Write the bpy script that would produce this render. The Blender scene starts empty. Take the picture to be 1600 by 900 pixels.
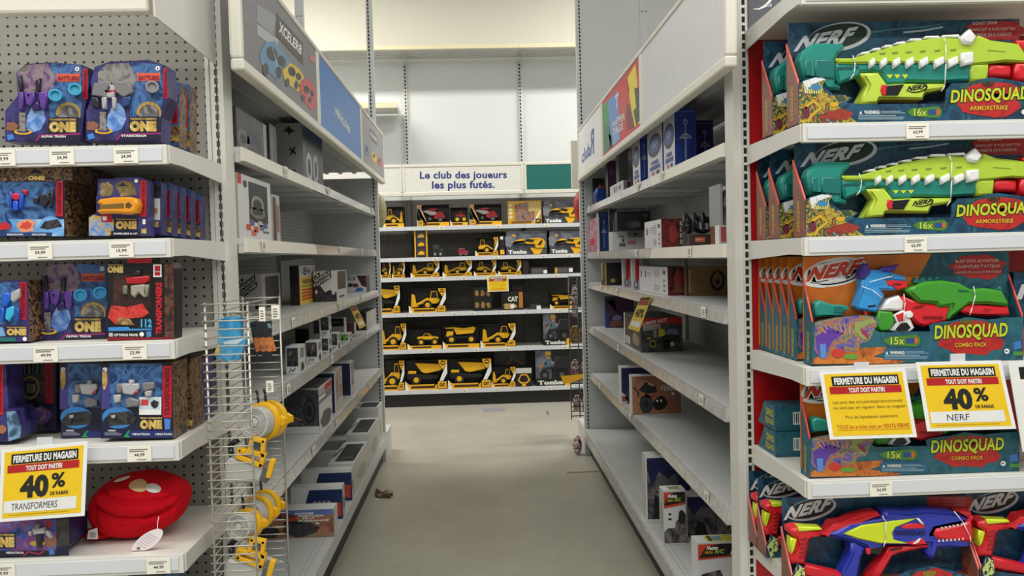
import bpy, math, random
from mathutils import Vector, Matrix
SC = bpy.context.scene
COL = SC.collection
# ---------------------------------------------------------------- camera
FPX, YAW, PIT, ROL, EYE = 1294.2, .0404, .0357, -.0259, 1.5
_w = Vector((math.sin(YAW)*math.cos(PIT), math.cos(YAW)*math.cos(PIT), -math.sin(PIT)))
_r0 = Vector((math.cos(YAW), -math.sin(YAW), 0)); _u0 = _r0.cross(_w)
_r = _r0*math.cos(ROL)+_u0*math.sin(ROL); _u = -_r0*math.sin(ROL)+_u0*math.cos(ROL)
cd = bpy.data.cameras.new('camera'); cam = bpy.data.objects.new('camera', cd); COL.objects.link(cam)
cd.sensor_width = 36; cd.lens = FPX*36/1600; cd.clip_end = 60; cd.clip_start = .05
m = Matrix((( _r.x, _u.x, -_w.x, 0), (_r.y, _u.y, -_w.y, 0), (_r.z, _u.z, -_w.z, EYE), (0, 0, 0, 1)))
cam.matrix_world = m
SC.camera = cam
# ---------------------------------------------------------------- light
SC.view_settings.view_transform = 'Standard'; SC.view_settings.look = 'None'
SC.view_settings.gamma = 1; SC.view_settings.use_curve_mapping = False
SC.view_settings.exposure = 0.12
wd = bpy.data.worlds.new('store_ambient'); SC.world = wd; wd.use_nodes = True
wd.node_tree.nodes['Background'].inputs[0].default_value = (.93, .97, 1, 1)
wd.node_tree.nodes['Background'].inputs[1].default_value = .35
def lamp(name, x, y, z, sx, sy, watts, col=(1, .985, .945)):
    l = bpy.data.lights.new(name, 'AREA'); l.shape = 'RECTANGLE'; l.size = sx; l.size_y = sy
    l.energy = watts; l.color = col
    o = bpy.data.objects.new(name, l); COL.objects.link(o); o.location = (x, y, z)
    return o
# rows of fluorescent tubes under the ceiling, running across the aisles
lamp('ceiling_lamp', 0, .6, 4.7, 9, .3, 180)
lamp('ceiling_lamp', 0, -1.6, 4.7, 9, .3, 190)
lamp('ceiling_lamp', 0, 4.0, 4.7, 5, .3, 24)
lamp('ceiling_lamp', -3.1, 7.2, 4.7, 3.6, .3, 160)
lamp('ceiling_lamp', 3.1, 7.2, 4.7, 3.6, .3, 160)

# ---------------------------------------------------------------- pixel helpers (points found on known planes)
def at(x, y, ax, v):
    d = _w+_r*((x-800)/FPX)-_u*((y-450)/FPX)
    o = Vector((0, 0, EYE)); t = (v-o[ax])/d[ax]
    return o+d*t
# ---------------------------------------------------------------- materials
MATS = {}
def lin(c):
    c = c/255
    return c/12.92 if c <= .04045 else ((c+.055)/1.055)**2.4
def L4(c): return (lin(c[0]), lin(c[1]), lin(c[2]), 1)
def mat(name, col, rough=.5, metal=0, var=.06, scale=14, bump=0, spec=.5, trans=0):
    if name in MATS: return MATS[name]
    M_ = bpy.data.materials.new(name); M_.use_nodes = True
    nt = M_.node_tree; b = nt.nodes['Principled BSDF']
    b.inputs['Roughness'].default_value = rough; b.inputs['Metallic'].default_value = metal
    b.inputs['Specular IOR Level'].default_value = spec
    if trans:
        b.inputs['Transmission Weight'].default_value = trans; b.inputs['IOR'].default_value = 1.05
    tc = nt.nodes.new('ShaderNodeTexCoord'); no = nt.nodes.new('ShaderNodeTexNoise')
    no.inputs['Scale'].default_value = scale; no.inputs['Detail'].default_value = 3
    nt.links.new(tc.outputs['Object'], no.inputs['Vector'])
    mx = nt.nodes.new('ShaderNodeMix'); mx.data_type = 'RGBA'
    a = L4(col); mx.inputs[6].default_value = tuple(min(1, v*(1+var)) for v in a[:3])+(1,)
    mx.inputs[7].default_value = tuple(v*(1-var) for v in a[:3])+(1,)
    nt.links.new(no.outputs['Fac'], mx.inputs[0]); nt.links.new(mx.outputs[2], b.inputs['Base Color'])
    if bump:
        bp = nt.nodes.new('ShaderNodeBump'); bp.inputs['Strength'].default_value = bump; bp.inputs['Distance'].default_value = .004
        nt.links.new(no.outputs['Fac'], bp.inputs['Height']); nt.links.new(bp.outputs[0], b.inputs['Normal'])
    MATS[name] = M_; return M_
def ink(r, g, b, rough=.42):      # printed card colour
    return mat('print_%02x%02x%02x' % (r, g, b), (r, g, b), rough, var=.08, scale=30)
def plas(r, g, b, rough=.32):     # moulded plastic colour
    return mat('plastic_%02x%02x%02x' % (r, g, b), (r, g, b), rough, var=.03, scale=20)
def art(name, cols, scale=18, rough=.4, kind='NOISE', dist=1.2, stretch=(1, 1, 1)):   # mottled printed picture
    if name in MATS: return MATS[name]
    M_ = bpy.data.materials.new(name); M_.use_nodes = True; nt = M_.node_tree; b = nt.nodes['Principled BSDF']
    b.inputs['Roughness'].default_value = rough
    tc = nt.nodes.new('ShaderNodeTexCoord'); mp = nt.nodes.new('ShaderNodeMapping'); mp.inputs['Scale'].default_value = stretch
    nt.links.new(tc.outputs['Object'], mp.inputs[0])
    no = nt.nodes.new('ShaderNodeTexNoise'); no.inputs['Scale'].default_value = scale; no.inputs['Detail'].default_value = 4
    no.inputs['Distortion'].default_value = dist; nt.links.new(mp.outputs[0], no.inputs['Vector'])
    rp = nt.nodes.new('ShaderNodeValToRGB'); e = rp.color_ramp.elements
    n = len(cols)
    for i, c in enumerate(cols):
        p = .28+.44*i/(n-1)
        if i < 2: e[i].position = p; el = e[i]
        else: el = e.new(p)
        el.color = L4(c)
    if kind == 'HARD': rp.color_ramp.interpolation = 'CONSTANT'
    nt.links.new(no.outputs['Fac'], rp.inputs[0]); nt.links.new(rp.outputs[0], b.inputs['Base Color'])
    MATS[name] = M_; return M_
def mathn(nt, op, a, b=None, c=None):
    n = nt.nodes.new('ShaderNodeMath'); n.operation = op
    for i, v in enumerate((a, b, c)):
        if v is None: continue
        if isinstance(v, (int, float)): n.inputs[i].default_value = v
        else: nt.links.new(v, n.inputs[i])
    return n.outputs[0]
def pegmat(name, base, hole, pitch, rad, axes=(0, 2), square=False, rough=.6):
    M_ = bpy.data.materials.new(name); M_.use_nodes = True; nt = M_.node_tree; b = nt.nodes['Principled BSDF']
    b.inputs['Roughness'].default_value = rough
    tc = nt.nodes.new('ShaderNodeTexCoord'); sp = nt.nodes.new('ShaderNodeSeparateXYZ'); nt.links.new(tc.outputs['Object'], sp.inputs[0])
    ds = []
    for ax in axes:
        f_ = mathn(nt, 'FRACT', mathn(nt, 'DIVIDE', sp.outputs[ax], pitch))
        ds.append(mathn(nt, 'ABSOLUTE', mathn(nt, 'SUBTRACT', f_, .5)))
    if square: d = mathn(nt, 'MAXIMUM', ds[0], ds[1])
    else: d = mathn(nt, 'SQRT', mathn(nt, 'ADD', mathn(nt, 'MULTIPLY', ds[0], ds[0]), mathn(nt, 'MULTIPLY', ds[1], ds[1])))
    k = mathn(nt, 'LESS_THAN', d, rad/pitch)
    mx = nt.nodes.new('ShaderNodeMix'); mx.data_type = 'RGBA'; mx.inputs[6].default_value = L4(base); mx.inputs[7].default_value = L4(hole)
    nt.links.new(k, mx.inputs[0]); nt.links.new(mx.outputs[2], b.inputs['Base Color'])
    MATS[name] = M_; return M_
def slatmat(name, base, groove, pitch, rough=.55):
    M_ = bpy.data.materials.new(name); M_.use_nodes = True; nt = M_.node_tree; b = nt.nodes['Principled BSDF']
    b.inputs['Roughness'].default_value = rough
    tc = nt.nodes.new('ShaderNodeTexCoord'); sp = nt.nodes.new('ShaderNodeSeparateXYZ'); nt.links.new(tc.outputs['Object'], sp.inputs[0])
    f_ = mathn(nt, 'FRACT', mathn(nt, 'DIVIDE', sp.outputs[2], pitch))
    k = mathn(nt, 'LESS_THAN', f_, .16)
    mx = nt.nodes.new('ShaderNodeMix'); mx.data_type = 'RGBA'; mx.inputs[6].default_value = L4(base); mx.inputs[7].default_value = L4(groove)
    nt.links.new(k, mx.inputs[0]); nt.links.new(mx.outputs[2], b.inputs['Base Color'])
    MATS[name] = M_; return M_
WHITE_METAL = mat('painted_steel', (218, 216, 208), .42, var=.03, scale=3)
GREY_METAL = mat('grey_painted_steel', (196, 198, 196), .45, var=.04, scale=3)
CREAM = mat('cream_plastic', (226, 222, 208), .4, var=.02)
RAIL = mat('price_rail_plastic', (214, 216, 220), .16, var=.05, scale=6)
CLEAR_RAIL = mat('scuffed_clear_rail', (186, 184, 180), .14, var=.35, scale=26)
TAG = mat('price_tag_paper', (240, 236, 222), .6, var=.02)
DARK = mat('dark_slot', (14, 14, 14), .8)
INK_GREY = mat('faint_print', (120, 118, 112), .6)
BLACK = ink(18, 18, 19); WHT = ink(238, 238, 234); RED = ink(196, 26, 32); YEL = ink(248, 206, 22)
WIRE = mat('zinc_wire', (176, 172, 160), .3, metal=.55, var=.08)
PEG_L = pegmat('grey_pegboard', (146, 143, 135), (16, 15, 14), .0284, .0042)
RED_PANEL = mat('red_back_panel', (178, 8, 14), .45, var=.05)
SLAT = slatmat('slatted_panel', (190, 192, 190), (138, 140, 138), .021)
GRID = pegmat('dark_grid_panel', (106, 102, 94), (64, 61, 56), .0235, .0092, square=True)
# ---------------------------------------------------------------- text cache
TXT = {}
def text_mesh(s, bold=0., shear=0.):
    k = (s, bold, shear)
    if k in TXT: return TXT[k]
    c = bpy.data.curves.new('lettering', 'FONT'); c.body = s; c.size = 1; c.offset = bold; c.shear = shear
    c.resolution_u = 3; c.fill_mode = 'FRONT'; c.space_character = 1+bold*1.4
    o = bpy.data.objects.new('lettering', c); COL.objects.link(o)
    dg = bpy.context.evaluated_depsgraph_get(); ev = o.evaluated_get(dg); me = ev.to_mesh()
    vs = [(v.co.x, v.co.y) for v in me.vertices]; fs = [tuple(p.vertices) for p in me.polygons]
    ev.to_mesh_clear(); bpy.data.objects.remove(o); bpy.data.curves.remove(c)
    x0 = min(v[0] for v in vs); x1 = max(v[0] for v in vs); y0 = min(v[1] for v in vs); y1 = max(v[1] for v in vs)
    vs = [((x-x0)/(x1-x0), (y-y0)/max(1e-6, y1-y0)) for x, y in vs]
    TXT[k] = (vs, fs); return TXT[k]
# ---------------------------------------------------------------- mesh builder
class MB:
    def __init__(s): s.v = []; s.f = []; s.m = []; s.mats = []; s.sm = []
    def mi(s, mt):
        if mt not in s.mats: s.mats.append(mt)
        return s.mats.index(mt)
    def add(s, vs, fs, mt, smooth=False):
        b = len(s.v); s.v += [Vector(v) for v in vs]; i = s.mi(mt)
        for f in fs: s.f.append(tuple(b+k for k in f)); s.m.append(i); s.sm.append(smooth)
        return s
    def box(s, x0, x1, y0, y1, z0, z1, mt):
        x0, x1 = sorted((x0, x1)); y0, y1 = sorted((y0, y1)); z0, z1 = sorted((z0, z1))
        s.add([(x0, y0, z0), (x1, y0, z0), (x1, y1, z0), (x0, y1, z0), (x0, y0, z1), (x1, y0, z1), (x1, y1, z1), (x0, y1, z1)],
              [(3, 2, 1, 0), (4, 5, 6, 7), (0, 1, 5, 4), (1, 2, 6, 5), (2, 3, 7, 6), (3, 0, 4, 7)], mt); return s
    def prism(s, pts, ext, mt, side=None, bev=0):
        # polygon (3D points, facing -ext) extruded along ext; bev rounds the front rim
        n = len(pts); P = [Vector(p) for p in pts]; e = Vector(ext)
        if bev:
            c = sum(P, Vector())/n; rad = max((p-c).length for p in P)
            nn = (-e).normalized()
            Q = []
            for i in range(n):
                a = (P[i]-P[i-1]); b = (P[(i+1) % n]-P[i])
                if a.length < 1e-7 or b.length < 1e-7: Q.append(P[i]); continue
                a.normalize(); b.normalize(); na = nn.cross(a); nb = nn.cross(b)
                k = na+nb
                if k.length < .2: Q.append(P[i]); continue
                k = k/max(.35, 1+na.dot(nb)); Q.append(P[i]+k*bev)
            ar = sum(((P[i]-c).cross(P[(i+1) % n]-c) for i in range(n)), Vector()).dot(nn)
            if ar < 0: Q = [2*P[i]-Q[i] for i in range(n)]
            st = e.normalized()*bev
            M_ = [P[i]*.7+Q[i]*.3+st*.3 for i in range(n)]
            rings = [Q, M_, [p+st for p in P], [p+e for p in P]]
        else: rings = [P, [p+e for p in P]]
        vs = [p for r_ in rings for p in r_]
        fs = [tuple(range(n))]
        s.add(vs[:n], fs, mt)
        b = len(s.v)-n; i = s.mi(side or mt)
        for r_ in rings[1:]: s.v += r_
        for k in range(len(rings)-1):
            for j in range(n):
                a0 = b+k*n+j; a1 = b+k*n+(j+1) % n
                s.f.append((a0, a1, a1+n, a0+n)); s.m.append(i); s.sm.append(bool(bev) and k < 2)
        s.f.append(tuple(b+(len(rings)-1)*n+j for j in reversed(range(n)))); s.m.append(i); s.sm.append(False)
        return s
    def cyl(s, p0, p1, r0, r1, n, mt, caps=True, smooth=True):
        p0 = Vector(p0); p1 = Vector(p1); d = (p1-p0).normalized()
        a = d.orthogonal().normalized(); b = d.cross(a)
        vs = []
        for p, r_ in ((p0, r0), (p1, r1)):
            for k in range(n): t = 2*math.pi*k/n; vs.append(p+(a*math.cos(t)+b*math.sin(t))*r_)
        fs = [(k, (k+1) % n, n+(k+1) % n, n+k) for k in range(n)]
        s.add(vs, fs, mt, smooth)
        if caps:
            o = len(s.v)-2*n; i = s.mi(mt)
            s.f.append(tuple(o+k for k in reversed(range(n)))); s.m.append(i); s.sm.append(False)
            s.f.append(tuple(o+n+k for k in range(n))); s.m.append(i); s.sm.append(False)
        return s
    def lathe(s, p0, d, prof, n, mt):   # prof: (distance along d, radius)
        for (a, ra), (b, rb) in zip(prof, prof[1:]):
            p0 = Vector(p0); dd = Vector(d).normalized()
            if abs(a-b) < 1e-6 and abs(ra-rb) < 1e-6: continue
            if abs(a-b) < 1e-6: b = a+1e-5
            s.cyl(p0+dd*a, p0+dd*b, max(ra, 1e-5), max(rb, 1e-5), n, mt, caps=False)
        return s
    def tube(s, pts, r, mt, n=6):
        for a, b in zip(pts, pts[1:]): s.cyl(a, b, r, r, n, mt)
        return s
    def ball(s, c, rx, ry, rz, mt, nu=12, nv=8):
        vs = []; c = Vector(c)
        for i in range(nv+1):
            t = math.pi*i/nv
            for j in range(nu): p = 2*math.pi*j/nu; vs.append(c+Vector((rx*math.sin(t)*math.cos(p), ry*math.sin(t)*math.sin(p), rz*math.cos(t))))
        fs = [(i*nu+j, (i+1)*nu+j, (i+1)*nu+(j+1) % nu, i*nu+(j+1) % nu) for i in range(nv) for j in range(nu)]
        s.add(vs, fs, mt, True); return s
    def build(s, name, parent=None, origin=None, label=None, cat=None, group=None, kind=None, bevel=0):
        o = None
        if parent is not None:
            p = parent; off = Vector()
            while p is not None: off += p.location; p = p.parent
        else: off = Vector(origin) if origin is not None else Vector((0, 0, 0))
        me = bpy.data.meshes.new(name)
        me.from_pydata([v-off for v in s.v], [], s.f)
        for mt in s.mats: me.materials.append(mt)
        me.polygons.foreach_set('material_index', s.m); me.polygons.foreach_set('use_smooth', s.sm); me.update()
        o = bpy.data.objects.new(name, me); COL.objects.link(o)
        if parent is not None: o.parent = parent
        else: o.location = off
        if bevel:
            bm_ = o.modifiers.new('edge_rounding', 'BEVEL'); bm_.width = bevel; bm_.segments = 2; bm_.limit_method = 'ANGLE'
        tag(o, label, cat, group, kind); return o
def tag(o, label=None, cat=None, group=None, kind=None):
    for k, v in (('label', label), ('category', cat), ('group', group), ('kind', kind)):
        if v: o[k] = v
    return o
def thing(name, loc, label, cat, group=None):
    o = bpy.data.objects.new(name, None); COL.objects.link(o); o.location = loc; o.empty_display_size = .05
    return tag(o, label, cat, group)
def copy_tree(o, parent=None):
    c = o.copy(); COL.objects.link(c)
    if parent is not None: c.parent = parent
    for ch in list(o.children): copy_tree(ch, c)
    return c
# ---------------------------------------------------------------- flat print on a surface
EPS = .0006
class Canvas:
    def __init__(s, mb, fn): s.mb = mb; s.fn = fn
    def poly(s, pts, mt, l=1): s.mb.add([s.fn(u, v, l) for u, v in pts], [tuple(range(len(pts)))], mt); return s
    def rect(s, u0, v0, u1, v1, mt, l=1): return s.poly([(u0, v0), (u1, v0), (u1, v1), (u0, v1)], mt, l)
    def ell(s, cu, cv, ru, rv, mt, l=1, n=18, a0=0, a1=360, rot=0):
        c, q = math.cos(math.radians(rot)), math.sin(math.radians(rot)); pts = []
        for k in range(n+(a1-a0 < 360)):
            t = math.radians(a0+(a1-a0)*k/n); x = ru*math.cos(t); y = rv*math.sin(t); pts.append((cu+x*c-y*q, cv+x*q+y*c))
        return s.poly(pts, mt, l)
    def blob(s, cu, cv, ru, rv, mt, l=1, seed=0, n=14, j=.35):
        R = random.Random(seed); pts = []
        for k in range(n):
            t = 2*math.pi*k/n; q = 1-j*R.random(); pts.append((cu+ru*q*math.cos(t), cv+rv*q*math.sin(t)))
        return s.poly(pts, mt, l)
    def band(s, pts, wd, mt, l=1):       # a thick polyline
        n = len(pts); A = []; B = []
        for i in range(n):
            a = pts[max(0, i-1)]; b = pts[min(n-1, i+1)]; dx, dy = b[0]-a[0], b[1]-a[1]; q = math.hypot(dx, dy) or 1
            ww = wd[i] if isinstance(wd, (list, tuple)) else wd
            A.append((pts[i][0]-dy/q*ww/2, pts[i][1]+dx/q*ww/2)); B.append((pts[i][0]+dy/q*ww/2, pts[i][1]-dx/q*ww/2))
        for i in range(n-1): s.poly([A[i], A[i+1], B[i+1], B[i]], mt, l)
        return s
    def text(s, t, u0, v0, u1, v1, mt, l=2, bold=.02, shear=0, du=0, dv=0):
        # (u0,v0) is the lower left of the line and (u1,v1) the upper right; dv tilts the baseline, du leans it
        vs, fs = text_mesh(t, bold, shear)
        s.mb.add([s.fn(u0+(u1-u0)*x+du*y, v0+(v1-v0)*y+dv*x, l) for x, y in vs], fs, mt); return s
    def lines(s, u0, v0, u1, v1, n, mt, l=2, fill=.45, seed=1):     # rows of small print too small to read
        R = random.Random(seed); h = (v1-v0)/n
        for k in range(n):
            e = u0+(u1-u0)*(.75+.25*R.random()); s.rect(u0, v0+h*k, e, v0+h*(k+fill), mt, l)
        return s
def cv_px(mb, ax, val, sgn, zm=None):
    # canvas measured on the photograph; zm=(ox,oy,scale) lets coordinates be read from an enlarged crop
    ox, oy, sc = zm or (0, 0, 1)
    return Canvas(mb, lambda u, v, l: at(ox+u/sc, oy+v/sc, ax, val+sgn*EPS*l))
def cv_box(mb, O, U, V, N):
    O, U, V, N = Vector(O), Vector(U), Vector(V), Vector(N).normalized()
    return Canvas(mb, lambda u, v, l: O+U*u+V*v+N*(EPS*l))
# ================================================================ setting
def floormat():
    M_ = bpy.data.materials.new('vinyl_floor'); M_.use_nodes = True; nt = M_.node_tree; b = nt.nodes['Principled BSDF']
    tc = nt.nodes.new('ShaderNodeTexCoord'); sp = nt.nodes.new('ShaderNodeSeparateXYZ'); nt.links.new(tc.outputs['Object'], sp.inputs[0])
    n1 = nt.nodes.new('ShaderNodeTexNoise'); n1.inputs['Scale'].default_value = 1.6; n1.inputs['Detail'].default_value = 8; n1.inputs['Roughness'].default_value = .65
    n2 = nt.nodes.new('ShaderNodeTexNoise'); n2.inputs['Scale'].default_value = 22; n2.inputs['Detail'].default_value = 4
    rp = nt.nodes.new('ShaderNodeValToRGB'); rp.color_ramp.elements[0].position = .3; rp.color_ramp.elements[1].position = .7
    rp.color_ramp.elements[0].color = L4((164, 160, 146)); rp.color_ramp.elements[1].color = L4((184, 181, 167))
    for n in (n1, n2): nt.links.new(tc.outputs['Object'], n.inputs['Vector'])
    nt.links.new(n1.outputs['Fac'], rp.inputs[0])
    # dark scuffs
    sc = nt.nodes.new('ShaderNodeMapRange'); sc.inputs[1].default_value = .66; sc.inputs[2].default_value = .76; sc.inputs[4].default_value = .35
    nt.links.new(n2.outputs['Fac'], sc.inputs[0])
    mx = nt.nodes.new('ShaderNodeMix'); mx.data_type = 'RGBA'; mx.inputs[7].default_value = L4((112, 106, 94))
    nt.links.new(sc.outputs[0], mx.inputs[0]); nt.links.new(rp.outputs[0], mx.inputs[6])
    # tile joints
    ks = []
    for ax, off in ((0, .0), (1, .1)):
        f_ = mathn(nt, 'FRACT', mathn(nt, 'DIVIDE', mathn(nt, 'ADD', sp.outputs[ax], off+30), .345))
        ks.append(mathn(nt, 'LESS_THAN', f_, .008))
    k = mathn(nt, 'MULTIPLY', mathn(nt, 'MAXIMUM', ks[0], ks[1]), .3)
    m2 = nt.nodes.new('ShaderNodeMix'); m2.data_type = 'RGBA'; m2.inputs[7].default_value = L4((120, 114, 100))
    nt.links.new(k, m2.inputs[0]); nt.links.new(mx.outputs[2], m2.inputs[6]); nt.links.new(m2.outputs[2], b.inputs['Base Color'])
    b.inputs['Roughness'].default_value = .34
    return M_
MB().box(-7, 7, -3.5, 9.2, -.06, 0, floormat()).build('floor', kind='structure')
MB().box(-7, 7, -3.5, 9.2, 5, 5.06, mat('ceiling_paint', (222, 222, 216), .8)).build('ceiling', kind='structure')
MB().box(-7, 7, 8.98, 9.1, 0, 5, mat('wall_paint', (222, 218, 202), .7, var=.03, scale=1)).build('wall_back', kind='structure')

YE, YF = 2.65, 6.19          # planes of the near and far endcap backs
ZTOP = 4.6
def slots(mb, x, yplane, z0, z1, sgn=-1, pitch=.0279, wd=.0105, hh=.019, ax=1):
    z = z0
    while z < z1:
        if ax == 1: mb.add([(x-wd/2, yplane, z), (x+wd/2, yplane, z), (x+wd/2, yplane, z+hh), (x-wd/2, yplane, z+hh)], [(0, 1, 2, 3)], DARK)
        else: mb.add([(yplane, x-wd/2, z), (yplane, x+wd/2, z), (yplane, x+wd/2, z+hh), (yplane, x-wd/2, z+hh)], [(0, 1, 2, 3)], DARK)
        z += pitch
def upright(parent, x0, x1, slot, y0, y1, z1, mt=WHITE_METAL, name='upright', groove=True):
    mb = MB(); mb.box(x0, x1, y0, y1, 0, z1, mt)
    slots(mb, slot, y0-.0008, .06, z1-.02)
    if groove:
        for g in (.35, .62):
            gx = slot+(x0+x1-2*slot)*g
            mb.box(gx-.002, gx+.002, y0-.002, y0, 0, z1, mt)
    return mb.build(name, parent)
def price_tag(parent, pxx, yfr, zc, wd=.062, hh=.042, name='price_tag', lab=None, tilt=0):
    mb = MB(); x = pxx
    mb.box(x-wd/2, x+wd/2, yfr-.003, yfr-.001, zc-hh/2, zc+hh/2, TAG)
    c = cv_box(mb, (x-wd/2, yfr-.003, zc-hh/2), (wd, 0, 0), (0, 0, hh), (0, -1, 0))
    c.lines(.1, .62, .9, .85, 2, INK_GREY, 1); c.text(lab or '24,99', .3, .3, .72, .52, BLACK, 1, .01); c.lines(.4, .1, .9, .2, 1, INK_GREY, 1)
    return mb.build(name, parent)
def end_shelf(root, x0, x1, z, yf, tags, outer, railh=.05):
    # one endcap shelf: deck, front price rail, side brackets, tags
    mb = MB(); mb.box(x0, x1, yf+.012, YE-.002, z-.028, z, WHITE_METAL)
    mb.box(x0, x1, yf+.012, yf+.02, z-.05, z-.028, WHITE_METAL)
    sh = mb.build('shelf', root, bevel=.002)
    r = MB(); r.box(x0, x1, yf, yf+.0115, z-railh, z+.0005, WHITE_METAL)
    r.box(x0+.012, x1-.012, yf-.003, yf, z-railh+.008, z-.006, RAIL)
    r.build('price_rail', sh, bevel=.0015)
    for xx in (x0-.0045, x1+.0005):
        b = MB()
        b.prism([(xx, yf+.008, z), (xx, YE-.0005, z), (xx, YE-.0005, z-.06), (xx, YE-.12, z-.055), (xx, yf+.1, z-.045), (xx, yf+.008, z-.047)], (.004, 0, 0), WHITE_METAL)
        b.build('bracket', sh)
    for px_, py_, lab in tags:
        p = at(px_, py_, 1, yf-.003); price_tag(sh, p.x, yf-.003, z-railh/2-.001, lab=lab)
    return sh
# ---------------------------------------------------------------- left endcap
EL = thing('endcap_shelf_unit', (-1.25, YE, 0), 'white pegboard endcap shelves at left holding purple and blue robot toy boxes', 'shelving')
upright(EL, -.822, -.782, -.803, YE, 2.74, 3.4)
upright(EL, -1.72, -1.68, -1.70, YE, 2.74, 3.4)
MB().box(-1.68, -.822, YE+.004, YE+.02, .1, 2.6, PEG_L).build('pegboard_panel', EL)
trimb = MB(); trimb.box(-.836, -.824, YE-.004, YE+.004, .1, 2.6, WHITE_METAL); trimb.build('panel_edge', EL)
LZ = [1.819, 1.576, 1.309, 1.040, .740]
LT = [[(5, 238, '19,99'), (97, 234, '24,99'), (197, 233, '24,99')], [(63, 386, '59,99'), (190, 384, '15,99')], [(72, 549, '49,99'), (211, 546, '22,99')], [(218, 705, '44,99')], [(248, 880, '44,99'), (5, 885, '19,99')]]
for z, t in zip(LZ, LT): end_shelf(EL, -1.7, -.80, z, 2.2, t, 1)
end_shelf(EL, -1.7, -.80, .42, 2.2, [], 1)
MB().box(-1.7, -.80, 2.2, YE-.002, .0, .12, WHITE_METAL).build('base', EL)
# canopy: rounded front bar and side plate at the top
cb = MB(); zc = at(228, 18, 1, 2.15).z; xr = at(229, 5, 1, 2.15).x
cb.box(-1.7, xr, 2.15, 2.19, zc, zc+.26, CREAM); cb.build('canopy_front', EL, bevel=.008)
pl = MB(); pl.prism([(-.80, 2.20, zc+.3), (-.80, YE, zc+.3), (-.80, YE, at(331, 96, 0, -.80).z)]+[(-.80, at(243, 26, 0, -.80).y, at(243, 26, 0, -.80).z)]+[(-.80, at(240, 0, 0, -.80).y, zc+.1)], (-.004, 0, 0), WHITE_METAL); pl.build('canopy_bracket', EL)
# ---------------------------------------------------------------- right endcap
ER = thing('endcap_shelf_unit', (1.3, YE, 0), 'white endcap shelves with red backing at right holding dart blaster boxes', 'shelving')
upright(ER, .833, .885, .8705, YE, 2.74, 3.4)
upright(ER, 1.95, 2.0, 1.97, YE, 2.74, 3.4)
MB().box(.885, 1.95, YE+.004, YE+.02, .1, 2.6, RED_PANEL).build('back_panel', ER)
RZ = [1.841, 1.536, 1.183, .873]
RT = [[(1433, 201, '62,99')], [(1430, 377, '62,99')], [], [(1376, 766, '54,99')]]
for z, t in zip(RZ, RT): end_shelf(ER, .88, 1.97, z, 2.2, t, -1)
end_shelf(ER, .88, 1.97, .565, 2.2, [], -1)
end_shelf(ER, .88, 1.97, 2.207, 2.2, [], -1)
MB().box(.88, 1.97, 2.2, YE-.002, 0, .12, WHITE_METAL).build('base', ER)
cs = MB(); cs.box(.886, 1.78, YE-.008, YE-.001, 2.21, 2.6, ink(88, 90, 98))
c = cv_px(cs, 1, YE-.008, -1)
c.band([(1177, 14), (1186, 14), (1196, 9), (1206, -2)], [.8, 2.2, 4, 3], WHT, 1); c.text('GB', 1198, 10.5, 1206, 5.5, ink(200, 200, 200), 1)
cs.build('back_poster', ER)
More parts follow.
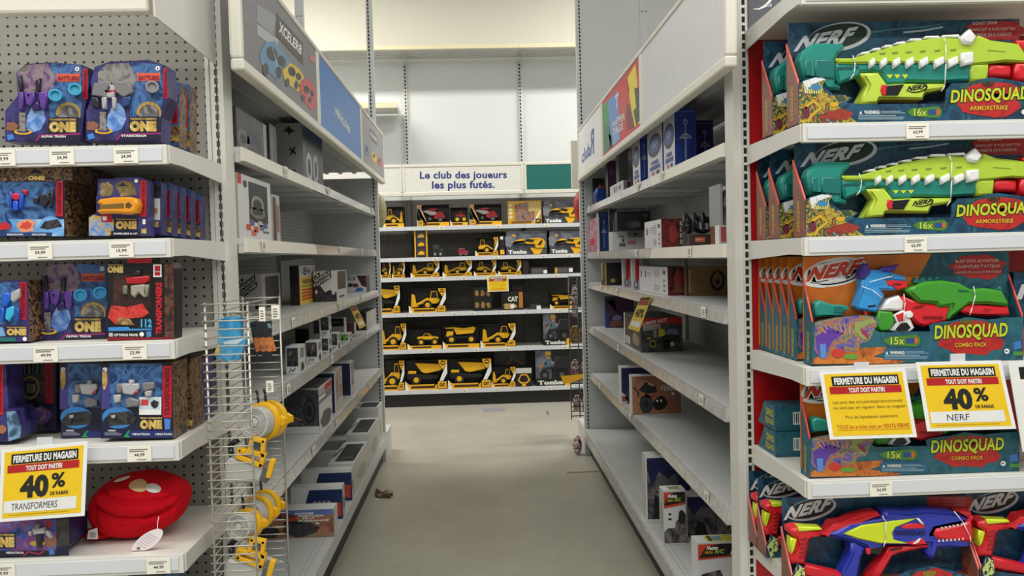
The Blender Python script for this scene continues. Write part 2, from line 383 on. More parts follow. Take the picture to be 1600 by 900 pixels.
# ---------------------------------------------------------------- aisle runs
BAYS = [2.742, 3.905, 5.05, YF-.002]
LRUN = [(-.752, 1.886), (-.750, 1.589), (-.740, 1.292), (-.738, 1.045), (-.736, .711), (-.70, .228)]
RRUN = [(.822, 1.866), (.822, 1.531), (.822, 1.3075), (.822, .976), (.822, .625), (.76, .199)]
def run_side(side, shelves, labels, spine):
    sg = -1 if side == 'L' else 1        # shelves run from the aisle outward along sg
    for b in range(3):
        y0, y1 = BAYS[b], BAYS[b+1]-.002
        R = thing('shelving_bay', (shelves[5][0]+sg*.2, (y0+y1)/2, 0), labels[b], 'shelving', None)
        MB().box(spine, spine+sg*.012, y0, y1, .05, 2.3, SLAT).build('back_panel', R)
        for yy, n in ((y0, 1), (y1-.03, 1)):
            q = MB(); q.box(spine-sg*.02, spine, yy, yy+.03, .05, 2.3, GREY_METAL); q.build('upright', R)
        cz = 2.165 if side == 'L' else 2.16
        canopy(side, -.69 if side == 'L' else .765, spine, y0, y1, cz).build('top_shelf', R)
        for k, (xf, z) in enumerate(shelves):
            base = k == 5
            s_ = MB(); s_.box(xf+sg*.012, spine-sg*.021, y0, y1, z-.022, z, GREY_METAL)
            s_.box(xf+sg*.012, xf+sg*.03, y0, y1, z-.05, z-.022, GREY_METAL)
            if not base:
                for q in (.3, .62): s_.box(xf+sg*.05, spine-sg*.03, y0+(y1-y0)*q-.02, y0+(y1-y0)*q+.02, z-.034, z-.022, GREY_METAL)
            else:
                s_.box(xf+sg*.05, spine-sg*.03, y0, y1, 0, z-.03, mat('kick_plate', (52, 50, 48), .6))
                c = Canvas(s_, lambda u, v, l: Vector((u, v, z+EPS*l)))
                for j in range(2):
                    n = 0; yy = y0+.03
                    while yy < y1-.03: c.rect(xf+sg*(.04+.022*j), yy, xf+sg*(.045+.022*j), yy+.008, INK_GREY, 1); yy += .026
            sh = s_.build('shelf', R, bevel=.002)
            if base:
                r_ = MB(); r_.prism([(xf, y0, z), (xf+sg*.012, y0, z), (xf+sg*.012, y0, z-.06), (xf-sg*.004, y0, z-.06)], (0, y1-y0, 0), CLEAR_RAIL if side == 'R' else GREY_METAL); r_.build('front_lip', sh)
                continue
            r_ = MB()
            tilt = .014
            r_.prism([(xf+sg*.004, y0, z), (xf+sg*.0115, y0, z), (xf+sg*.0115, y0, z-.046), (xf-sg*tilt*.3, y0, z-.046)], (0, y1-y0, 0), CLEAR_RAIL if b else (CREAM if k < 2 else CLEAR_RAIL))
            r_.build('price_rail', sh)
            R2 = random.Random(k*7+b+(50 if side == 'L' else 0))
            for j in range(1):
                yy = y0+.15+(y1-y0-.3)*R2.random(); t_ = MB(); zc_ = z-.02
                t_.box(xf-sg*.006, xf-sg*.0045, yy-.026, yy+.026, zc_-.019, zc_+.019, TAG)
                c = cv_box(t_, (xf-sg*.006, yy-.026, zc_-.019), (0, .052, 0), (0, 0, .038), (-sg, 0, 0)); c.lines(.15, .2, .85, .8, 3, INK_GREY, 1, seed=j)
                t_.build('price_tag', sh)
            for yy in (y0+.002, y1-.006):
                b_ = MB(); b_.prism([(xf+sg*.03, yy, z-.022), (spine-sg*.021, yy, z-.022), (spine-sg*.021, yy, z-.07), (xf+sg*.1, yy, z-.042)], (0, .004, 0), GREY_METAL); b_.build('bracket', sh)
    return None
def canopy(side, X, spine, y0, y1, z):
    sg = -1 if side == 'L' else 1
    mb = MB(); mb.box(X+sg*.05, spine-sg*.021, y0, y1, z, z+.02, GREY_METAL)
    for q in range(4): mb.box(X+sg*(.09+.1*q), X+sg*(.11+.1*q), y0, y1, z-.012, z, GREY_METAL)
    return mb
LSP, RSP = -1.2, 1.28
run_side('L', LRUN, ['left aisle shelving bay nearest the camera, behind the wire rack', 'middle bay of the left aisle shelving under the blue header', 'left aisle shelving bay farthest away, beside the cross aisle'], LSP)
run_side('R', RRUN, ['right aisle shelving bay nearest the camera under the blank header', 'middle bay of the right aisle shelving under the coloured header', 'right aisle shelving bay farthest away, near the red hanging packets'], RSP)
# ---------------------------------------------------------------- far endcap frames seen from behind
def far_end(x0, x1, slot, mid, panel_top, label, sgn):
    R = thing('endcap_shelf_unit', ((x0+x1)/2, YF, 0), label, 'shelving')
    a, b = (x1-.045, x1) if sgn < 0 else (x0, x0+.045)
    upright(R, a, b, slot, YF, YF+.05, ZTOP, GREY_METAL, groove=False)
    q = MB(); q.box(mid-.03, mid+.03, YF, YF+.05, 2.0, ZTOP, GREY_METAL)
    for zz in [2.2+.37*k for k in range(7)]:
        q.box(mid-.02, mid-.008, YF-.001, YF, zz, zz+.006, DARK); q.box(mid+.008, mid+.02, YF-.001, YF, zz, zz+.006, DARK)
    q.build('centre_post', R)
    lo, hi = (x0, a) if sgn < 0 else (b, x1)
    MB().box(lo, hi, YF+.005, YF+.02, .05, 2.12, GREY_METAL).build('back_panel', R)
    if panel_top:
        MB().box(lo, mid-.03, YF+.005, YF+.02, 2.121, ZTOP, GREY_METAL).build('upper_panel', R)
        MB().box(mid+.03, hi, YF+.005, YF+.02, 2.121, ZTOP, GREY_METAL).build('upper_panel', R)
    # its own base deck towards the cross aisle
    MB().box(x0, x1, YF+.051, YF+.42, .0, .2, GREY_METAL).build('base', R)
    return R
FL = far_end(-1.7, -.728, -.757, -1.26, False, 'tall slotted endcap frame at far end of left shelving', -1)
FR = far_end(.775, 1.75, .801, 1.285, True, 'tall grey panelled endcap frame at far end of right shelving', 1)
# ---------------------------------------------------------------- back wall shelving
YB = 8.5; YW = 8.94
WZ = [1.85, 1.534, 1.33, .967, .59, .17]
WX = [-1.955, -.735, .485, 1.705]
wl = ['leftmost bay of the back wall shelving, mostly hidden by the left aisle', 'middle bay of the back wall shelving under the white slogan header', 'right bay of the back wall shelving under the green header']
for b in range(3):
    x0, x1 = WX[b]+.001, WX[b+1]-.001
    R = thing('wall_shelving_bay', ((x0+x1)/2, YB, 0), wl[b], 'shelving')
    MB().box(x0, x1, YW, YW+.015, .1, 2.15, GRID).build('grid_panel', R)
    MB().box(x0, x1, YW, YW+.015, 2.151, 3.66, mat('white_wall_panel', (226, 228, 226), .5, var=.02, scale=2)).build('upper_panel', R)
    u_ = MB(); u_.box(x0, x0+.03, YW-.03, YW-.0005, 2.151, 3.6, WHITE_METAL); slots(u_, x0+.014, YW-.031, 2.2, 3.58, pitch=.0375, wd=.014, hh=.022); u_.build('upright', R)
    u_ = MB(); u_.box(x0, x0+.03, YW-.03, YW-.0005, .1, 2.15, mat('dark_upright', (74, 72, 68), .5)); u_.build('upright', R)
    MB().box(x0, x1, YB+.02, YB+.06, 0, .145, mat('black_kick_plate', (22, 21, 20), .5)).build('kick_plate', R)
    for k, z in enumerate(WZ):
        s_ = MB(); s_.box(x0, x1, YB+.012, YW-.035, z-.025, z, WHITE_METAL); sh = s_.build('shelf', R)
        r_ = MB(); r_.box(x0, x1, YB, YB+.0115, z-.04, z, RAIL); r_.build('price_rail', sh)
        R2 = random.Random(k*3+b)
        nt_ = R2.randint(2, 4)
        for j in range(nt_):
            xx = x0+.1+(x1-x0-.2)*(j+.2+.6*R2.random())/nt_; t_ = MB(); t_.box(xx-.028, xx+.028, YB-.003, YB-.001, z-.038, z-.002, TAG)
            cv_box(t_, (xx-.028, YB-.003, z-.038), (.056, 0, 0), (0, 0, .036), (0, -1, 0)).lines(.2, .25, .8, .75, 2, INK_GREY, 1, seed=j); t_.build('price_tag', sh)
    # high storage shelf
    s_ = MB(); s_.box(x0, x1, YB+.02, YW-.035, 3.64, 3.67, WHITE_METAL)
    for q in range(5): s_.box(x0, x1, YB+.07+.07*q, YB+.085+.07*q, 3.632, 3.64, GREY_METAL)
    sh = s_.build('top_shelf', R)
    MB().box(x0, x1, YB, YB+.019, 3.642, 3.682, mat('cream_rail', (232, 222, 186), .35)).build('shelf_edge', sh)
    MB().prism([(x0+.032, YB+.03, 3.63), (x0+.032, YW-.04, 3.63), (x0+.032, YW-.04, 3.52)], (.004, 0, 0), GREY_METAL).build('bracket', sh)
    if b == 0:
        zz = at(600, 163, 1, YB).z
        s_ = MB(); s_.box(x0, x1-.04, YB+.02, YW-.035, zz-.03, zz, WHITE_METAL); sh = s_.build('top_shelf', R)
        MB().box(x0, x1-.04, YB, YB+.019, zz-.035, zz+.02, MATS['cream_rail']).build('shelf_edge', sh)
        MB().prism([(x1-.045, YB+.03, zz-.03), (x1-.045, YW-.04, zz-.03), (x1-.045, YW-.04, zz-.16)], (.004, 0, 0), GREY_METAL).build('bracket', sh)
# ---------------------------------------------------------------- header signs
def header_x(name, label, side, y0, y1, z0, z1, X, art_fn, panelmat):
    sg = -1 if side == 'L' else 1
    R = thing(name, (X+sg*.025, (y0+y1)/2, z0), label, 'sign')
    pn = MB(); pn.box(X+sg*.006, X+sg*.03, y0+.02, y1-.02, z0+.02, z1-.02, panelmat)
    if art_fn: art_fn(cv_px(pn, 0, X+sg*.006, -sg), pn)
    pn.build('panel', R)
    fr = MB()
    fr.box(X-sg*.004, X+sg*.036, y0, y1, z0-.006, z0+.03, CREAM); fr.box(X, X+sg*.036, y0, y1, z1-.022, z1, CREAM)
    fr.box(X, X+sg*.036, y0, y0+.03, z0+.0301, z1-.0221, CREAM); fr.box(X, X+sg*.036, y1-.022, y1, z0+.0301, z1-.0221, CREAM)
    fr.build('frame', R, bevel=.007)
    return R
ZA, ZB2 = 2.093, 2.47
def art_cars(c, pn):
    z = (340, 0, 3.46)
    f = lambda pts: [(z[0]+a/z[2], z[1]+b/z[2]) for a, b in pts]
    c.poly(f([(210, 20), (320, 90), (300, 190), (212, 120)]), ink(148, 148, 152), 1)
    c.poly(f([(215, 130), (330, 215), (320, 260), (215, 190)]), ink(176, 176, 180), 1)
    c.poly(f([(318, 70), (462, 235), (462, 350), (318, 195)]), ink(62, 62, 66), 2)
    vs, fs = text_mesh('XCELER8', .03, .12)
    c.mb.add([c.fn(340+(332+122*x)/3.46, (172+130*x-62*y+6*x*y)/3.46, 3) for x, y in vs], fs, WHT)
    for cols, P in (((94, 142, 178), [(228, 290), (260, 228), (310, 222), (360, 285), (400, 335), (385, 350), (350, 360), (345, 430), (318, 440), (290, 400), (262, 380), (232, 340)]),
                    ((222, 192, 62), [(350, 380), (395, 340), (440, 370), (470, 420), (450, 440), (440, 500), (400, 470), (365, 440)]),
                    ((206, 74, 80), [(440, 460), (480, 420), (510, 450), (535, 500), (530, 580), (505, 600), (480, 560), (450, 510)])):
        c.poly(f(P), ink(*cols), 2)
        cu = sum(p[0] for p in P)/len(P); cvv = sum(p[1] for p in P)/len(P)
        w_ = max(p[0] for p in P)-min(p[0] for p in P)
        for dx, dy, q in ((-.1, -.28, .17), (.2, -.05, .13)): 
            pts = [(cu+w_*(dx+q*math.cos(t)), cvv+w_*(dy+q*1.3*math.sin(t)+.35*q*math.cos(t))) for t in [k*.52 for k in range(12)]]
            c.poly(f(pts), ink(40, 42, 48), 3)
        for dx, dy in ((.1, .32), (-.3, .22)):
            pts = [(cu+w_*(dx+.1*math.cos(t)), cvv+w_*(dy+.2*math.sin(t))) for t in [k*.52 for k in range(12)]]
            c.poly(f(pts), ink(58, 54, 56), 3)
        c.band(f([(cu-w_*.1, cvv-w_*.5), (cu+w_*.05, cvv), (cu, cvv+w_*.45)]), 1.2, ink(190, 200, 204), 3)
    c.poly(f([(500, 290), (525, 310), (525, 345), (500, 325)]), ink(200, 120, 110), 2)
def art_veh(c, pn):
    vs, fs = text_mesh('véhicules', .03)
    c.mb.add([c.fn(340+(634+82*x)/3.46, (618+106*x-(62-14*x)*y)/3.46, 2) for x, y in vs], fs, ink(224, 232, 236))
def art_far(c, pn):
    z = (340, 0, 3.46); f = lambda pts: [(z[0]+a/z[2], z[1]+b/z[2]) for a, b in pts]
    c.poly(f([(822, 690), (862, 735), (862, 790), (822, 745)]), ink(92, 92, 96), 1)
    vs, fs = text_mesh('XCELER8', .03); c.mb.add([c.fn(340+(824+36*x)/3.46, (728+40*x-20*y)/3.46, 2) for x, y in vs], fs, WHT)
    for col, cx, cy, r_ in (((96, 140, 176), 808, 815, 17), ((222, 190, 64), 846, 850, 15), ((206, 74, 80), 876, 875, 12)):
        c.poly(f([(cx+r_*math.cos(t), cy+1.9*r_*math.sin(t)+.9*r_*math.cos(t)) for t in [k*.45 for k in range(14)]]), ink(*col), 2)
        c.poly(f([(cx+r_*.4*math.cos(t), cy-8+.8*r_*math.sin(t)) for t in [k*.52 for k in range(12)]]), ink(48, 48, 54), 3)
HX = -.69
header_x('header_sign', 'grey aisle header with blue, yellow and red toy cars, nearest on left', 'L', 2.54, 3.775, ZA, ZB2, HX, art_cars, ink(122, 122, 128))
header_x('header_sign', 'plain blue aisle header reading véhicules', 'L', 3.776, 5.15, ZA, ZB2, HX, art_veh, ink(52, 122, 196))
header_x('header_sign', 'small looking grey car header at far end of left aisle shelving', 'L', 5.151, 6.36, ZA, ZB2, HX, art_far, ink(150, 148, 152))
RX = .765
def art_col(c, pn):
    g = (890, 0, 3.462); f = lambda pts: [(g[0]+a/g[2], g[1]+b/g[2]) for a, b in pts]
    c.poly(f([(166, 585), (206, 545), (232, 790), (186, 835)]), ink(44, 148, 72), 1)
    c.poly(f([(206, 545), (260, 490), (272, 750), (222, 800)]), ink(92, 140, 206), 1)
    c.poly(f([(260, 490), (310, 410), (350, 680), (268, 752)]), ink(206, 40, 48), 1)
    c.poly(f([(310, 425), (356, 345), (388, 660), (345, 690)]), ink(238, 212, 40), 1)
    for pts, cl in (([(310, 560), (325, 565), (345, 650), (350, 690), (312, 705), (305, 640)], (120, 16, 28)), ([(350, 480), (372, 470), (378, 560), (385, 640), (360, 680), (345, 600), (360, 580)], (46, 50, 52)),
                    ([(186, 660), (215, 690), (232, 790), (186, 835)], (40, 110, 76)), ([(240, 660), (268, 690), (272, 755), (232, 790)], (120, 160, 216)), ([(210, 720), (228, 740), (230, 790), (212, 812)], (60, 70, 130))): c.poly(f(pts), ink(*cl), 2)
    def tt(s, a, b, d, h, lean=0):
        vs, fs = text_mesh(s, .02); c.mb.add([c.fn(890+(a+(b-a)*x+lean*y)/3.462, (d[0]+(d[1]-d[0])*x-h*y)/3.462, 3) for x, y in vs], fs, ink(232, 226, 224))
    tt('T', 246, 266, (600, 578), 80); tt('PPER', 255, 300, (672, 645), 38); tt('SH', 228, 252, (690, 675), 30); tt('TAGE', 232, 290, (738, 700), 40)
def art_club(c, pn):
    vs, fs = text_mesh('club', .03)
    c.mb.add([c.fn(890+(66+44*x)/3.462, (888-46*x-(72+6*x)*y)/3.462, 1) for x, y in vs], fs, ink(44, 60, 150))
    vs, fs = text_mesh('R', .03)
    c.mb.add([c.fn(890+(132-24*x)/3.462, (832+14*x-140*y)/3.462, 1) for x, y in vs], fs, ink(44, 60, 150))
header_x('header_sign', 'blank pale grey aisle header, nearest on right', 'R', 2.49, 3.80, 2.066, 2.44, RX, None, ink(214, 214, 216))
header_x('header_sign', 'green, blue, red and yellow striped header above right shelving', 'R', 3.801, 4.99, 2.066, 2.44, RX, art_col, ink(206, 40, 48))
header_x('header_sign', 'white header with blue club lettering at far end of right shelving', 'R', 4.992, 6.186, 2.066, 2.44, RX, art_club, ink(232, 232, 230))
def header_y(label, x0, x1, z0, z1, Y, pm, fn=None):
    R = thing('header_sign', ((x0+x1)/2, Y, z0), label, 'sign')
    pn = MB(); pn.box(x0+.02, x1-.02, Y+.006, Y+.03, z0+.025, z1-.02, pm)
    if fn: fn(cv_px(pn, 1, Y+.006, -1))
    pn.build('panel', R)
    fr = MB(); fr.box(x0, x1, Y, Y+.04, z0, z0+.04, CREAM); fr.box(x0, x1, Y, Y+.04, z1-.03, z1, CREAM)
    fr.box(x0, x0+.025, Y, Y+.04, z0+.0401, z1-.0301, CREAM); fr.box(x1-.025, x1, Y, Y+.04, z0+.0401, z1-.0301, CREAM)
    fr.build('frame', R, bevel=.006)
    for x in (x0+.06, x1-.1): MB().box(x, x+.02, Y+.041, YW-.0005, z0+.1, z0+.13, GREY_METAL).build('mounting_arm', R)
def slogan(c):
    b = ink(36, 50, 128)
    c.text('Le club des joueurs', 656, 283, 792, 268, b, 1, .03, dv=-1); c.text('les plus futés.', 675, 298.5, 773, 283, b, 1, .03, dv=-1)
YHB = YB-.05
header_y('blank end of white header beside the slogan, partly hidden at left', WX[0], at(628, 280, 1, YHB).x, 2.155, 2.475, YHB, ink(226, 224, 216))
header_y('long white header with blue French slogan on the back wall', at(629, 280, 1, YHB).x, at(818, 280, 1, YHB).x, 2.155, 2.475, YHB, ink(228, 226, 218), slogan)
header_y('plain dark green header on the back wall', at(819, 280, 1, YHB).x, WX[3], 2.155, 2.475, YHB, ink(16, 104, 98))
# far endcap header seen edge-on
FH = thing('header_sign', (1.26, YF+.52, 2.05), 'cream header seen edge on behind the club header', 'sign')
MB().box(.775, 1.75, YF+.5, YF+.54, 2.05, 2.44, CREAM).build('panel', FH, bevel=.006)
for x in (.9, 1.6): MB().box(x, x+.02, YF+.0202, YF+.4995, 2.2, 2.23, GREY_METAL).build('mounting_arm', FH)
# ================================================================ right endcap: boxed dart blasters
zA = (1150, 0, 3.556); zB = (1150, 380, 3.556); zC = (1150, 560, 3.556); zD = (1150, 720, 3.556)
def P3(z, pts, Y): return [at(z[0]+a/z[2], z[1]+b/z[2], 1, Y) for a, b in pts]
def slab(z, pts, Y, th, mt, name, parent, bev=.006, side=None):
    mb = MB(); mb.prism(P3(z, pts, Y), (0, th, 0), mt, side, bev); return mb.build(name, parent)
NAVY = art('teal_scene_print', [(12, 26, 40), (22, 60, 84), (30, 84, 112), (18, 44, 66), (52, 110, 132)], 11)
TEALP = art('teal_card_print', [(22, 66, 82), (30, 84, 100), (44, 104, 116), (26, 74, 92)], 16)
DINO1 = art('green_creature_print', [(24, 44, 44), (70, 96, 50), (40, 64, 60), (196, 172, 56), (120, 56, 44), (60, 90, 90), (210, 206, 180)], 40)
DINO2 = art('violet_creature_print', [(52, 40, 96), (104, 76, 160), (70, 110, 170), (190, 96, 66), (130, 150, 84), (90, 60, 140), (206, 196, 216)], 44)
RUST = art('rust_ground_print', [(120, 62, 26), (190, 104, 40), (214, 128, 50), (150, 80, 30)], 26)
ORANGE = art('orange_card_print', [(206, 104, 22), (222, 120, 28), (226, 132, 40)], 9)
REDSPL = art('red_splash_print', [(150, 22, 26), (190, 40, 36), (170, 30, 30)], 30)
SIDEO = art('orange_side_print', [(176, 70, 48), (150, 76, 62), (128, 92, 78), (196, 90, 56)], 8)
LIME = plas(178, 206, 62); LIME2 = plas(196, 218, 74); TEAL = plas(36, 138, 124); TEALD = plas(26, 112, 104); PWHITE = plas(232, 232, 230); PRED = plas(214, 34, 44)
PBLUE = plas(44, 58, 168); PYEL = plas(206, 222, 40); PGREEN = plas(64, 150, 44); PSKY = plas(52, 148, 214); PPURP = plas(62, 40, 128); PBLACK = plas(22, 22, 24)
LIMET = ink(196, 206, 40); GOLDT = ink(226, 170, 40); DKGRN = ink(18, 44, 30); SILV = ink(206, 209, 214)
def qtext(c, t, o, e, h, mt, l=3, bold=.03, shear=0):   # o lower-left, e vector along the line, h vector of the cap height
    vs, fs = text_mesh(t, bold, shear); c.mb.add([c.fn(o[0]+e[0]*x+h[0]*y, o[1]+e[1]*x+h[1]*y, l) for x, y in vs], fs, mt)
def otext(c, t, o, e, h, mt, dk, l=3, bold=.03, shear=0, grow=.1):
    qtext(c, t, (o[0]-e[0]*.008-h[0]*grow, o[1]-e[1]*.008-h[1]*grow), (e[0]*1.016, e[1]*1.016), (h[0]*(1+2*grow), h[1]*(1+2*grow)), dk, l, bold+.05, shear)
    qtext(c, t, o, e, h, mt, l+1, bold, shear)
def tray(root, z, lipY, backY, lip, bk, side_hi, zfloor, m_lip, m_back, m_side, edge):
    # open display carton: back card, bottom, cut away side panels and a low front lip
    mb = MB()
    L = P3(z, lip, lipY); B = P3(z, bk, backY)
    xl = L[0].x; xr = max(p.x for p in L)
    B2 = [B[0], B[1], Vector((B[1].x, backY, zfloor+.001)), Vector((B[0].x, backY, zfloor+.001))]
    mb.prism(B2, (0, .003, 0), m_back)
    mb.prism([Vector((p.x, p.y, max(p.z, zfloor+.001))) for p in L], (0, .003, 0), m_lip)
    hi = at(z[0]+side_hi[0]/z[2], z[1]+side_hi[1]/z[2], 1, backY).z; lt = max(p.z for p in L[:2])
    for xx, sg in ((xl, 1), (xr, -1)):
        pts = [Vector((xx, lipY+.003, zfloor+.001)), Vector((xx, backY, zfloor+.001)), Vector((xx, backY, hi)), Vector((xx, lipY+.003, lt))]
        mb.prism(pts, (.0025*sg, 0, 0), m_side)
        mb.prism([Vector((xx-.0008*sg, lipY+.0025, lt-.004)), Vector((xx-.0008*sg, backY, hi-.006)), Vector((xx-.0008*sg, backY, hi+.004)), Vector((xx-.0008*sg, lipY+.0025, lt+.005))], (.004*sg, 0, 0), edge)
    mb.box(xl, xr, lipY+.003, backY, zfloor+.001, zfloor+.003, m_side)
    return mb, xl, hi
def nerf_logo(c, cx, cy, rx, ry, o, e, h, ring, inner, txt, l=1, outline=None):
    rot = math.degrees(math.atan2(e[1], e[0]))
    c.ell(cx, cy, rx, ry, ring, l, 36, rot=rot); c.ell(cx-rx*.045, cy-ry*.06, rx*.93, ry*.84, inner, l+1, 36, rot=rot)
    if outline: otext(c, 'NERF', o, e, h, txt, outline, l+2, .05, .25, .12)
    else: qtext(c, 'NERF', o, e, h, txt, l+2, .05, .25)
def warning(c, x0, y0, x1, y1, mt=WHT):
    c.text('WARNING:', x0+(x1-x0)*.12, y0+(y1-y0)*.5, x0+(x1-x0)*.45, y0+(y1-y0)*.2, mt, 2, .03)
    c.poly([(x0+(x1-x0)*.02, y0+(y1-y0)*.5), (x0+(x1-x0)*.05, y0+(y1-y0)*.22), (x0+(x1-x0)*.08, y0+(y1-y0)*.5)], mt, 2)
    c.lines(x0+(x1-x0)*.47, y0+(y1-y0)*.25, x1, y0+(y1-y0)*.5, 2, ink(150, 180, 190), 2)
    c.lines(x0, y0+(y1-y0)*.58, x1, y1, 3, ink(150, 180, 190), 2)
def capsule(c, t, x0, y0, x1, y1):
    cy = (y0+y1)/2; c.poly([(x0, cy), (x0+(x1-x0)*.12, y0+(y1-y0)*.2), (x1-(x1-x0)*.1, y0), (x1, cy-(y1-y0)*.15), (x1-(x1-x0)*.02, cy+(y1-y0)*.25), (x1-(x1-x0)*.12, y1), (x0+(x1-x0)*.14, y1-(y1-y0)*.15)], ink(74, 128, 40), 1)
    c.text(t, x0+(x1-x0)*.2, y1-(y1-y0)*.18, x0+(x1-x0)*.56, y0+(y1-y0)*.2, ink(208, 214, 96), 2, .01)
    c.rect(x0+(x1-x0)*.62, cy-(y1-y0)*.22, x0+(x1-x0)*.84, cy+(y1-y0)*.22, ink(40, 74, 140), 2); c.rect(x0+(x1-x0)*.84, cy-(y1-y0)*.24, x0+(x1-x0)*.92, cy+(y1-y0)*.24, ink(216, 96, 30), 2)
def dart_box(origin, label, group):
    return thing('boxed_dart_blaster', origin, label, 'toy', group)
# ---- lime and teal blaster
Z0 = RZ[0]
A = dart_box((1.2, 2.26, Z0), 'boxed lime and teal spiked blaster at front of the upper right shelf', 'lime blaster boxes')
lip = [(350, 690), (350, 462), (385, 440), (440, 430), (480, 424), (505, 445), (480, 470), (540, 525), (600, 525), (645, 545), (610, 570), (700, 578), (1160, 575), (1168, 500), (1200, 462), (1300, 458), (1360, 440), (1420, 430), (1500, 440), (1682, 470), (1682, 680)]
mb, xl, hi = tray(A, zA, 2.215, 2.30, lip, [(290, 128), (1575, 104)], (288, 252), Z0, NAVY, NAVY, SIDEO, ink(226, 96, 84))
c = cv_px(mb, 1, 2.30, -1, zA)
nerf_logo(c, 575, 205, 178, 78, (318, 288), (330, -58), (34, -84), SILV, DKGRN, SILV)
c.rect(1395, 118, 1570, 222, REDSPL, 1); c.blob(1440, 170, 200, 62, REDSPL, 2, 3)
for k, t in enumerate(('8-DART DRUM', 'BARILLET 8 FLÉCHETTES', 'TAMBOR DE 8 DARDOS')): c.text(t, (1315, 1300, 1310)[k], 140+32*k, (1450, 1552, 1530)[k], 122+32*k, ink(226, 190, 186), 3, .02, dv=-6)
c.band([(750, 180), (900, 160), (1050, 150), (1160, 130)], [14, 8, 12, 4], ink(70, 120, 130), 2); c.band([(930, 180), (1040, 170), (1150, 150)], 10, ink(190, 205, 210), 2)
c = cv_px(mb, 1, 2.215, -1, zA)
c.poly([(352, 688), (352, 470), (440, 434), (480, 428), (500, 446), (470, 480), (520, 530), (600, 528), (640, 545), (560, 580), (620, 640), (680, 684)], DINO1, 1)
c.blob(560, 640, 110, 40, art('red_brown_print', [(120, 36, 30), (160, 60, 40), (90, 30, 40)], 30), 2, 5)
c.band([(380, 600), (430, 560), (470, 600), (420, 640), (400, 680)], [16, 20, 18, 16, 10], ink(206, 170, 40), 3); c.ell(390, 625, 20, 34, ink(110, 40, 60), 3); c.ell(545, 580, 26, 14, ink(214, 170, 44), 3)
for k in range(7): c.band([(372+18*k, 455-6*(k % 3)), (400+12*k, 520)], [2, 9], ink(206, 210, 120), 2)
c.poly([(372, 452), (440, 430), (500, 440), (420, 470), (385, 520)], ink(226, 230, 232), 2); c.ell(445, 485, 30, 16, ink(60, 130, 180), 3)
warning(c, 680, 600, 945, 668); capsule(c, '16x', 950, 590, 1145, 655)
c.blob(1400, 545, 235, 100, art('dark_teal_splash', [(20, 50, 50), (40, 90, 80), (24, 60, 60)], 30), 1, 8, 22, .2); c.blob(1405, 580, 185, 80, REDSPL, 2, 4, 22, .2); c.ell(1430, 500, 150, 44, REDSPL, 2)
otext(c, 'DINOSQUAD', (1192, 585), (440, -22), (0, -85), LIMET, DKGRN, 3, .03, .12, .06); otext(c, 'ARMORSTRIKE', (1298, 614), (212, -4), (0, -26), GOLDT, ink(90, 20, 20), 3, .03); c.text('NERF', 1368, 480, 1436, 455, ink(40, 60, 30), 4, .04)
c.ell(1600, 622, 14, 14, WHT, 2)
c = Canvas(mb, lambda u, v, l: Vector((xl-EPS*l, 2.218+.082*(1-u), Z0+v*(hi-Z0))))
qtext(c, 'DINOSQUAD', (.62, .08), (0, .4), (-.3, 0), ink(190, 170, 70), 1, .03)
mb.build('carton', A)
body = slab(zA, [(555, 330), (560, 322), (650, 322), (700, 308), (760, 292), (830, 270), (900, 250), (960, 235), (1050, 218), (1150, 208), (1250, 212), (1300, 238), (1340, 215), (1352, 195), (1420, 222), (1500, 232), (1570, 242), (1600, 280), (1640, 330), (1605, 346), (1500, 340), (1400, 352), (1305, 360), (1200, 348), (1000, 348), (750, 352), (640, 354), (570, 352)], 2.233, .052, LIME, 'blaster_body', A, .005)
lb = slab(zA, [(735, 343), (1310, 345), (1305, 450), (1165, 460), (955, 455), (930, 470), (830, 468), (805, 412), (760, 398), (700, 402), (690, 425), (640, 442), (575, 470), (560, 440), (552, 345)], 2.238, .046, TEAL, 'lower_body', body, .008)
slab(zA, [(360, 330), (375, 282), (430, 240), (470, 236), (600, 240), (607, 266), (572, 300), (556, 335), (556, 460), (585, 475), (582, 500), (500, 500), (480, 470), (430, 440), (372, 440)], 2.236, .05, TEAL, 'stock', body, .009)
mb = MB(); c = cv_px(mb, 1, 2.2335, -1, zA); mb2 = MB()
slab(zA, [(440, 330), (550, 330), (548, 436), (440, 430)], 2.231, .012, TEALD, 'stock_pad', body, .004); slab(zA, [(384, 330), (420, 330), (420, 425), (384, 420)], 2.231, .012, TEALD, 'stock_pad', body, .004)
grip = slab(zA, [(690, 404), (795, 400), (842, 468), (950, 462), (1165, 462), (1165, 497), (1062, 512), (1042, 556), (870, 553), (803, 552), (790, 578), (678, 580), (722, 500), (735, 470), (715, 438)], 2.234, .044, LIME2, 'grip', body, .008)
slab(zA, [(838, 476), (935, 468), (900, 530), (836, 530)], 2.2315, .004, PBLACK, 'trigger_hole', body, .001); slab(zA, [(812, 470), (838, 470), (836, 530), (815, 528), (806, 500)], 2.230, .006, PRED, 'trigger', body, .002)
br = slab(zA, [(1408, 352), (1535, 358), (1535, 432), (1408, 428)], 2.24, .04, PRED, 'barrel', body, .01); slab(zA, [(1555, 345), (1660, 345), (1660, 455), (1555, 450)], 2.236, .046, PRED, 'barrel', body, .01); slab(zA, [(1558, 222), (1660, 222), (1660, 300), (1600, 290)], 2.24, .03, PRED, 'front_sight', body, .006)
slab(zA, [(1305, 355), (1410, 350), (1404, 452), (1300, 455)], 2.236, .046, LIME, 'collar', body, .008)
for k, x in enumerate((762, 826, 898, 972, 1050, 1135, 1212)):
    w_ = 20+2.0*k; slab(zA, [(x-w_+4, 338+2-k*1.5), (x+w_-8, 316-k*1.4), (x+w_-2, 352-k*.5), (x-w_+8, 378)], 2.222, .014, PWHITE, 'spike', body, .005)
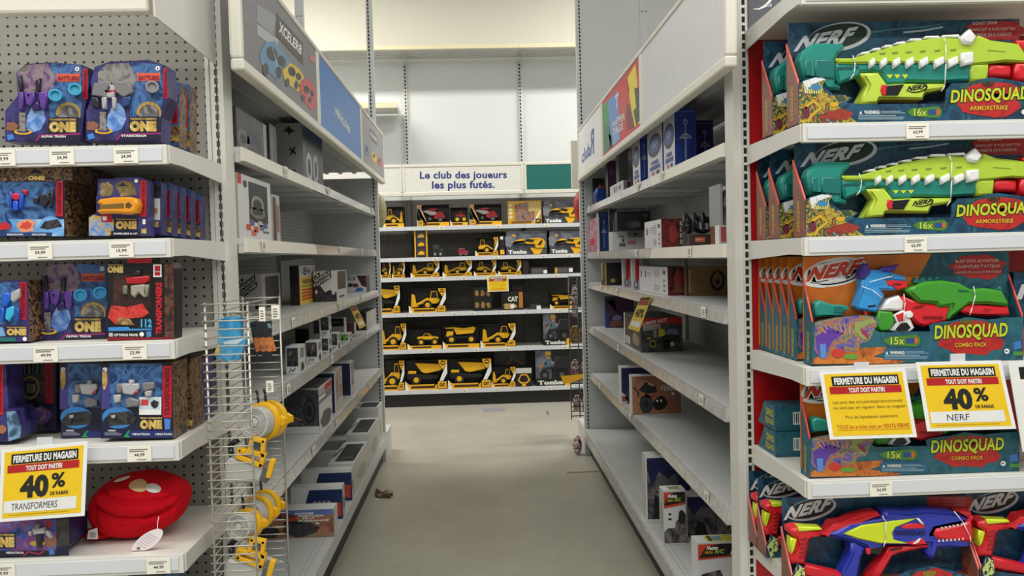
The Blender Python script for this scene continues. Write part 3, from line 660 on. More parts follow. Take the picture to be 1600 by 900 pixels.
slab(zA, [(1255, 292), (1322, 284), (1328, 348), (1262, 366)], 2.22, .016, PWHITE, 'spike', body, .006); slab(zA, [(1250, 208), (1305, 158), (1342, 200), (1318, 246), (1268, 240)], 2.222, .02, PWHITE, 'spike', body, .007)
for a, b, x, y in ((692, 302, 750, 284), (756, 280, 810, 264), (822, 262, 876, 248), (884, 246, 950, 228), (962, 226, 1040, 212), (1046, 212, 1140, 198), (1142, 207, 1250, 190)): slab(zA, [(a, b), (a+12, b-14), (x-10, y-2), (x, y+16)], 2.24, .03, PWHITE, 'back_spike', body, .004)
for k, x in enumerate((815, 885, 960, 1038, 1120, 1208)): slab(zA, [(x-20, 294-4*k), (x+20, 290-4*k), (x+12, 304-4*k), (x-14, 306-4*k)], 2.2325, .003, plas(120, 140, 40), 'vent', body, .0008)
slab(zA, [(1395, 276), (1500, 285), (1495, 291), (1400, 284)], 2.2325, .003, plas(120, 140, 40), 'vent', body, .0008)
for x in (855, 897, 940): slab(zA, [(x-18, 414), (x+18, 414), (x, 438)], 2.236, .003, PYEL, 'vent', body, .0006)
tl = MB(); c = cv_px(tl, 1, 2.2335, -1, zA); nerf_k = ink(20, 22, 20)
c.ell(1010, 490, 56, 24, nerf_k, 1, 24, rot=-10); c.ell(1006, 489, 50, 19, LIME2, 2, 24, rot=-10); qtext(c, 'NERF', (946, 508), (108, -14), (8, -28), nerf_k, 3, .05, .25); tl.build('badge', grip)
tl = MB(); c = cv_px(tl, 1, 2.2335, -1, zA)
qtext(c, 'DINOSQUAD', (560, 395), (124, -8), (0, -22), ink(20, 60, 56), -6, .03)
tl.build('lettering', grip)
for xx, ya, yb in ((655, 308, 440), (1160, 205, 508)):
    t_ = MB(); t_.tube(P3(zA, [(xx-6, ya), (xx+6, ya+40), (xx+6, (ya+yb)/2), (xx, yb-30), (xx-20, yb)], 2.2245), .0014, PWHITE); t_.build('tie', A)
def place(src, dx, dy, dz, label, sz=1):
    o = copy_tree(src); o.scale.z = sz; o.location = src.location+Vector((dx, dy, dz)); o['label'] = label; return o
place(A, -.003, .192, 0, 'partly hidden lime blaster box behind the front one on upper right shelf')
place(A, .014, .0, RZ[1]-RZ[0], 'boxed lime and teal spiked blaster at front of second right shelf', .925)
place(A, .012, .19, RZ[1]-RZ[0], 'lime blaster box directly behind the front one on second right shelf', .925)
place(A, .012, .30, RZ[1]-RZ[0], 'lime blaster box rearmost on second right shelf, only its orange side showing', .925)
# ---- two-toy set on orange card
Z2 = RZ[2]
Cb = dart_box((1.2, 2.25, Z2), 'orange and teal box of two dinosaur blasters, front of third right shelf', 'orange two blaster boxes')
lip = [(428, 674), (424, 442), (470, 428), (540, 415), (640, 404), (720, 398), (775, 408), (790, 440), (770, 480), (800, 495), (1080, 490), (1074, 455), (1110, 442), (1200, 432), (1290, 410), (1400, 425), (1500, 414), (1596, 410), (1596, 668)]
mb, xl, hi = tray(Cb, zB, 2.22, 2.28, lip, [(370, 74), (1516, 45)], (370, 212), Z2, TEALP, TEALP, TEALP, ink(226, 70, 60))
c = cv_px(mb, 1, 2.28, -1, zB)
c.poly([(371, 76), (1088, 58), (880, 430), (372, 640)], ORANGE, 1)
nerf_logo(c, 556, 160, 182, 78, (386, 216), (300, -52), (22, -78), ink(232, 232, 230), ink(226, 222, 220), ink(206, 60, 30), 2, WHT)
c.ell(552, 158, 172, 70, ink(206, 60, 30), 2, 36, rot=-10); c.ell(546, 156, 162, 62, ink(232, 232, 230), 3, 36, rot=-10)
c.ell(440, 235, 60, 10, WHT, 3, 20, rot=8)
otext(c, 'NERF', (388, 216), (300, -52), (22, -80), ink(206, 60, 30), WHT, 5, .05, .25, .1)
c.blob(1345, 130, 185, 78, REDSPL, 1, 6, 20, .3)
for k, t in enumerate(('BLAST INTO ADVENTURE', "L'AVENTURE T'ATTEND", 'LÁNZATE A LA AVENTURA')): c.text(t, 1218, 110+30*k, 1462+6*k, 92+30*k, ink(232, 180, 170), 2, .02, .15, dv=-5)
c.rect(425, 340, 440, 428, ink(214, 206, 190), 2)
c = cv_px(mb, 1, 2.22, -1, zB)
c.poly([(430, 672), (430, 640), (560, 590), (830, 575), (840, 600), (760, 630), (940, 656), (900, 668)], RUST, 1)
c.poly([(432, 600), (440, 440), (560, 412), (700, 402), (780, 412), (788, 445), (740, 545), (690, 560), (680, 600), (560, 610), (470, 640)], DINO2, 2)
c.poly([(660, 440), (760, 418), (785, 440), (740, 450), (690, 480), (740, 540), (700, 530), (650, 480)], ink(150, 160, 90), 3); c.poly([(690, 470), (730, 500), (742, 540), (700, 500)], ink(160, 40, 90), 4)
c.poly([(440, 520), (520, 470), (600, 500), (540, 540), (480, 640), (455, 600)], ink(96, 60, 160), 3); c.poly([(465, 560), (500, 560), (500, 640), (470, 640)], ink(90, 140, 210), 4)
c.ell(565, 610, 34, 26, ink(206, 60, 50), 4); c.ell(640, 630, 40, 16, ink(110, 160, 60), 4)
for k in range(8): c.band([(450+30*k, 440-3*k), (500+22*k, 500)], [1, 8], ink(220, 150, 120), 3)
capsule(c, '15x', 818, 508, 1026, 575); c.rect(818, 585, 1082, 648, ink(40, 96, 126), 1); warning(c, 826, 588, 1076, 645)
c.blob(1310, 545, 200, 84, REDSPL, 1, 9, 22, .22); c.ell(1310, 475, 150, 46, REDSPL, 1)
otext(c, 'DINOSQUAD', (1102, 548), (408, -16), (0, -92), LIMET, DKGRN, 2, .03, .1, .05); otext(c, 'COMBO PACK', (1216, 578), (178, -4), (0, -24), GOLDT, ink(110, 20, 20), 2, .03); c.text('NERF', 1245, 446, 1315, 424, ink(90, 110, 30), 3, .04)
c.poly([(1540, 552), (1582, 540), (1588, 582), (1546, 594)], ink(60, 120, 190), 2); c.ell(1505, 600, 15, 15, WHT, 2); c.text('8+', 1496, 605, 1514, 594, BLACK, 3, .03); c.rect(1540, 602, 1596, 624, ink(70, 140, 60), 2)
c = Canvas(mb, lambda u, v, l: Vector((xl-EPS*l, 2.223+.058*(1-u), Z2+v*(hi-Z2))))
qtext(c, 'DINOSQUAD', (.7, .06), (0, .34), (-.34, 0), ink(186, 170, 60), 1, .03)
mb.build('carton', Cb)
bl = slab(zB, [(698, 250), (668, 350), (682, 372), (788, 386), (802, 340), (830, 296), (815, 262), (842, 262), (900, 262), (838, 205), (950, 215), (948, 186), (860, 162), (800, 150), (750, 150), (700, 200)], 2.234, .034, PSKY, 'blue_creature_blaster', Cb, .007)
slab(zB, [(692, 158), (706, 128), (736, 112), (750, 160), (716, 206), (688, 192)], 2.232, .03, PPURP, 'mane', bl, .004); slab(zB, [(786, 156), (830, 130), (868, 126), (912, 118), (884, 146), (862, 170), (820, 160)], 2.236, .026, PPURP, 'crest', bl, .004)
slab(zB, [(834, 208), (880, 206), (952, 212), (952, 246), (900, 262), (870, 238), (846, 240)], 2.232, .02, PRED, 'mouth', bl, .003); slab(zB, [(876, 222), (920, 224), (918, 234), (880, 232)], 2.2305, .004, plas(110, 10, 14), 'mouth_slot', bl, .001); slab(zB, [(850, 174), (880, 182), (872, 190), (852, 186)], 2.233, .004, PBLACK, 'eye', bl, .001)
slab(zB, [(708, 374), (716, 404), (736, 404), (730, 372)], 2.24, .02, PRED, 'peg', bl, .003); slab(zB, [(732, 346), (780, 342), (778, 354), (734, 358)], 2.2335, .003, PBLACK, 'badge', bl, .0006)
gb = slab(zB, [(940, 258), (1000, 236), (1050, 214), (1100, 210), (1150, 206), (1250, 222), (1312, 258), (1390, 250), (1482, 262), (1522, 330), (1512, 352), (1400, 340), (1300, 342), (1262, 372), (1215, 410), (1192, 432), (1168, 420), (1192, 352), (1130, 362), (1110, 338), (1020, 332), (980, 292)], 2.231, .04, PGREEN, 'green_blaster', Cb, .009)
for k, x in enumerate((995, 1030, 1070, 1110)): slab(zB, [(x-10, 222-6*k), (x+8, 190-2*k), (x+40, 212-2*k), (x+34, 226-6*k)], 2.24, .02, TEALD, 'fin', gb, .003)
slab(zB, [(1450, 256), (1470, 240), (1486, 262)], 2.24, .02, TEALD, 'fin', gb, .002); slab(zB, [(1228, 256), (1290, 262), (1298, 274), (1240, 272)], 2.2305, .004, plas(24, 90, 60), 'vent', gb, .001)
slab(zB, [(925, 292), (1020, 330), (1110, 340), (1190, 352), (1176, 436), (1050, 468), (1008, 452), (962, 402), (935, 380)], 2.236, .034, PRED, 'red_body', gb, .007); slab(zB, [(1268, 352), (1310, 340), (1516, 352), (1530, 404), (1400, 408), (1300, 404), (1250, 380)], 2.236, .034, PRED, 'red_barrel', gb, .007)
slab(zB, [(800, 372), (848, 312), (910, 290), (936, 330), (930, 372), (880, 376)], 2.237, .03, PWHITE, 'white_guard', gb, .006); slab(zB, [(866, 486), (900, 440), (880, 402), (930, 372), (962, 402), (994, 470), (968, 495), (906, 495)], 2.2335, .012, PWHITE, 'white_guard', gb, .004); slab(zB, [(888, 480), (915, 446), (950, 440), (972, 468), (956, 484), (910, 486)], 2.231, .006, PBLACK, 'trigger_hole', gb, .001); slab(zB, [(890, 400), (930, 384), (940, 430), (905, 436)], 2.231, .006, PRED, 'inset', gb, .001)
slab(zB, [(792, 372), (872, 380), (890, 432), (858, 490), (800, 496), (778, 460)], 2.24, .028, PGREEN, 'grip', gb, .006); slab(zB, [(943, 400), (950, 380), (972, 376), (988, 392), (984, 412), (962, 420), (946, 414)], 2.229, .01, PWHITE, 'knob', gb, .003)
tl = MB(); c = cv_px(tl, 1, 2.235, -1, zB); c.text('DINOSQUAD', 1040, 426, 1150, 404, ink(110, 14, 18), 1, .04); tl.build('lettering', gb); tl = MB(); c = cv_px(tl, 1, 2.235, -1, zB); qtext(c, 'NERF', (982, 368), (64, -10), (6, -16), ink(120, 14, 18), 1, .05, .25)
tl.build('badge', gb); tl = MB(); c = cv_px(tl, 1, 2.235, -1, zB)
for k in range(3): c.band([(1376+15*k, 384), (1386+15*k, 362)], 4, ink(120, 16, 20), 1)
tl.build('vent', gb)
ac = slab(zB, [(440, 336), (466, 316), (540, 342), (600, 344), (640, 356), (606, 384), (590, 412), (530, 410), (440, 412)], 2.24, .03, TEAL, 'teal_spare_piece', Cb, .006)
for k in range(4): slab(zB, [(545, 352+14*k), (598, 354+13*k), (596, 360+13*k), (546, 359+14*k)], 2.238, .003, TEALD, 'rib', ac, .0006)
for pts in ([(700, 240), (760, 262), (812, 304)], [(742, 216), (800, 200), (872, 182)], [(932, 282), (940, 330), (934, 370), (932, 440)], [(1320, 240), (1330, 290), (1312, 360), (1298, 400)]):
    t_ = MB(); t_.tube(P3(zB, pts, 2.227), .0013, PWHITE); t_.build('tie', Cb)
names = ['second', 'third', 'fourth', 'fifth', 'rearmost']
for k, dy in enumerate((.115, .1785, .242, .3055, .369)): place(Cb, .001, dy, 0, 'orange two blaster box standing %s from the front on third right shelf' % names[k] if k < 4 else 'rearmost orange two blaster box against red backing on third right shelf')
place(Cb, -.012, 0, RZ[3]-RZ[2], 'orange and teal box of two dinosaur blasters behind the yellow sale signs', .925)
# flat boxes lying beside it
for k in range(2):
    z0 = RZ[3]+.001+.079*k; mb = MB(); x0 = .892
    mb.prism([(x0, 2.468, z0), (x0, 2.63, z0), (x0, 2.57, z0+.077), (x0, 2.468, z0+.077)], (.33, 0, 0), ink(18, 84, 110), TEALP)
    c = cv_box(mb, (x0, 2.468, z0), (.33, 0, 0), (0, 0, .077), (0, -1, 0)); c.rect(.16, .25, .34, .75, WHT, 1)
    for j in range(9): c.rect(.17+.018*j, .3, .17+.018*j+.006+.004*(j % 2), .7, BLACK, 2)
    c = Canvas(mb, lambda u, v, l: Vector((x0-EPS*l, 2.63-.162*u, z0+.077*v))); c.rect(0, 0, 1, 1, TEALP, 1) if False else None
    c.poly([(.02, .02), (.98, .02), (.98, .98), (.4, .98)], TEALP, 1); c.text('DINO', .5, .5, .9, .8, ink(190, 180, 60), 2, .03); c.text('SQUAD', .45, .15, .9, .42, ink(190, 180, 60), 2, .03)
    mb.build('flat_carton', origin=(x0, 2.55, z0), label='flat teal box with barcode, %s of the two lying on right endcap shelf' % ('upper' if k else 'lower'), cat='box', group='flat teal boxes')
# ---- blue and red blaster on the lowest right shelf
Z4 = .565
D = dart_box((1.1, 2.26, Z4), 'boxed blue and red blaster with yellow stock, lowest right shelf in front', 'blue and red blaster boxes')
zf = at(1150+330/3.556, 720+900/3.556, 1, 2.22).z
lip = [(316, 1010), (314, 640), (340, 570), (380, 590), (390, 660), (640, 690), (900, 640), (960, 610), (1080, 585), (1200, 610), (1280, 640), (1352, 660), (1352, 1010)]
mb, xl, hi = tray(D, zD, 2.22, 2.30, lip, [(255, 206), (1312, 192)], (256, 372), Z4, NAVY, NAVY, SIDEO, ink(226, 120, 110))
c = cv_px(mb, 1, 2.30, -1, zD)
nerf_logo(c, 420, 270, 140, 58, (262, 332), (262, -62), (22, -72), SILV, DKGRN, ink(214, 216, 220))
c.rect(1060, 200, 1310, 275, REDSPL, 1)
for k, t in enumerate(('6-DART SLIDE', 'CHARGEUR 6 DARDS', 'LANZADOR 6')): c.text(t, 1150, 216+18*k, 1272, 205+18*k, ink(210, 130, 126), 2, .02)
c = cv_px(mb, 1, 2.22, -1, zD); c.poly([(318, 650), (340, 578), (378, 594), (388, 660), (340, 720)], art('dark_creature_print', [(30, 50, 90), (200, 210, 120), (40, 80, 60), (220, 220, 210)], 50, kind='HARD'), 1)
c.blob(1080, 650, 150, 60, REDSPL, 1, 5); c.text('NERF', 1040, 640, 1110, 612, ink(120, 150, 40), 2, .04)
mb.build('carton', D)
bb = slab(zD, [(515, 402), (640, 350), (815, 322), (822, 286), (850, 278), (960, 286), (1060, 274), (1220, 288), (1292, 318), (1284, 346), (1110, 382), (1095, 410), (1112, 442), (1312, 458), (1302, 482), (1132, 492), (1112, 540), (1085, 556), (1060, 512), (1072, 470), (832, 472), (800, 530), (740, 512), (720, 482), (640, 452), (560, 436), (516, 422)], 2.232, .05, PBLUE, 'blaster_body', D, .01)
slab(zD, [(640, 450), (722, 480), (702, 540), (680, 660), (575, 660), (602, 600), (642, 520)], 2.236, .044, PBLUE, 'grip', bb, .008)
slab(zD, [(300, 382), (345, 368), (480, 388), (508, 402), (540, 352), (600, 342), (650, 318), (690, 308), (742, 292), (792, 288), (815, 312), (640, 352), (532, 378), (516, 408), (430, 432), (412, 446), (396, 530), (386, 578), (310, 578), (305, 530), (340, 470), (334, 430), (302, 410)], 2.235, .046, PRED, 'stock', bb, .008)
slab(zD, [(304, 428), (340, 440), (330, 490), (312, 522), (303, 480)], 2.231, .03, PYEL, 'stock_pad', bb, .004); slab(zD, [(345, 366), (470, 370), (484, 386), (350, 396)], 2.231, .03, PYEL, 'stock_top', bb, .004)
for k in range(5): slab(zD, [(362-2*k, 430+24*k), (396-3*k, 428+24*k), (393-3*k, 442+24*k), (360-2*k, 444+24*k)], 2.233, .004, plas(150, 20, 28), 'stock_rib', bb, .001)
slab(zD, [(600, 405), (700, 360), (870, 336), (1000, 322), (890, 372), (872, 400), (880, 440), (960, 460), (800, 462), (680, 436)], 2.228, .012, PYEL, 'leaf_panel', bb, .004)
slab(zD, [(1112, 376), (1286, 346), (1298, 318), (1240, 288), (1312, 284), (1326, 322), (1326, 440), (1308, 458), (1120, 442), (1095, 410)], 2.228, .05, PRED, 'muzzle', bb, .009)
slab(zD, [(832, 522), (850, 482), (1072, 466), (1082, 482), (912, 516), (872, 532), (800, 660), (735, 660)], 2.236, .04, PRED, 'pump', bb, .006)
slab(zD, [(916, 366), (960, 350), (1042, 348), (1052, 376), (932, 380)], 2.2295, .006, PRED, 'inset', bb, .002); slab(zD, [(950, 456), (1040, 432), (1062, 462), (990, 472)], 2.2295, .006, PRED, 'inset', bb, .002); slab(zD, [(750, 486), (820, 478), (800, 524), (745, 512)], 2.2305, .004, PBLACK, 'trigger_hole', bb, .001); slab(zD, [(722, 490), (748, 486), (748, 522), (728, 518)], 2.2295, .005, PRED, 'trigger', bb, .001)
for pts in ([(1002, 320), (1020, 322), (1048, 356), (1030, 350)], [(985, 462), (1028, 432), (1018, 452), (1000, 462)]): slab(zD, pts, 2.226, .006, PWHITE, 'claw', bb, .001)
for k in range(7): slab(zD, [(1140+22*k, 372-4*k), (1150+22*k, 370-4*k), (1147+22*k, 384-4*k)], 2.2265, .004, PWHITE, 'tooth', bb, .0006); slab(zD, [(1126+22*k, 452-2*k), (1136+22*k, 452-2*k), (1131+22*k, 438-2*k)], 2.2265, .004, PWHITE, 'tooth', bb, .0006)
slab(zD, [(386, 580), (470, 600), (640, 640), (600, 680), (380, 640)], 2.24, .03, PRED, 'pump_rail', bb, .004)
tl = MB(); c = cv_px(tl, 1, 2.231, -1, zD); c.text('DINOSQUAD', 886, 420, 1052, 386, ink(16, 20, 70), 1, .04); tl.build('lettering', bb); tl = MB()
c = cv_px(tl, 1, 2.2355, -1, zD); c.ell(888, 492, 40, 15, PRED, 1); qtext(c, 'NERF', (848, 504), (76, -10), (6, -18), ink(40, 12, 14), 2, .05, .25); tl.build('badge', bb)
for pts in ([(812, 306), (834, 340), (832, 440), (820, 480)], [(1212, 280), (1260, 340), (1300, 420), (1306, 450)]):
    t_ = MB(); t_.tube(P3(zD, pts, 2.2235), .0014, PWHITE); t_.build('tie', D)
place(D, .534, 0, 0, 'boxed blue and red blaster cut off by the right edge, lowest shelf')
place(D, .014, .245, 0, 'blue and red blaster box behind the front one on lowest right shelf', .965)
place(D, .014, .33, 0, 'rearmost blue and red blaster box on lowest right shelf', .965)
# sliver of another box at the right end of the third shelf
x0 = at(1150+1545/3.556, 500, 1, 2.30).x; mb = MB(); mb.box(x0, 1.79, 2.30, 2.38, Z2+.001, Z2+.24, NAVY)
c = cv_box(mb, (x0, 2.30, Z2+.0015), (1.79-x0, 0, 0), (0, 0, .237), (0, -1, 0)); c.text('NERF', .02, .68, .9, .86, ink(226, 228, 230), 1, .05, .25); c.poly([(.0, .0), (.25, .0), (.02, .55)], ink(200, 50, 60), 1)
mb.build('toy_box', origin=(1.6, 2.34, Z2), label='dark teal toy box at right edge of the third right shelf', cat='box')
# ================================================================ sale signs
def quadmap(Q, Y, lay=1.0):
    TL, TR, BR, BL = [at(x, y, 1, Y) for x, y in Q]
    return lambda u, v, l: (TL*(1-u)+TR*u)*(1-v)+(BL*(1-u)+BR*u)*v+Vector((0, -EPS*l*lay, 0))
def sale_sign(Q, Y, label, word=None, lines=None, lay=1.0):
    TL, TR, BR, BL = [at(x, y, 1, Y) for x, y in Q]
    R = thing('sale_sign', (TL+TR)/2, label, 'sign')
    mb = MB(); mb.prism([BL, BR, TR, TL], (0, .002, 0), ink(244, 244, 240, .3))
    c = Canvas(mb, quadmap(Q, Y, lay))
    c.rect(.045, .05, .955, .95, ink(246, 204, 30, .3), 1)
    c.rect(.125, .085, .90, .225, BLACK, 2); c.text('FERMETURE DU MAGASIN', .15, .205, .88, .105, WHT, 3, .05)
    c.rect(.085, .235, .915, .34, ink(186, 30, 36, .3), 2); c.text('TOUT DOIT PARTIR!', .30, .325, .72, .255, WHT, 3, .045)
    if word:
        k = ink(34, 36, 34, .3)
        c.text('40', .24, .70, .57, .39, k, 2, .055); c.text('%', .60, .585, .76, .385, k, 2, .03); c.text('DE RABAIS', .59, .685, .80, .635, k, 2, .03)
        c.rect(.06, .72, .90, .885, WHT, 2); c.text(word, .15 if len(word) > 5 else .24, .85, .68 if len(word) > 5 else .50, .76, ink(60, 62, 72), 3, -.004, .1)
        c.text('EN VIGUEUR DANS CE MAGASIN SEULEMENT. JUSQU\'À ÉPUISEMENT', .12, .93, .82, .905, ink(120, 96, 20), 2, 0)
    elif lines:
        for t, x0, x1, y, col in lines: c.text(t, x0, y, x1, y-.058, ink(*col, .3), 2, .0)
        c.rect(.11, .868, .93, .873, ink(190, 60, 30, .3), 2)
    mb.build('card', R)
    q = MB(); a = TL*.5+TR*.5; q.box(a.x-.02, a.x+.02, Y+.0022, Y+.006, a.z-.012, a.z+.02, RAIL); q.build('clip', R)
    return R
sale_sign([(2, 702), (137, 689), (132, 806), (-3, 816)], 2.172, 'yellow 40% sale sign with handwritten word below left shelves', 'TRANSFORMERS')
sale_sign([(1431, 566), (1564, 563), (1588, 670), (1449, 674)], 2.165, 'yellow 40% sale sign with short handwritten word on right shelves', 'NERF')
sale_sign([(1280, 580), (1414, 575), (1433, 683), (1297, 687)], 2.17, 'yellow sale sign of small printed lines, left of the right 40% sign', None,
          [('Les prix des circulaires/promotionnels', .10, .90, .495, (110, 96, 30)), ('ne sont pas en vigueur dans ce magasin', .095, .93, .575, (110, 96, 30)), ('Prix de liquidation seulement', .22, .82, .715, (110, 96, 30)), ('TOUS les articles sont en VENTE FERME', .10, .93, .85, (190, 60, 30))])
mb = MB(); Q = [(1575, 566), (1680, 562), (1706, 670), (1598, 706)]; TL, TR, BR, BL = [at(x, y, 1, 2.18) for x, y in Q]
mb.prism([BL, BR, TR, TL], (0, .002, 0), WHT); c = Canvas(mb, quadmap(Q, 2.18)); c.rect(.14, .06, .95, .2, BLACK, 1); mb.build('notice_card', origin=TL, label='white notice card with black block cut off by right edge', cat='sign')
# ================================================================ left endcap: boxed robot toys
y1 = (0, 0, 3.75); y2 = (0, 230, 4.4444); y3 = (0, 390, 4.4444); y4 = (0, 540, 4.4444); y5 = (0, 680, 4.0917)
VIOLET = art('violet_card_print', [(22, 20, 48), (44, 40, 92), (64, 58, 122), (30, 34, 80)], 16)
BLUEP = art('blue_card_print', [(14, 26, 58), (26, 58, 112), (74, 122, 176), (20, 42, 92), (44, 88, 150)], 16)
BROWNP = art('bronze_crowd_print', [(30, 20, 18), (90, 66, 40), (140, 110, 70), (60, 30, 30), (40, 32, 44), (120, 40, 36)], 48, kind='HARD')
GREYP = art('grey_machine_print', [(40, 38, 42), (96, 92, 94), (150, 146, 140), (70, 60, 66)], 30)
DKP = art('dark_machine_print', [(14, 14, 18), (36, 36, 44), (70, 66, 60), (22, 22, 40)], 34)
MAUVE = art('mauve_machine_print', [(50, 34, 60), (110, 80, 120), (150, 130, 140), (90, 100, 70)], 26)
REDSTRIP = ink(190, 24, 44); GOLD = art('gold_foil_print', [(150, 116, 50), (206, 172, 90), (232, 206, 130)], 30); NAVYI = ink(24, 22, 48)
def one(c, x0, y0, x1, y1_, l=2):
    c.rect(x0-(x1-x0)*.04, y0-(y1_-y0)*.3, x1+(x1-x0)*.04, y1_+(y1_-y0)*.08, NAVYI, l)
    c.text('TRANSFORMERS', x0, y0-(y1_-y0)*.02, x1, y0-(y1_-y0)*.2, GOLD, l+1, .04); c.text('ONE', x0, y1_, x1, y0+(y1_-y0)*.06, GOLD, l+1, .09)
def vstrip(c, x0, y0, x1, y1_, l=1, bg=REDSTRIP, fg=None):
    c.rect(x0, y0, x1, y1_, bg, l)
    vs, fs = text_mesh('TRANSFORMERS', .05, 0); w_ = x1-x0; h_ = y1_-y0
    c.mb.add([c.fn(x1-w_*.22-w_*.56*(1-y), y1_-h_*.04-h_*.92*x, l+1) if False else c.fn(x0+w_*.8-w_*.6*y, y1_-h_*.04-h_*.92*x, l+1) for x, y in vs], fs, fg or ink(120, 10, 26))
def rbox(z, outline, Y, depth, zf, base, label, fn, side=None, group='boxed robot toys', name='boxed_toy'):
    P = P3(z, outline, Y); P = [Vector((p.x, p.y, max(p.z, zf+.001))) for p in P]
    cx = sum(p.x for p in P)/len(P)
    R = thing(name, (cx, Y+depth/2, zf), label, 'toy', group)
    mb = MB(); mb.prism(P, (0, depth, 0), base, side or base)
    c = cv_px(mb, 1, Y, -1, z); f0 = c.fn; xa = min(p.x for p in P); xb = max(p.x for p in P); zb_ = max(p.z for p in P)
    def clip(u, v, l):
        p = f0(u, v, l); p.x = min(max(p.x, xa), xb); p.z = min(max(p.z, zf+.0015), zb_); return p
    c.fn = clip
    fn(c, R, Y, z); c = mb.build('carton', R); return R
def ring(R, z, x, y, Y, r, mt, tiltx=.3, name='ring'):
    p = at(z[0]+x/z[2], z[1]+y/z[2], 1, Y); rr = r/z[2]*Y/FPX; mb = MB(); d = Vector((tiltx, -1, .15)).normalized()
    mb.lathe(p, d, [(-rr*.9, rr*.75), (0, rr), (rr*.35, rr), (rr*.35, rr*.68), (rr*.0, rr*.6), (rr*.0, .0001)], 18, mt); mb.build(name, R)
def robo(R, z, pieces, Y, th=.02, name='toy_piece'):
    for pts, mt in pieces: slab(z, pts, Y-.012, th, mt, name, R, .003)
ppl = plas(98, 62, 150); ppd = plas(52, 34, 92); psil = plas(176, 174, 176); pgr = plas(124, 122, 124); pcy = plas(34, 148, 182); pdk = plas(40, 40, 48)
def card1(dx, dy, s, name_, ringcol, toy, headart):
    f = lambda pts: [(dx+a*s, dy+b*s) for a, b in pts]
    def fn(c, R, Y, z):
        g = lambda *a: c.poly(f(a[0]), a[1], a[2] if len(a) > 2 else 1)
        g([(300, 368), (476, 384), (482, 600), (470, 700), (280, 700), (290, 480)], BLUEP); g([(100, 432), (150, 380), (280, 372), (330, 460), (300, 540), (110, 560)], headart, 2)
        for k in range(5): c.band(f([(340+24*k, 372), (330+26*k, 640)]), 3*s, ink(100, 110, 190), 2)
        g([(32, 826), (32, 652), (105, 562), (270, 540), (290, 680), (285, 826)], VIOLET, 2); g([(160, 680), (190, 620), (225, 606), (255, 640), (268, 700), (240, 760), (180, 780), (150, 740)], art('blue_flash_print', [(50, 84, 160), (92, 136, 204), (150, 180, 226), (70, 100, 180)], 20), 3)
        c.ell(dx+135*s, dy+772*s, 52*s, 17*s, ink(226, 178, 50), 4); c.ell(dx+135*s, dy+768*s, 38*s, 11*s, ink(70, 50, 110), 5); c.blob(dx+70*s, dy+740*s, 42*s, 34*s, ink(140, 90, 66), 4, 3)
        c.rect(dx+112*s, dy+660*s, dx+150*s, dy+770*s, GREYP, 6); g([(40, 792), (74, 784), (84, 812), (48, 824)], ink(60, 130, 210), 4)
        g([(330, 425), (345, 432), (450, 432), (468, 424), (462, 478), (334, 478)], ink(216, 92, 60), 3); c.text('BATTLERS', dx+340*s, dy+472*s, dx+460*s, dy+446*s, ink(140, 20, 40), 4, .06)
        c.ell(dx+452*s, dy+404*s, 13*s, 13*s, WHT, 3); c.text('+', dx+446*s, dy+410*s, dx+458*s, dy+398*s, BLACK, 4)
        c.ell(dx+400*s, dy+665*s, 72*s, 66*s, ink(190, 150, 50), 2, 20, 170, 380); c.ell(dx+402*s, dy+672*s, 60*s, 56*s, GREYP, 3, 20, 165, 375)
        g([(282, 690), (470, 690), (470, 826), (200, 826), (230, 785), (282, 782)], NAVYI, 3); g([(205, 826), (232, 788), (470, 780), (470, 790), (240, 796), (218, 826)], ink(150, 40, 110), 4)
        one(c, dx+288*s, dy+708*s, dx+445*s, dy+775*s, 4); c.text(name_, dx+240*s, dy+806*s, dx+385*s, dy+793*s, WHT, 5, .04)
        vstrip(c, dx+485*s, dy+402*s, dx+513*s, dy+580*s, 2)
        for x, y in ringcol[1]: ring(R, z, dx+x*s, dy+y*s, Y-.02, 36*s, ringcol[0])
        robo(R, z, [(f(p), m_) for p, m_ in toy], Y)
    return fn
toyA = [([(106, 540), (132, 536), (136, 590), (128, 640), (108, 640)], ppl), ([(138, 536), (200, 536), (196, 590), (180, 620), (150, 610)], ppl), ([(150, 545), (180, 545), (174, 575), (160, 575)], psil), ([(225, 540), (272, 535), (276, 590), (262, 640), (232, 630)], ppl), ([(100, 450), (118, 440), (128, 520), (112, 540)], pdk), ([(180, 620), (220, 590), (232, 640), (190, 650)], ppd), ([(205, 470), (230, 455), (228, 535), (206, 535)], pdk)]
toyB = [([(75, 490), (170, 476), (180, 520), (150, 575), (60, 560), (65, 530)], pgr), ([(180, 476), (275, 480), (310, 540), (250, 575), (200, 540)], pgr), ([(140, 500), (205, 500), (196, 575), (150, 575)], psil), ([(132, 525), (205, 525), (200, 545), (168, 555), (138, 548)], plas(190, 44, 60)), ([(120, 575), (150, 565), (146, 640), (124, 640)], psil), ([(180, 565), (205, 575), (204, 640), (184, 640)], psil), ([(60, 570), (100, 575), (110, 630), (66, 630)], pdk), ([(240, 575), (290, 565), (286, 620), (240, 630)], plas(40, 70, 120))]
out1 = [(30, 830), (30, 650), (105, 560), (95, 430), (150, 375), (300, 365), (480, 380), (515, 395), (520, 500), (492, 660), (470, 830)]
rbox(y1, out1, 2.225, .07, LZ[0], VIOLET, 'purple robot toy box with two cyan rings, left one on top left shelf', card1(0, 0, 1, 'ALPHA TRION', (pcy, ((325, 560), (440, 525))), toyA, MAUVE))
out2 = [(505, 826), (510, 640), (540, 560), (530, 480), (556, 392), (640, 362), (780, 356), (870, 350), (972, 385), (985, 570), (948, 690), (940, 826)]
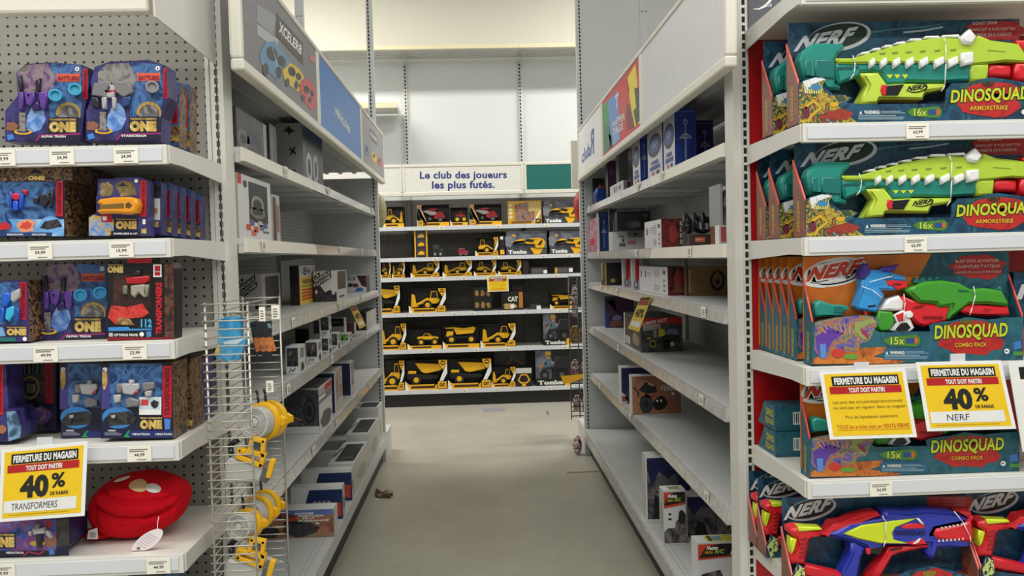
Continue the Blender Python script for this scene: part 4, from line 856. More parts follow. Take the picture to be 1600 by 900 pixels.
rbox(y1, out2, 2.225, .07, LZ[0], VIOLET, 'purple robot toy box with grey winged toy, right one on top left shelf', card1(472, -4, 1, 'STARSCREAM', (pgr, ((420, 515),)), toyB, GREYP))
def plainstrip(x0, yt, x1, yb):
    def fn(c, R, Y, z):
        c.rect(x0+2, yt, x1, yb, BLUEP, 1); vstrip(c, x0+(x1-x0)*.3, yt+(yb-yt)*.14, x0+(x1-x0)*.85, yt+(yb-yt)*.66, 2); c.rect(x0+(x1-x0)*.1, yb-(yb-yt)*.3, x1, yb-(yb-yt)*.04, BROWNP, 2); c.text('ONE', x0+(x1-x0)*.1, yb-(yb-yt)*.06, x1-2, yb-(yb-yt)*.16, GOLD, 3, .09)
        c.ell(x0+(x1-x0)*.4, yt+(yb-yt)*.06, 8, 8, WHT, 3)
    return fn
rbox(y1, [(800, 850), (800, 480), (985, 474), (1050, 490), (1050, 860)], 2.36, .06, LZ[0], VIOLET, 'robot toy box with red strip just behind the winged one, top left shelf', plainstrip(985, 480, 1050, 850), BROWNP)
rbox(y1, [(860, 880), (860, 500), (1050, 486), (1112, 505), (1112, 890)], 2.45, .06, LZ[0], VIOLET, 'rearmost robot toy box peeking out at right of top left shelf', plainstrip(1050, 495, 1112, 880), BROWNP)
# second shelf
def wide(c, R, Y, z):
    c.rect(-300, 122, 500, 236, BROWNP, 1); one(c, 192, 196, 312, 230, 2); c.poly([(205, 180), (225, 160), (240, 150), (262, 160), (300, 180)], BLACK, 3)
    c.rect(-300, 240, 385, 500, BLUEP, 1); vstrip(c, 388, 236, 436, 480, 2); c.rect(-300, 500, 445, 618, art('ice_print', [(40, 110, 180), (110, 170, 220), (200, 220, 236)], 14), 1)
    c.blob(180, 545, 70, 56, ink(232, 150, 110), 2, 2, 22, .3); c.blob(180, 545, 48, 34, ink(206, 70, 60), 3, 5); c.ell(20, 548, 62, 56, BLUEP, 2); c.poly([(-10, 540), (30, 515), (70, 540), (70, 570), (-10, 575)], ink(190, 40, 46), 3); c.ell(352, 540, 78, 60, ink(110, 170, 226), 2)
    c.poly([(276, 560), (310, 515), (400, 500), (432, 550), (330, 572)], DKP, 3); c.rect(0, 592, 360, 616, ink(30, 60, 110), 3); c.text('BREAKDOWN', 50, 612, 160, 600, WHT, 4, .03); c.text('AIRACHNID', 220, 612, 320, 600, WHT, 4, .03)
    robo(R, z, [([(75, 320), (130, 318), (132, 360), (104, 372), (78, 356)], plas(196, 40, 60)), ([(60, 300), (80, 310), (76, 420), (58, 420)], plas(40, 80, 190)), ([(130, 310), (160, 330), (150, 430), (128, 420)], plas(40, 80, 190)), ([(86, 372), (120, 372), (122, 440), (84, 440)], plas(40, 90, 200)), ([(150, 290), (185, 300), (180, 330), (155, 320)], plas(190, 30, 40)), ([(270, 330), (330, 320), (345, 360), (300, 420), (268, 390)], pdk), ([(290, 340), (322, 340), (316, 380), (296, 378)], psil), ([(345, 300), (365, 290), (362, 400), (340, 420)], pdk), ([(225, 360), (262, 340), (262, 380), (230, 390)], pdk)], Y)
rbox(y2, [(-300, 618), (-300, 122), (505, 122), (508, 236), (450, 236), (450, 618)], 2.23, .11, LZ[1], NAVYI, 'wide blue robot two pack with bronze picture band, left of second left shelf', wide, BROWNP)
for k, (x, yt, yb) in enumerate(((575, 150, 618), (694, 170, 605))): rbox(y2, [(x-240, yb), (x-240, yt), (x, yt+4), (x, yb)], 2.36+.13*k, .1, LZ[1], NAVYI, ('first' if not k else 'second')+' wide robot box behind the blue two pack on second left shelf', plainstrip(x-70, yt, x, yb), BROWNP)
def bee(c, R, Y, z):
    c.rect(680, 220, 970, 480, VIOLET, 1); c.blob(740, 290, 56, 66, art('olive_machine_print', [(60, 54, 40), (120, 104, 60), (150, 140, 110)], 30), 2, 3); c.poly([(800, 260), (860, 225), (930, 250), (950, 330), (840, 345)], MATS['olive_machine_print'], 2); c.poly([(810, 270), (840, 258), (850, 245), (866, 258), (895, 268)], BLACK, 3)
    c.poly([(618, 614), (618, 490), (650, 470), (790, 500), (790, 590), (760, 614)], art('ice_yellow_print', [(60, 110, 190), (150, 170, 200), (206, 170, 50), (160, 120, 30)], 26), 2); c.rect(705, 470, 780, 520, REDSTRIP, 3); c.rect(714, 480, 742, 508, WHT, 4)
    one(c, 804, 508, 948, 570, 3); c.rect(770, 582, 965, 612, NAVYI, 3); c.text('BUMBLEBEE B-127', 790, 606, 955, 594, WHT, 4, .03); vstrip(c, 972, 232, 1016, 482, 2); c.ell(946, 234, 13, 13, WHT, 3); c.rect(990, 500, 1010, 535, WHT, 2); c.text('ONE', 980, 600, 1016, 565, GOLD, 3, .09)
    slab(z, [(665, 385), (690, 360), (780, 348), (900, 345), (945, 356), (960, 400), (945, 455), (880, 466), (780, 458), (690, 462), (665, 440), (690, 428), (690, 398)], Y-.03, .03, plas(232, 152, 30), 'toy_car', R, .006)
    slab(z, [(700, 398), (860, 386), (860, 424), (700, 428)], Y-.031, .008, plas(120, 96, 40), 'car_stripe', R, .001); slab(z, [(870, 392), (895, 380), (918, 405), (895, 426), (870, 418)], Y-.031, .008, plas(90, 70, 40), 'car_roof', R, .001)
rbox(y2, [(615, 616), (615, 480), (668, 456), (668, 350), (690, 250), (745, 222), (820, 212), (960, 208), (1018, 232), (1022, 616)], 2.225, .05, LZ[1], VIOLET, 'boxed toy with orange car on the second left shelf', bee)
for k, (x0, x1, yt, yb, nm) in enumerate(((1022, 1118, 236, 606, 'robot box with white picture right behind the orange car box'), (1120, 1192, 246, 614, 'second narrow robot box behind the orange car box'), (1192, 1256, 264, 622, 'third narrow robot box behind the orange car box'), (1260, 1324, 288, 634, 'fourth narrow robot box behind the orange car box'), (1328, 1392, 322, 642, 'rearmost narrow robot box behind the orange car box'))):
    Yk = (2.29, 2.36, 2.43, 2.5, 2.57)[k]
    def fn(c, R, Y, z, x0=x0, x1=x1, yt=yt, yb=yb, k=k):
        if k == 0: c.rect(x0, yt+120, x1-6, yb-100, ink(214, 216, 220), 1); c.blob(x0+45, yt+205, 40, 26, ink(180, 130, 90), 2, 2); c.text('ONE', x0+10, yb-50, x1-16, yb-90, GOLD, 2, .09); c.poly([(x0, yt), (x1, yt+40), (x1, yt+110), (x0, yt+90)], DKP, 1)
        else: plainstrip(x0, yt, x1, yb)(c, R, Y, z)
    rbox(y2, [(x0-180, yb), (x0-180, yt-6), (x1-20, yt), (x1, yt+14), (x1, yb)], Yk, .045, LZ[1], VIOLET, nm, fn)
# third shelf
def blu(c, R, Y, z):
    c.rect(-200, 225, 130, 520, BLUEP, 1); vstrip(c, 136, 226, 184, 486, 2); one(c, 46, 546, 184, 596, 2); c.ell(172, 620, 15, 15, WHT, 3); c.rect(-200, 610, 110, 638, ink(30, 110, 110), 2); c.poly([(-200, 530), (20, 540), (40, 600), (-200, 610)], ink(120, 170, 214), 2)
    robo(R, z, [([(10, 310), (60, 295), (68, 350), (40, 400), (8, 380)], plas(30, 100, 210)), ([(70, 300), (130, 270), (132, 330), (90, 370), (70, 350)], psil), ([(40, 410), (90, 390), (96, 450), (60, 500), (30, 480)], plas(60, 180, 220)), ([(96, 400), (130, 410), (126, 500), (90, 500)], plas(36, 80, 160)), ([(0, 400), (26, 410), (20, 500), (0, 500)], plas(30, 90, 200))], Y)
rbox(y3, [(-260, 640), (-260, 222), (136, 214), (192, 214), (206, 640)], 2.23, .1, LZ[2], ink(60, 50, 110), 'blue robot toy box at left end of third left shelf', blu, BROWNP)
rbox(y3, [(90, 560), (90, 216), (272, 214), (272, 560)], 2.40, .1, LZ[2], BROWNP, 'bronze printed robot box half hidden at left of third left shelf', lambda c, R, Y, z: None)
s3 = 1.185
rbox(y3, [(210+(x-30)*s3, 634+(y-830)*s3*.98+4) for x, y in out1], 2.295, .07, LZ[2], VIOLET, 'purple robot toy box with two cyan rings on the third left shelf', card1(210-30*s3, 638-830*s3, s3, 'ALPHA TRION', (plas(56, 150, 200), ((325, 560), (440, 545))), toyA, MAUVE))
def opt(c, R, Y, z):
    c.rect(748, 95, 1060, 612, ink(20, 18, 20), 1); c.rect(885, 20, 1054, 94, REDSTRIP, 2); c.poly([(935, 58), (960, 56), (970, 42), (985, 56), (1010, 58)], BLACK, 3)
    c.rect(786, 170, 1048, 400, art('dim_window_print', [(20, 14, 14), (60, 34, 24), (90, 60, 40)], 14), 2); one(c, 746, 112, 856, 162, 3); c.rect(1064, 95, 1140, 612, ink(16, 14, 16), 1); c.rect(1064, 102, 1122, 190, WHT, 2); c.rect(1074, 112, 1112, 150, REDSTRIP, 3); c.rect(1074, 156, 1112, 180, REDSTRIP, 3)
    vstrip(c, 1068, 212, 1138, 605, 2, ink(18, 14, 16), ink(206, 26, 40)); c.rect(1142, 96, 1208, 612, art('red_crowd_print', [(20, 14, 18), (60, 30, 30), (110, 70, 50), (30, 24, 40)], 40), 1); c.rect(748, 608, 1208, 634, ink(130, 16, 30), 2)
    c.poly([(752, 540), (890, 536), (905, 550), (1055, 548), (1055, 560), (752, 566)], ink(60, 140, 210), 3); c.text('112', 978, 540, 1054, 482, ink(80, 170, 220), 3, .05); c.text('OPTIMUS PRIME', 792, 602, 958, 584, WHT, 3, .03); c.ell(984, 588, 16, 16, WHT, 3); c.rect(756, 578, 784, 604, ink(190, 190, 190), 3); c.poly([(1014, 570), (1050, 566), (1052, 604), (1020, 608)], ink(70, 130, 200), 3)
    c.poly([(750, 470), (772, 385), (880, 400), (990, 375), (1035, 440), (990, 470), (880, 480), (800, 520)], art('red_armour_print', [(110, 20, 24), (190, 40, 40), (220, 70, 60), (40, 24, 30)], 26), 4); c.poly([(800, 520), (830, 470), (900, 480), (935, 525)], art('bronze_armour_print', [(60, 40, 26), (140, 104, 60), (190, 160, 110)], 40), 5)
    robo(R, z, [([(868, 195), (1032, 182), (1034, 215), (1000, 238), (880, 240)], plas(176, 26, 36)), ([(925, 150), (960, 140), (975, 160), (965, 180), (930, 180)], pdk), ([(905, 250), (1000, 240), (1020, 300), (1000, 335), (960, 300), (930, 335), (905, 310)], plas(160, 156, 140)), ([(850, 250), (880, 250), (880, 310), (850, 310)], plas(120, 116, 100)), ([(990, 250), (1030, 240), (1020, 330), (996, 330)], plas(140, 136, 120))], Y)
rbox(y3, [(746, 634), (746, 94), (886, 94), (886, 20), (1054, 20), (1054, 94), (1190, 92), (1210, 130), (1210, 634)], 2.225, .06, LZ[2], ink(24, 18, 20), 'black robot toy box with red side lettering on third left shelf', opt)
# fourth shelf
def meg(d, full):
    def fn(c, R, Y, z):
        x = lambda v: v+d
        c.rect(x(760), 125, x(1125), 430, BLUEP, 1); c.rect(x(705), 150, x(762), 440, ink(70, 60, 130), 2); c.blob(x(725), 230, 22, 80, GOLD, 3, 4); c.ell(x(728), 166, 16, 16, WHT, 3)
        for k in range(5): c.band([(x(930), 260), (x(790+70*k), 130)], [1, 7], ink(90, 140, 200), 2)
        c.ell(x(820), 500, 112, 76, ink(60, 130, 200), 2); c.poly([(x(715), 520), (x(760), 470), (x(900), 455), (x(945), 500), (x(930), 545), (x(740), 560)], DKP, 3); c.poly([(x(770), 485), (x(800), 478), (x(800), 500), (x(775), 505)], psil, 4)
        c.rect(x(705), 545, x(1205), 645, ink(24, 26, 60), 1); c.poly([(x(860), 636), (x(900), 590), (x(1205), 590), (x(1205), 636)], ink(30, 44, 110), 2); c.poly([(x(858), 636), (x(890), 590), (x(905), 590), (x(885), 620), (x(905), 636)], ink(30, 150, 100), 3)
        c.text('WARNING', x(748), 596, x(802), 584, WHT, 3, .03); c.lines(x(725), 602, x(850), 626, 3, ink(150, 150, 170), 3)
        if full:
            c.text('MEGATRON', x(920), 622, x(1040), 608, WHT, 4, .03); c.text('MEGATRON', x(1080), 622, x(1195), 608, WHT, 4, .03); one(c, x(972), 512, x(1125), 580, 3); vstrip(c, x(1128), 140, x(1192), 500, 2); c.rect(x(966), 358, x(1120), 480, WHT, 3); c.rect(x(975), 368, x(1110), 440, ink(200, 216, 230), 4); c.rect(x(980), 375, x(1030), 415, ink(206, 60, 60), 5); c.blob(x(1075), 405, 36, 32, DKP, 5, 6); c.poly([(x(1140), 505), (x(1185), 510), (x(1180), 580), (x(1145), 585)], ink(80, 130, 210), 3)
        robo(R, z, [([(x(840), 265), (x(960), 265), (x(965), 300), (x(920), 345), (x(850), 335)], psil), ([(x(890), 240), (x(925), 240), (x(922), 275), (x(893), 275)], psil), ([(x(850), 318), (x(885), 318), (x(880), 335), (x(852), 330)], plas(190, 40, 50)), ([(x(925), 318), (x(958), 312), (x(955), 332), (x(928), 335)], plas(190, 40, 50)), ([(x(805), 265), (x(845), 270), (x(842), 330), (x(806), 330)], pgr), ([(x(785), 345), (x(835), 340), (x(830), 395), (x(790), 400)], psil)]
             + ([([(x(985), 260), (x(1065), 255), (x(1070), 300), (x(990), 320)], pgr), ([(x(1000), 320), (x(1050), 310), (x(1045), 355), (x(1005), 355)], psil)] if full else []) + [([(x(865), 380), (x(900), 360), (x(960), 380), (x(965), 420), (x(880), 430)], pgr)], Y)
    return fn
rbox(y4, [(700, 645), (700, 125), (1195, 118), (1205, 645)], 2.225, .11, LZ[3], NAVYI, 'blue box with big grey robot toy at front of fourth left shelf', meg(0, True), BROWNP)
rbox(y4, [(424, 600), (412, 112), (520, 108), (715, 105), (715, 600)], 2.29, .11, LZ[3], NAVYI, 'blue box with grey robot toy half hidden behind the front one, fourth left shelf', meg(-290, False), BROWNP)
def stk(x0, x1, yt, yb):
    def fn(c, R, Y, z): c.rect(x0, yt, x1, yb, VIOLET, 1); vstrip(c, x0+(x1-x0)*.3, yt+20, x1-6, yb-130, 2, REDSTRIP)
    return fn
rbox(y4, [(1200, 600), (1200, 100), (1320, 92), (1340, 600)], 2.36, .1, LZ[3], BROWNP, 'bronze sided robot box just behind the big grey robot box', lambda c, R, Y, z: c.text('ONE', 1302, 560, 1338, 515, GOLD, 1, .09))
rbox(y4, [(1240, 575), (1240, 100), (1400, 90), (1420, 575)], 2.47, .1, LZ[3], VIOLET, 'rearmost robot box with red strip at right of fourth left shelf', stk(1345, 1420, 95, 575))
def drk(c, R, Y, z):
    c.rect(132, 96, 310, 590, DKP, 1); vstrip(c, 312, 98, 372, 400, 2, ink(150, 22, 40)); c.ell(208, 292, 66, 80, ink(150, 130, 60), 2); c.ell(208, 292, 56, 68, DKP, 3); c.blob(270, 480, 100, 80, art('red_blue_flash', [(40, 40, 90), (110, 40, 70), (60, 60, 120), (150, 110, 60)], 24), 3, 3); c.text('ONE', 130, 510, 180, 455, GOLD, 4, .09); c.rect(50, 96, 132, 300, BLUEP, 1)
    robo(R, z, [([(160, 110), (200, 100), (210, 200), (170, 210)], pdk), ([(220, 105), (270, 100), (260, 200), (225, 205)], pdk), ([(180, 270), (240, 265), (236, 330), (190, 330)], plas(90, 84, 60))], Y)
rbox(y4, [(40, 590), (40, 96), (380, 92), (392, 130), (392, 590)], 2.36, .1, LZ[3], NAVYI, 'dark robot toy box with round window on fourth left shelf', drk)
def lfar(c, R, Y, z):
    c.rect(-200, 110, -10, 660, BLUEP, 1); vstrip(c, -30, 130, 24, 480, 2); c.poly([(45, 460), (110, 455), (148, 560), (140, 640), (60, 665)], art('ice_dark_print', [(20, 24, 30), (60, 90, 120), (130, 170, 200), (30, 40, 50)], 24), 2); c.blob(10, 580, 40, 40, ink(170, 110, 80), 3, 3)
rbox(y4, [(-260, 668), (-260, 108), (36, 108), (60, 440), (120, 450), (150, 560), (142, 640), (60, 668)], 2.23, .08, LZ[3], VIOLET, 'robot toy package cut off by left edge, fourth left shelf', lfar)
# fifth shelf
def low(c, R, Y, z):
    c.rect(-200, 540, 360, 740, art('blue_red_flash', [(24, 30, 80), (50, 80, 160), (130, 60, 110), (70, 120, 200), (36, 40, 110)], 18), 1); one(c, -60, 645, 92, 718, 3); c.rect(0, 738, 440, 774, NAVYI, 2); c.text('MEGATRON', 40, 758, 150, 744, WHT, 3, .03); c.band([(150, 770), (180, 745), (250, 760), (280, 742)], 8, ink(190, 50, 90), 3)
    c.poly([(360, 545), (440, 530), (445, 700), (360, 720)], DKP, 2); c.ell(240, 692, 50, 18, ink(206, 160, 60), 3); c.poly([(310, 735), (345, 725), (350, 760), (318, 768)], ink(70, 130, 210), 3); c.blob(320, 680, 50, 40, ink(150, 100, 80), 2, 4); c.blob(310, 570, 30, 28, ink(150, 30, 50), 2, 4)
    robo(R, z, [([(200, 600), (280, 592), (285, 630), (210, 640)], psil), ([(215, 570), (250, 568), (248, 600), (218, 602)], pgr), ([(225, 640), (262, 640), (258, 720), (230, 720)], pdk), ([(285, 610), (310, 620), (330, 660), (315, 665), (290, 640)], psil), ([(175, 620), (200, 610), (195, 650), (178, 640)], psil)], Y)
rbox(y5, [(-200, 776), (-200, 500), (380, 500), (446, 560), (446, 700), (380, 776)], 2.225, .1, LZ[4], ink(30, 26, 70), 'blue and purple robot toy box under the left sale sign', low)
for x0, x1, m_, nm in ((-200, 478, BROWNP, 'bronze printed box on lowest left shelf, only its top edge in view'), (545, 1092, BLUEP, 'light blue box on lowest left shelf, only its top edge in view')):
    zt = at(100, 680+868/4.0917, 1, 2.26).z
    a = at(x0/4.0917, 895, 1, 2.26).x; b_ = at(x1/4.0917, 895, 1, 2.26).x
    mb = MB(); mb.box(a, b_, 2.26, 2.36, .421, zt, m_); c = cv_box(mb, (a, 2.26, .421), (b_-a, 0, 0), (0, 0, zt-.421), (0, -1, 0)); c.rect(.55, .5, .95, .96, DKP, 1); c.rect(.05, .9, .5, .97, ink(220, 222, 226), 1)
    mb.build('toy_box', origin=((a+b_)/2, 2.31, .421), label=nm, cat='toy')
# ---------------------------------------------------------------- red plush
PL = Vector(at(906/4.0917, 680+512/4.0917, 1, 2.39)); PL.z = LZ[4]+.090
plush = thing('plush_toy', (PL.x, PL.y, LZ[4]), 'red stuffed plush toy lying on its face with white hang tag', 'plush toy')
FUZZ = mat('red_plush_fabric', (206, 12, 30), .85, var=.16, scale=60, bump=.5, spec=.15)
def psurf(th, ph, o=0):       # th: longitude from the side facing the aisle front, ph: latitude
    sp = lambda v, e: math.copysign(abs(v)**e, v)
    cb = math.cos(ph); x = sp(cb, .85)*sp(math.sin(th), .82); y = -sp(cb, .85)*sp(math.cos(th), .82); z = sp(math.sin(ph), .85)
    a, b = th, ph; w = max(0, cb)**.7
    fr = math.exp(-(max(0, abs(a-.1)-.75)/.22)**2)
    c1 = .30-.26*(a-.25)**2*(-1)-.10*a; c2 = -.02+.34*(a-.2)**2-.10
    k = 1-w*fr*(.11*math.exp(-((b-c1)/.055)**2)+.13*math.exp(-((b-c2)/.055)**2)-.07*math.exp(-((b-(c1+c2)/2)/.11)**2))
    k -= w*.08*math.exp(-((a+.72+.35*b)/.07)**2)*math.exp(-((b-.05)/.4)**2)
    k -= w*.07*math.exp(-((b+.42-.5*(a+.2))/.05)**2)*math.exp(-((a-.25)/.4)**2)
    k += w*(.035*math.sin(2*a+1)+.02*math.sin(3.1*a+4*b))
    p = Vector((.140*x*(1-.10*z*z)+.012*z, .108*y, .088*z*(1+.08*math.cos(a*1.2+.9)*w)))*k
    n = Vector((x/.14, y/.108, z/.088)).normalized()
    p = PL+p+n*o; p.z = max(p.z, LZ[4]+.002); return p
def patch(mb, f_, nu, nv, mt):
    vs = [f_(i/nu, j/nv) for j in range(nv+1) for i in range(nu+1)]
    mb.add(vs, [(j*(nu+1)+i, j*(nu+1)+i+1, (j+1)*(nu+1)+i+1, (j+1)*(nu+1)+i) for j in range(nv) for i in range(nu)], mt, True)
mb = MB(); patch(mb, lambda u, v: psurf(-math.pi+2*math.pi*u, -math.pi/2+math.pi*v), 96, 64, FUZZ); mb.build('body', plush)
def oval(mb, a0, b0, ra, rb, o, mt, rot=0):
    def f_(u, v):
        r_ = v; t = u*2*math.pi; x = ra*r_*math.cos(t); y = rb*r_*math.sin(t); cr, sr = math.cos(rot), math.sin(rot)
        return psurf(a0+(x*cr-y*sr), b0+(x*sr+y*cr), o*(1-.6*v*v))
    patch(mb, f_, 28, 8, mt)
mb = MB(); oval(mb, .16, .82, .20, .26, .004, mat('cream_felt', (224, 190, 140), .9), .3); mb.build('cream_patch', plush)
mb = MB(); oval(mb, .50, .68, .20, .17, .005, mat('white_felt', (232, 228, 222), .9), -.3); mb.build('white_patch', plush)
mb = MB(); oval(mb, -.48, 1.06, .24, .14, .004, MATS['white_felt'], .4); mb.build('white_patch', plush)
ft = at(645/4.0917, 680+672/4.0917, 1, 2.36); mb = MB(); mb.ball((ft.x, 2.36, LZ[4]+.016), .052, .04, .0155, FUZZ, 20, 12); mb.build('foot', plush)
mb = MB(); q = [(566, 610), (622, 592), (626, 664), (556, 664)]; mb.prism(P3(y5, q, 2.30), (0, .0015, 0), mat('white_ribbon', (226, 222, 220), .7)); cv_px(mb, 1, 2.30, -1, y5).lines(572, 622, 618, 655, 5, INK_GREY, 1); mb.build('care_label', plush)
mb = MB(); el = []
for k in range(22):
    t = 2*math.pi*k/22; x = 118*math.cos(t); y = 48*math.sin(t); cr, sr = math.cos(-.62), math.sin(-.62); el.append((942+x*cr-y*sr, 678+x*sr+y*cr))
mb.prism([Vector((p.x, p.y, max(p.z, LZ[4]+.003))) for p in P3(y5, el, 2.236)], (0, .0015, 0), mat('tag_card', (236, 226, 226), .6))
c = cv_px(mb, 1, 2.236, -1, y5)
for k in range(6):
    cx, cyy = 900+16*k*.9, 712-14*k*.9
    c.band([(cx-26, cyy-12-12), (cx+34, cyy+12)], 5, ink(196, 186, 188), 1)
c.rect(874, 714, 896, 732, INK_GREY, 1)
tg = mb.build('hang_tag', plush)
mb = MB(); mb.tube([at(1015/4.0917, 680+520/4.0917, 1, 2.262), at(1008/4.0917, 680+560/4.0917, 1, 2.25), at(1006/4.0917, 680+618/4.0917, 1, 2.2365)], .0009, WHT); mb.build('tag_string', plush)
# ================================================================ boxes on the aisle shelves
def abox(side, zs, pe, pt, pf, pn, label, fn=None, pb=None, Xf=None, dep=None, base=None, name='toy_box', cat='toy', group=None, top=None):
    sg = -1 if side == 'L' else 1
    if pb is not None: q = at(pe, pb, 2, zs); Xf = q.x; Y0 = q.y; zt = at(pe, pt, 1, Y0).z
    else: q = at(pe, pt, 0, Xf); Y0 = q.y; zt = q.z
    Y1 = min(at(pf, pt, 0, Xf).y, YF-.01); Y0 = min(Y0, Y1-.05); xo = at(pn, pt, 1, Y0).x if pn is not None else Xf+sg*dep
    lim = LSP if side == 'L' else RSP
    if (xo-(lim-sg*.022))*sg > 0: xo = lim-sg*.023
    mb = MB(); z0 = zs+.0012; mb.box(Xf, xo, Y0, Y1, z0, zt, base or ink(222, 222, 218))
    h = zt-z0
    if side == 'L':
        near = cv_box(mb, (xo, Y0, z0), (Xf-xo, 0, 0), (0, 0, h), (0, -1, 0)); front = cv_box(mb, (Xf, Y0, z0), (0, Y1-Y0, 0), (0, 0, h), (1, 0, 0))
        topc = cv_box(mb, (xo, Y0, zt), (Xf-xo, 0, 0), (0, Y1-Y0, 0), (0, 0, 1))
    else:
        near = cv_box(mb, (Xf, Y0, z0), (xo-Xf, 0, 0), (0, 0, h), (0, -1, 0)); front = cv_box(mb, (Xf, Y1, z0), (0, Y0-Y1, 0), (0, 0, h), (-1, 0, 0))
        topc = cv_box(mb, (Xf, Y0, zt), (xo-Xf, 0, 0), (0, Y1-Y0, 0), (0, 0, 1))
    if fn: fn(near, front, topc)
    o = mb.build(name, origin=((Xf+xo)/2, (Y0+Y1)/2, zs), label=label, cat=cat, group=group)
    return (Xf, Y0, Y1, zt, xo)
DKV = art('dark_vehicle_print', [(12, 14, 18), (34, 36, 40), (70, 72, 74), (24, 30, 44), (110, 104, 98)], 22)
DKB = art('dark_blue_sky_print', [(16, 22, 56), (28, 36, 84), (22, 28, 66)], 6)
SAND = art('desert_print', [(130, 84, 60), (168, 116, 84), (150, 100, 74), (110, 70, 54)], 10)
STONE = art('stone_print', [(36, 36, 40), (84, 80, 80), (120, 114, 112), (56, 54, 58), (24, 24, 28)], 13, kind='HARD')
WBOX = ink(224, 224, 222); GBOX = ink(150, 147, 146)
A, B_, C_, D_, E_, F_ = [z for _, z in LRUN]
def f_dark(n, f, t):
    f.rect(0, 0, 1, 1, DKV); f.ell(.2, .28, .2, .24, ink(96, 98, 100), 2); f.ell(.2, .28, .1, .12, BLACK, 3); f.rect(.88, 0, 1, 1, ink(150, 150, 150), 2); f.poly([(.3, .2), (.8, .3), (.7, .7), (.35, .6)], ink(30, 46, 66), 2); n.rect(0, 0, 1, 1, DKV)
abox('L', A, 368, 166, 414, None, 'dark toy vehicle box nearest the post on top shelf of left aisle', f_dark, Xf=-.775, dep=.28, base=BLACK)
abox('L', A, 420, 192, 431, None, 'narrow dark box beside the grey splash-logo box, top shelf of left aisle', lambda n, f, t: (f.rect(.1, 0, .5, 1, ink(110, 104, 100)), f.rect(.6, .1, .9, .9, DKV)), Xf=-.78, dep=.25, base=ink(60, 58, 56))
def f_splash(n, f, t):
    n.rect(0, 0, 1, 1, GBOX); n.blob(.5, .86, .3, .05, BLACK, 2, 3, 16, .7); n.blob(.5, .86, .1, .1, BLACK, 3, 4, 12, .6); n.band([(.52, .42), (.72, .56)], .05, ink(40, 40, 40), 2); n.band([(.5, .54), (.74, .44)], .05, ink(40, 40, 40), 2); n.blob(.5, .1, .3, .08, ink(60, 58, 58), 2, 9, 14, .6)
    f.rect(0, 0, 1, 1, DKV); f.rect(0, 0, .12, 1, ink(90, 90, 92), 2); f.ell(.28, .25, .14, .28, ink(190, 190, 192), 2); f.ell(.28, .25, .07, .17, BLACK, 3); f.ell(.6, .28, .13, .28, ink(176, 176, 178), 2); f.ell(.6, .28, .06, .17, BLACK, 3); f.rect(.9, 0, 1, .8, ink(120, 70, 70), 2)
abox('L', A, 471, 192, 502, 431, 'grey box with black splash logo on top shelf of left aisle', f_splash, Xf=-.775, base=GBOX)
def f_red(n, f, t):
    f.rect(0, 0, 1, 1, ink(214, 214, 210)); f.rect(0, .84, .1, 1, RED, 2); f.rect(.3, .28, .88, .92, ink(22, 40, 42), 2); f.ell(.55, .58, .2, .14, ink(150, 140, 126), 3); f.ell(.55, .58, .13, .08, ink(22, 40, 42), 4); f.ell(.55, .44, .24, .1, ink(120, 112, 104), 3); f.ell(.55, .45, .16, .05, ink(30, 44, 46), 4); f.ell(.2, .86, .06, .06, ink(60, 70, 76), 2)
    for k, (u, v, cc) in enumerate(((.3, .22, (96, 90, 150)), (.2, .14, (206, 80, 50)), (.42, .12, (206, 80, 50)), (.55, .22, (190, 180, 176)), (.6, .16, (110, 110, 160)), (.72, .2, (90, 100, 150)), (.35, .06, (216, 110, 90)))): f.rect(u, v, u+.13, v+.09, ink(*cc), 3)
    f.rect(.7, .12, .9, .15, ink(70, 110, 130), 3); n.rect(0, 0, 1, 1, ink(176, 170, 160))
abox('L', B_, 370, 269, 421, None, 'white boxed figure toy with red corner and dark window, second shelf of left aisle', f_red, Xf=-.78, dep=.2, base=WBOX)
abox('L', B_, 424, 303, 436, None, 'narrow brown and white package behind the white windowed box, second shelf of left aisle', lambda n, f, t: (f.rect(.1, .0, .5, .95, ink(70, 60, 54)), f.rect(.55, .2, .9, .8, ink(150, 110, 96))), Xf=-.785, dep=.16, base=ink(190, 184, 176))
def skew(c, t, u, v, du, dv, h, l=2):
    c.poly([(u, v), (u+du, v+dv), (u+du-.02, v+dv+h), (u-.02, v+h)], BLACK, l); vs, fs = text_mesh(t, .05); c.mb.add([c.fn(u+du*(.06+.88*x)-.02*y, v+dv*(.06+.88*x)+h*(.2+.6*y), l+1) for x, y in vs], fs, ink(226, 226, 224))
def f_cit(n, f, t):
    n.rect(0, 0, 1, 1, ink(206, 204, 202)); skew(n, 'LA', .02, .62, .28, .16, .13); skew(n, 'FRIPOUILLE', .0, .42, .78, .42, .16, 4); skew(n, 'KITCHE', .12, .28, .72, .38, .15, 6); n.blob(.8, .12, .1, .1, BLACK, 2, 3); n.blob(.3, .1, .1, .07, ink(90, 90, 90), 2, 4)
    f.rect(0, 0, 1, 1, ink(200, 198, 194)); f.rect(.18, .05, .9, .92, art('brown_window_print', [(16, 12, 10), (46, 34, 20), (66, 50, 28)], 12), 2); f.band([(.92, .1), (.95, .6), (.9, .95)], .05, ink(220, 218, 214), 3)
abox('L', C_, 410, 428, 437, 368, 'white box with slanted black lettering nearest the post on third left aisle shelf', f_cit, pb=486, base=WBOX)
